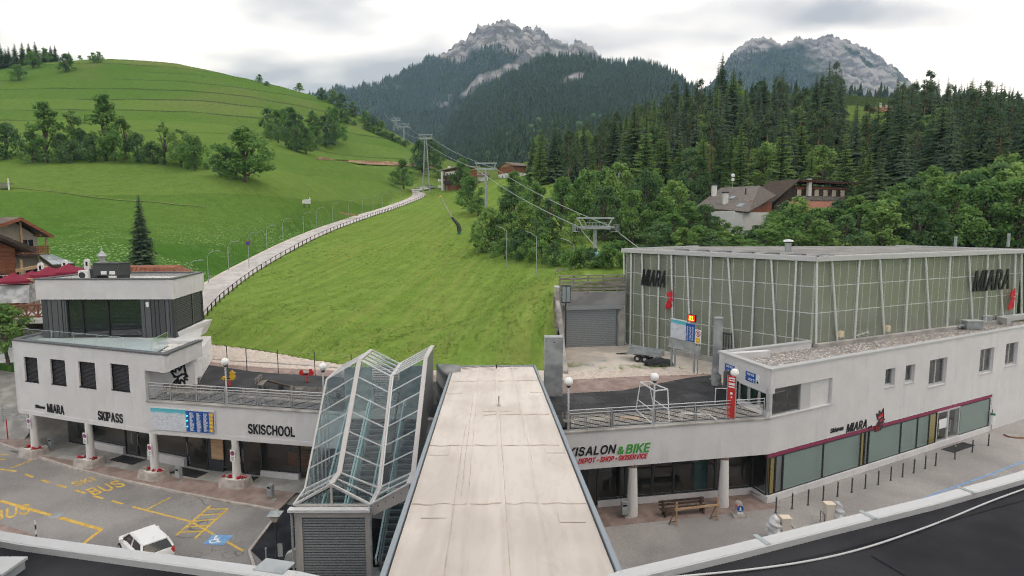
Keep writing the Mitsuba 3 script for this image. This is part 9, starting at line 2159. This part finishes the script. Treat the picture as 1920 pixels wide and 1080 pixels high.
part(wt, 'opening', WT.box(2.5, 9, -3.49, -3.4, 5.2, 8.2), 'timber_dark')
part(wt, 'cover', hexa([WT.p(2.0, -0.6, 10.3), WT.p(6, -0.6, 10.3), WT.p(6, -3, 10.3), WT.p(2, -3, 10.3), WT.p(2.8, -1.0, 12.0), WT.p(6, -1.0, 12.0), WT.p(6, -2.6, 12.0), WT.p(2.8, -2.6, 12.0)]), 'wrap')
part(wt, 'column', WT.box(3.4, 3.9, -0.5, 0.0, 4.5, 8.35), 'concrete')
k = thing('garden_wall', 'white rendered garden wall at the left edge beside the ramp', 'wall')
_a, _b = (-54.12, 59.66), (-51, 61.17)
GW = Frame((-56.26, 60.12), (-52.89, 63.49))
part(k, 'wall', GW.box(0, GW.len, -0.3, 0, 2.5, 5.0), 'paint_white')
part(k, 'cap', GW.box(0, GW.len, -0.35, 0.05, 5.0, 5.08), 'cap_light')
k = thing('wooden_fence', 'brown two rail garden fence on the white wall at the left edge', 'fence')
for u in np.arange(0.4, GW.len, 1.5):
    part(k, 'post', GW.box(u, u + 0.14, -0.25, -0.1, 5.08, 6.2), 'timber')
for z in (5.35, 5.85):
    part(k, 'rail', GW.box(0, GW.len, -0.1, -0.03, z, z + 0.2), 'timber')
# ramp with a steel rail left of the station, kerb wall and thin red post
setting('ramp', (np.array([(-60, 54, 2.9), (-41.5, 51.5, 0.6), (-41.2, 58, 2.6), (-62, 62, 4.3), (-41.5, 50.2, -0.3), (-60, 50.8, -0.3)], float), np.array([[0, 1, 2], [0, 2, 3], [5, 4, 1], [5, 1, 0]])), 'concrete', label='concrete ramp rising to the left of the station')
k = thing('ramp_rail', 'galvanised handrail along the ramp at the left edge', 'railing')
_a, _b = np.array((-60.0, 53.6, 3.1)), np.array((-41.6, 51.2, 0.9))
for t in np.linspace(0, 1, 8):
    p = _a + (_b - _a) * t
    part(k, 'post', bar(p - [0, 0, 0.4], p + [0, 0, 1.05], 0.06), 'galvanised')
for z in (0.35, 0.7, 1.05):
    part(k, 'rail', bar(_a + [0, 0, z], _b + [0, 0, z], 0.05), 'galvanised')
_p = (-42.92, 50.32)
single('marker_pole', tube([(_p[0], _p[1], STREET), (_p[0], _p[1], 1.5)], 0.04, 6), 'sign_red', 'thin red and white marker pole at the kerb on the far left', 'pole')
tree('maple', 'street_tree', *(-47.12, 56, 7.87)[:2], 5.6, 4.6, 'dense round street tree at the left frame edge beside the terrace house', 'tree', None, z=5.3, natural=0.7)
tree('bush', 'bush', -47.5, 60.5, 1.6, 3.0, 'low bush in the garden behind the station at the left', 'bush', None, z=5.0, natural=1.2)

# farm house, barn and small houses up the slope
fh = thing('farm_house', 'red brown timber house with a white stair tower on the meadow', 'house')
p0, p1 = np.array((-30.17, 256.65, 32.06)), np.array((-19.91, 245.08, 31.43))
FH = Frame((p0[0], p0[1]), (p1[0], p1[1] + 1.5))
zb = min(p0[2], p1[2]) - 0.5
h = 9.6
part(fh, 'wall', FH.box(1.2, FH.len, -8, 0, zb, zb + h - 0.8), 'timber_red')
part(fh, 'stair_tower', FH.box(2.2, 3.3, 0.002, 0.9, zb, zb + h - 1.0), 'paint_white')
part(fh, 'roof', hexa([FH.p(0.0, 1.4, zb + h - 0.9), FH.p(FH.len + 1, 1.4, zb + h + 0.3), FH.p(FH.len + 1, -9, zb + h + 0.3), FH.p(0.0, -9, zb + h - 0.9), FH.p(0.0, 1.4, zb + h - 0.6), FH.p(FH.len + 1, 1.4, zb + h + 0.6), FH.p(FH.len + 1, -9, zb + h + 0.6), FH.p(0.0, -9, zb + h - 0.6)]), 'stone_grey')
part(fh, 'chimney', FH.box(1.9, 2.7, -4, -3, zb + h - 0.7, zb + h + 1.3), 'paint_white')
part(fh, 'loggia', FH.box(4.0, FH.len - 1.2, 0.005, 0.06, zb + h - 3.4, zb + h - 1.4), 'paint_white')
for z in (zb + h - 3.9, zb + h - 6.2):
    balcony(fh, FH, 3.9, FH.len - 0.8, 0.05, z, 'timber_dark')
for u, z in ((5.2, zb + h - 3.3), (7.2, zb + h - 3.3), (5.2, zb + h - 5.9), (7.2, zb + h - 5.9), (5.0, zb + 0.8)):
    win(fh, FH, u, z, 1.0, 1.4, 0.08)
for z in (zb + 2.0, zb + 4.6):
    part(fh, 'side_balcony', FH.box(-0.6, 1.2, -3, 0.3, z, z + 0.9), 'paint_white')
ba = thing('log_barn', 'brown log barn with a white arched base on the upper meadow', 'barn')
p0, p1 = np.array((-6.15, 274.13, 38.4)), np.array((0.9, 261.2, 37.44))
BA = Frame((p0[0], p0[1]), (p1[0], p1[1]))
zb = p0[2] - 0.4
L_ = BA.len
part(ba, 'base', BA.box(0, L_, -6, 0, zb - 1, zb + 1.7), 'paint_white')
part(ba, 'arch', cat([BA.box(u - .3, u + .3, 0.002, 0.05, zb + 0.1, zb + 1.0) for u in np.linspace(0.9, L_ - 0.9, 5)]), 'black')
for i in range(8):
    part(ba, 'log', BA.box(-0.1 + 0.02 * (i % 2), L_ + 0.1, -5.9, 0.08 - 0.02 * (i % 2), zb + 1.7 + i * 0.36, zb + 2.05 + i * 0.36), 'timber_red')
part(ba, 'gable', BA.wall(Polygon([(0, zb + 4.58), (L_, zb + 4.58), (L_ / 2, zb + 6.2)]), 0.2, 0.0), 'timber_pale')
gable_roof(ba, BA, 0, L_, -6, 0, zb + 4.5, zb + 6.3, 0.2, 'roof_brown', 0.8, False)
wh = thing('white_house', 'small white and dark house half hidden behind the second lift pylon', 'house')
p0 = np.array((-14.78, 255.54, 34.18))
WH = Frame((p0[0], p0[1] + 4), (p0[0] + 4.6, p0[1] + 4))
part(wh, 'wall', WH.box(0, 4.6, -4, 0, p0[2] - 1, p0[2] + 4.2), 'paint_white')
part(wh, 'panel', WH.box(0.4, 4.2, 0.002, 0.1, p0[2] - 0.6, p0[2] + 1.6), 'timber_dark')
gable_roof(wh, WH, 0, 4.6, -4, 0, p0[2] + 4.1, p0[2] + 5.2, 0.2, 'roof_brown', 0.6)

# the house with the brown hipped roof behind the hall
ho = thing('hipped_house', 'white house with a broad brown hipped roof and two chimneys behind the hall', 'house')
E_ = [np.array(v) for v in ((36.27, 122, 21.34), (43.04, 112, 20.2), (48.23, 118, 22.34), (54.92, 128, 23.92))]
R_ = [np.array(v) for v in ((42.67, 126, 25.33), (48.89, 122, 25.52))]
b1, b2 = E_[0] + [6, 14, 0], E_[3] + [-2, 6, 0]
T2 = lambda tri: np.array(tri)
part(ho, 'roof', (np.array([E_[0], E_[1], R_[1], R_[0], E_[3], b2, b1]), np.array([[0, 1, 2], [0, 2, 3], [1, 4, 2], [2, 4, 5], [3, 2, 5], [3, 5, 6], [0, 3, 6]])), mat('tiles', mikit.proc(lambda p, n, uv: mix((0.125, 0.108, 0.100), (0.19, 0.168, 0.155), noise(p.x * 2.2, p.y * 2.2, p.z * 6)) * (0.86 + 0.14 * smoothstep(0.1, 0.3, dr.abs(dr.sin(p.z * 12.0))))), 0.85))
part(ho, 'eave', cat([bar(E_[0] - [0, 0, .12], E_[1] - [0, 0, .12], 0.3, 0.22), bar(E_[1] - [0, 0, .12], E_[3] - [0, 0, .12], 0.3, 0.22)]), 'timber_dark')
WA = Frame(E_[0] + [3, 1.2, 0], E_[1] + [-0.4, 1.2, 0])
part(ho, 'wall', WA.box(2, WA.len, -8, 0, 8, E_[1][2] - 0.05), 'plaster_white')
WB = Frame(WA.p(WA.len, 0, 0), E_[3] + [-1.5, -0.5, 0])
part(ho, 'wall', WB.box(0.01, WB.len, -6, 0, 8, E_[1][2] + 0.2), 'plaster_white')
part(ho, 'gable_boards', WB.box(3.6, WB.len + 0.8, 0.01, 0.2, E_[1][2] - 3.8, E_[1][2] + 2.2), 'timber_red')
part(ho, 'string_course', WA.box(4, WA.len + 0.2, -0.1, 0.4, E_[1][2] - 5.3, E_[1][2] - 4.9), 'timber')
balcony(ho, WB, 4.0, WB.len, 0.2, E_[1][2] - 3.6, 'timber_red')
for u in (5.5, 8.5):
    win(ho, WB, u, E_[1][2] - 3.3, 1.0, 1.9, 0.2)
for px, l in (((40.62, 124, 24.69), 0), ((41.2, 119, 22.89), 1)):
    c = part(ho, 'chimney', bx(px[0] - 0.45, px[0] + 0.45, px[1] - 0.4, px[1] + 0.4, px[2] - 1.2, px[2] + 1.0), 'plaster_white')
    part(c, 'hood', bx(px[0] - 0.55, px[0] + 0.55, px[1] - 0.5, px[1] + 0.5, px[2] + 1.0, px[2] + 1.25), 'dark_metal')
_f = (45.45, 120, 23.96)
part(ho, 'flue', tube([(_f[0], _f[1], _f[2] - 1.5), (_f[0], _f[1], _f[2] + 0.9)], 0.14, 8), 'dark_metal')
_nf = np.cross(E_[1] - E_[0], R_[1] - E_[0])
_nf /= np.linalg.norm(_nf)
for px, w in (((np.array(E_[0]) * .25 + E_[1] * .25 + R_[0] * .2 + R_[1] * .3), 1.0), ((E_[0] * .18 + E_[1] * .62 + R_[1] * .2), 1.2)):
    t = (E_[1] - E_[0]) / np.linalg.norm(E_[1] - E_[0])
    s = np.cross(_nf, t)
    q = [px + _nf * 0.08 + t * a * w * .5 + s * b * w * .6 for a, b in ((-1, -1), (1, -1), (1, 1), (-1, 1))]
    part(ho, 'skylight', hexa([p - _nf * 0.15 for p in q] + q), 'panel_solar')
_q = np.array((44.24, 124, 25.43))
k = thing('satellite_mast', 'short mast with white dishes on the ridge of the hipped roof', 'antenna')
part(k, 'mast', tube([_q - [0, 0, 0.6], _q + [0, 0, 2.4]], 0.06, 6), 'galvanised')
for z, r in ((1.35, 0.36), (2.2, 0.42)):
    part(k, 'dish', ball(_q + [0, -0.2, z], r, 1, (1, 0.35, 0.9)), 'paint_white', smooth=True)
# chalet right of it with a flying rafter roof
cl = thing('wide_eaves_chalet', 'dark chalet with wide raked eaves and a pale window band behind the trees', 'house')
CL = Frame((54.9, 132, 21.95), (75.49, 138, 23.67))
za, zb_, zc = (54.89, 132, 22.29)[2], (62.44, 134, 27.29)[2], (75.54, 138, 26.86)[2]
L_ = CL.len
part(cl, 'wall', CL.wall(Polygon([(1.5, 8), (L_ - 1, 8), (L_ - 1, zc - 0.8), (6.2, zb_ - 1.0), (1.5, za - 0.4)]), 6), 'timber_dark')
for a, b in ((((-0.8), za - 0.3), (6.4, zb_)), ((6.4, zb_), (L_ + 1.0, zc))):
    part(cl, 'roof', hexa([CL.p(a[0], 1.8, a[1]), CL.p(b[0], 1.8, b[1]), CL.p(b[0], -8, b[1] + 0.2), CL.p(a[0], -8, a[1] + 0.2), CL.p(a[0], 1.8, a[1] + 0.24), CL.p(b[0], 1.8, b[1] + 0.24), CL.p(b[0], -8, b[1] + 0.44), CL.p(a[0], -8, a[1] + 0.44)]), 'timber_dark')
for u in np.arange(6.8, L_ + 0.6, 0.8):
    zz = zb_ + (zc - zb_) * (u - 6.4) / (L_ - 5.4)
    part(cl, 'rafter', CL.box(u, u + 0.22, 0.0, 1.75, zz - 0.26, zz - 0.02), 'timber_red')
part(cl, 'beam', CL.box(6.6, L_ - 0.6, 0.01, 0.3, zc - 1.3, zc - 0.9), 'timber_red')
for i, u in enumerate(np.linspace(7.2, L_ - 2.6, 6)):
    w = part(cl, 'window', CL.box(u - 0.04, u + 1.24, 0.01, 0.1, zc - 3.0, zc - 1.31), 'timber_dark')
    part(w, 'pane', CL.box(u + 0.04, u + 1.16, 0.1, 0.115, zc - 2.9, zc - 1.4), mat('shade_cream', (0.55, 0.49, 0.38), 0.6) if i == 0 else 'shade_cream')
balcony(cl, CL, 6.5, L_ - 1, 0.3, zc - 3.9, 'timber_grey')
part(cl, 'wall', CL.box(5.0, L_ - 2, 0.003, 0.2, 8, zc - 6.0), 'plaster_white')
c = part(cl, 'chimney', CL.box(9.2, 10.0, 0.6, 1.3, zc - 4, zc + 0.9), 'plaster_white')
part(c, 'hood', CL.box(9.1, 10.1, 0.5, 1.4, zc + 0.9, zc + 1.1), 'dark_metal')
# roof among the trees at the forest edge, chalet high in the forest
for (p, w, l, m) in (((30.79, 165, 27.61), 7.5, 'brown roof with white chimneys half hidden in the trees at the forest edge', 'roof_brown'), ((168.99, 285, 68.24), 11.0, 'red roofed house high up among the conifers', 'timber_red')):
    k = thing('forest_house', l, 'house')
    HF = Frame((p[0] - w / 2, p[1]), (p[0] + w / 2, p[1] + (2.5 if w < 9 else -2)))
    part(k, 'wall', HF.box(0, w, -7, 0, p[2] - 6, p[2] + 0.6), 'plaster_white')
    gable_roof(k, HF, 0, w, -7, 0, p[2] + 0.5, p[2] + 3.2, 0.25, m, 0.9, w > 9)
    part(k, 'chimney', HF.box(w * 0.4, w * 0.4 + 0.9, -3, -2.2, p[2] + 2, p[2] + 4.6), 'plaster_white')
    part(k, 'chimney', HF.box(w * 0.62, w * 0.62 + 0.8, -2.4, -1.7, p[2] + 1.5, p[2] + 3.8), 'plaster_white')
    for u in (w * 0.25, w * 0.6):
        win(k, HF, u, p[2] - 1.4, 1.2, 1.4, 0.03)
for (p, l) in (((60.43, 112, 16.81), 'white walled house glimpsed through the trees behind the hall'), ((84.74, 112, 17.49), 'pale walled house glimpsed through the trees at the right')):
    k = thing('hidden_house', l, 'house')
    HF = Frame((p[0] - 5, p[1] + 6), (p[0] + 5, p[1] + 7))
    part(k, 'wall', HF.box(0, 10, -7, 0, p[2] - 3, p[2] + 3.6), 'plaster_white')
    gable_roof(k, HF, 0, 10, -7, 0, p[2] + 3.5, p[2] + 5.4, 0.25, 'timber_red', 0.9)
    for u in (2.0, 5, 8):
        win(k, HF, u, p[2] - 0.2, 1.2, 1.5, 0.03)

# ---------------------------------------------------------------- the air
scene['haze'] = {'type': 'cube', 'to_world': T().translate([0, 3000, 700]).scale([9500, 6500, 708]), 'bsdf': {'type': 'null'}, 'interior': {'type': 'ref', 'id': 'air'}}
labels['haze'] = {'kind': 'stuff', 'label': 'thin valley haze'}
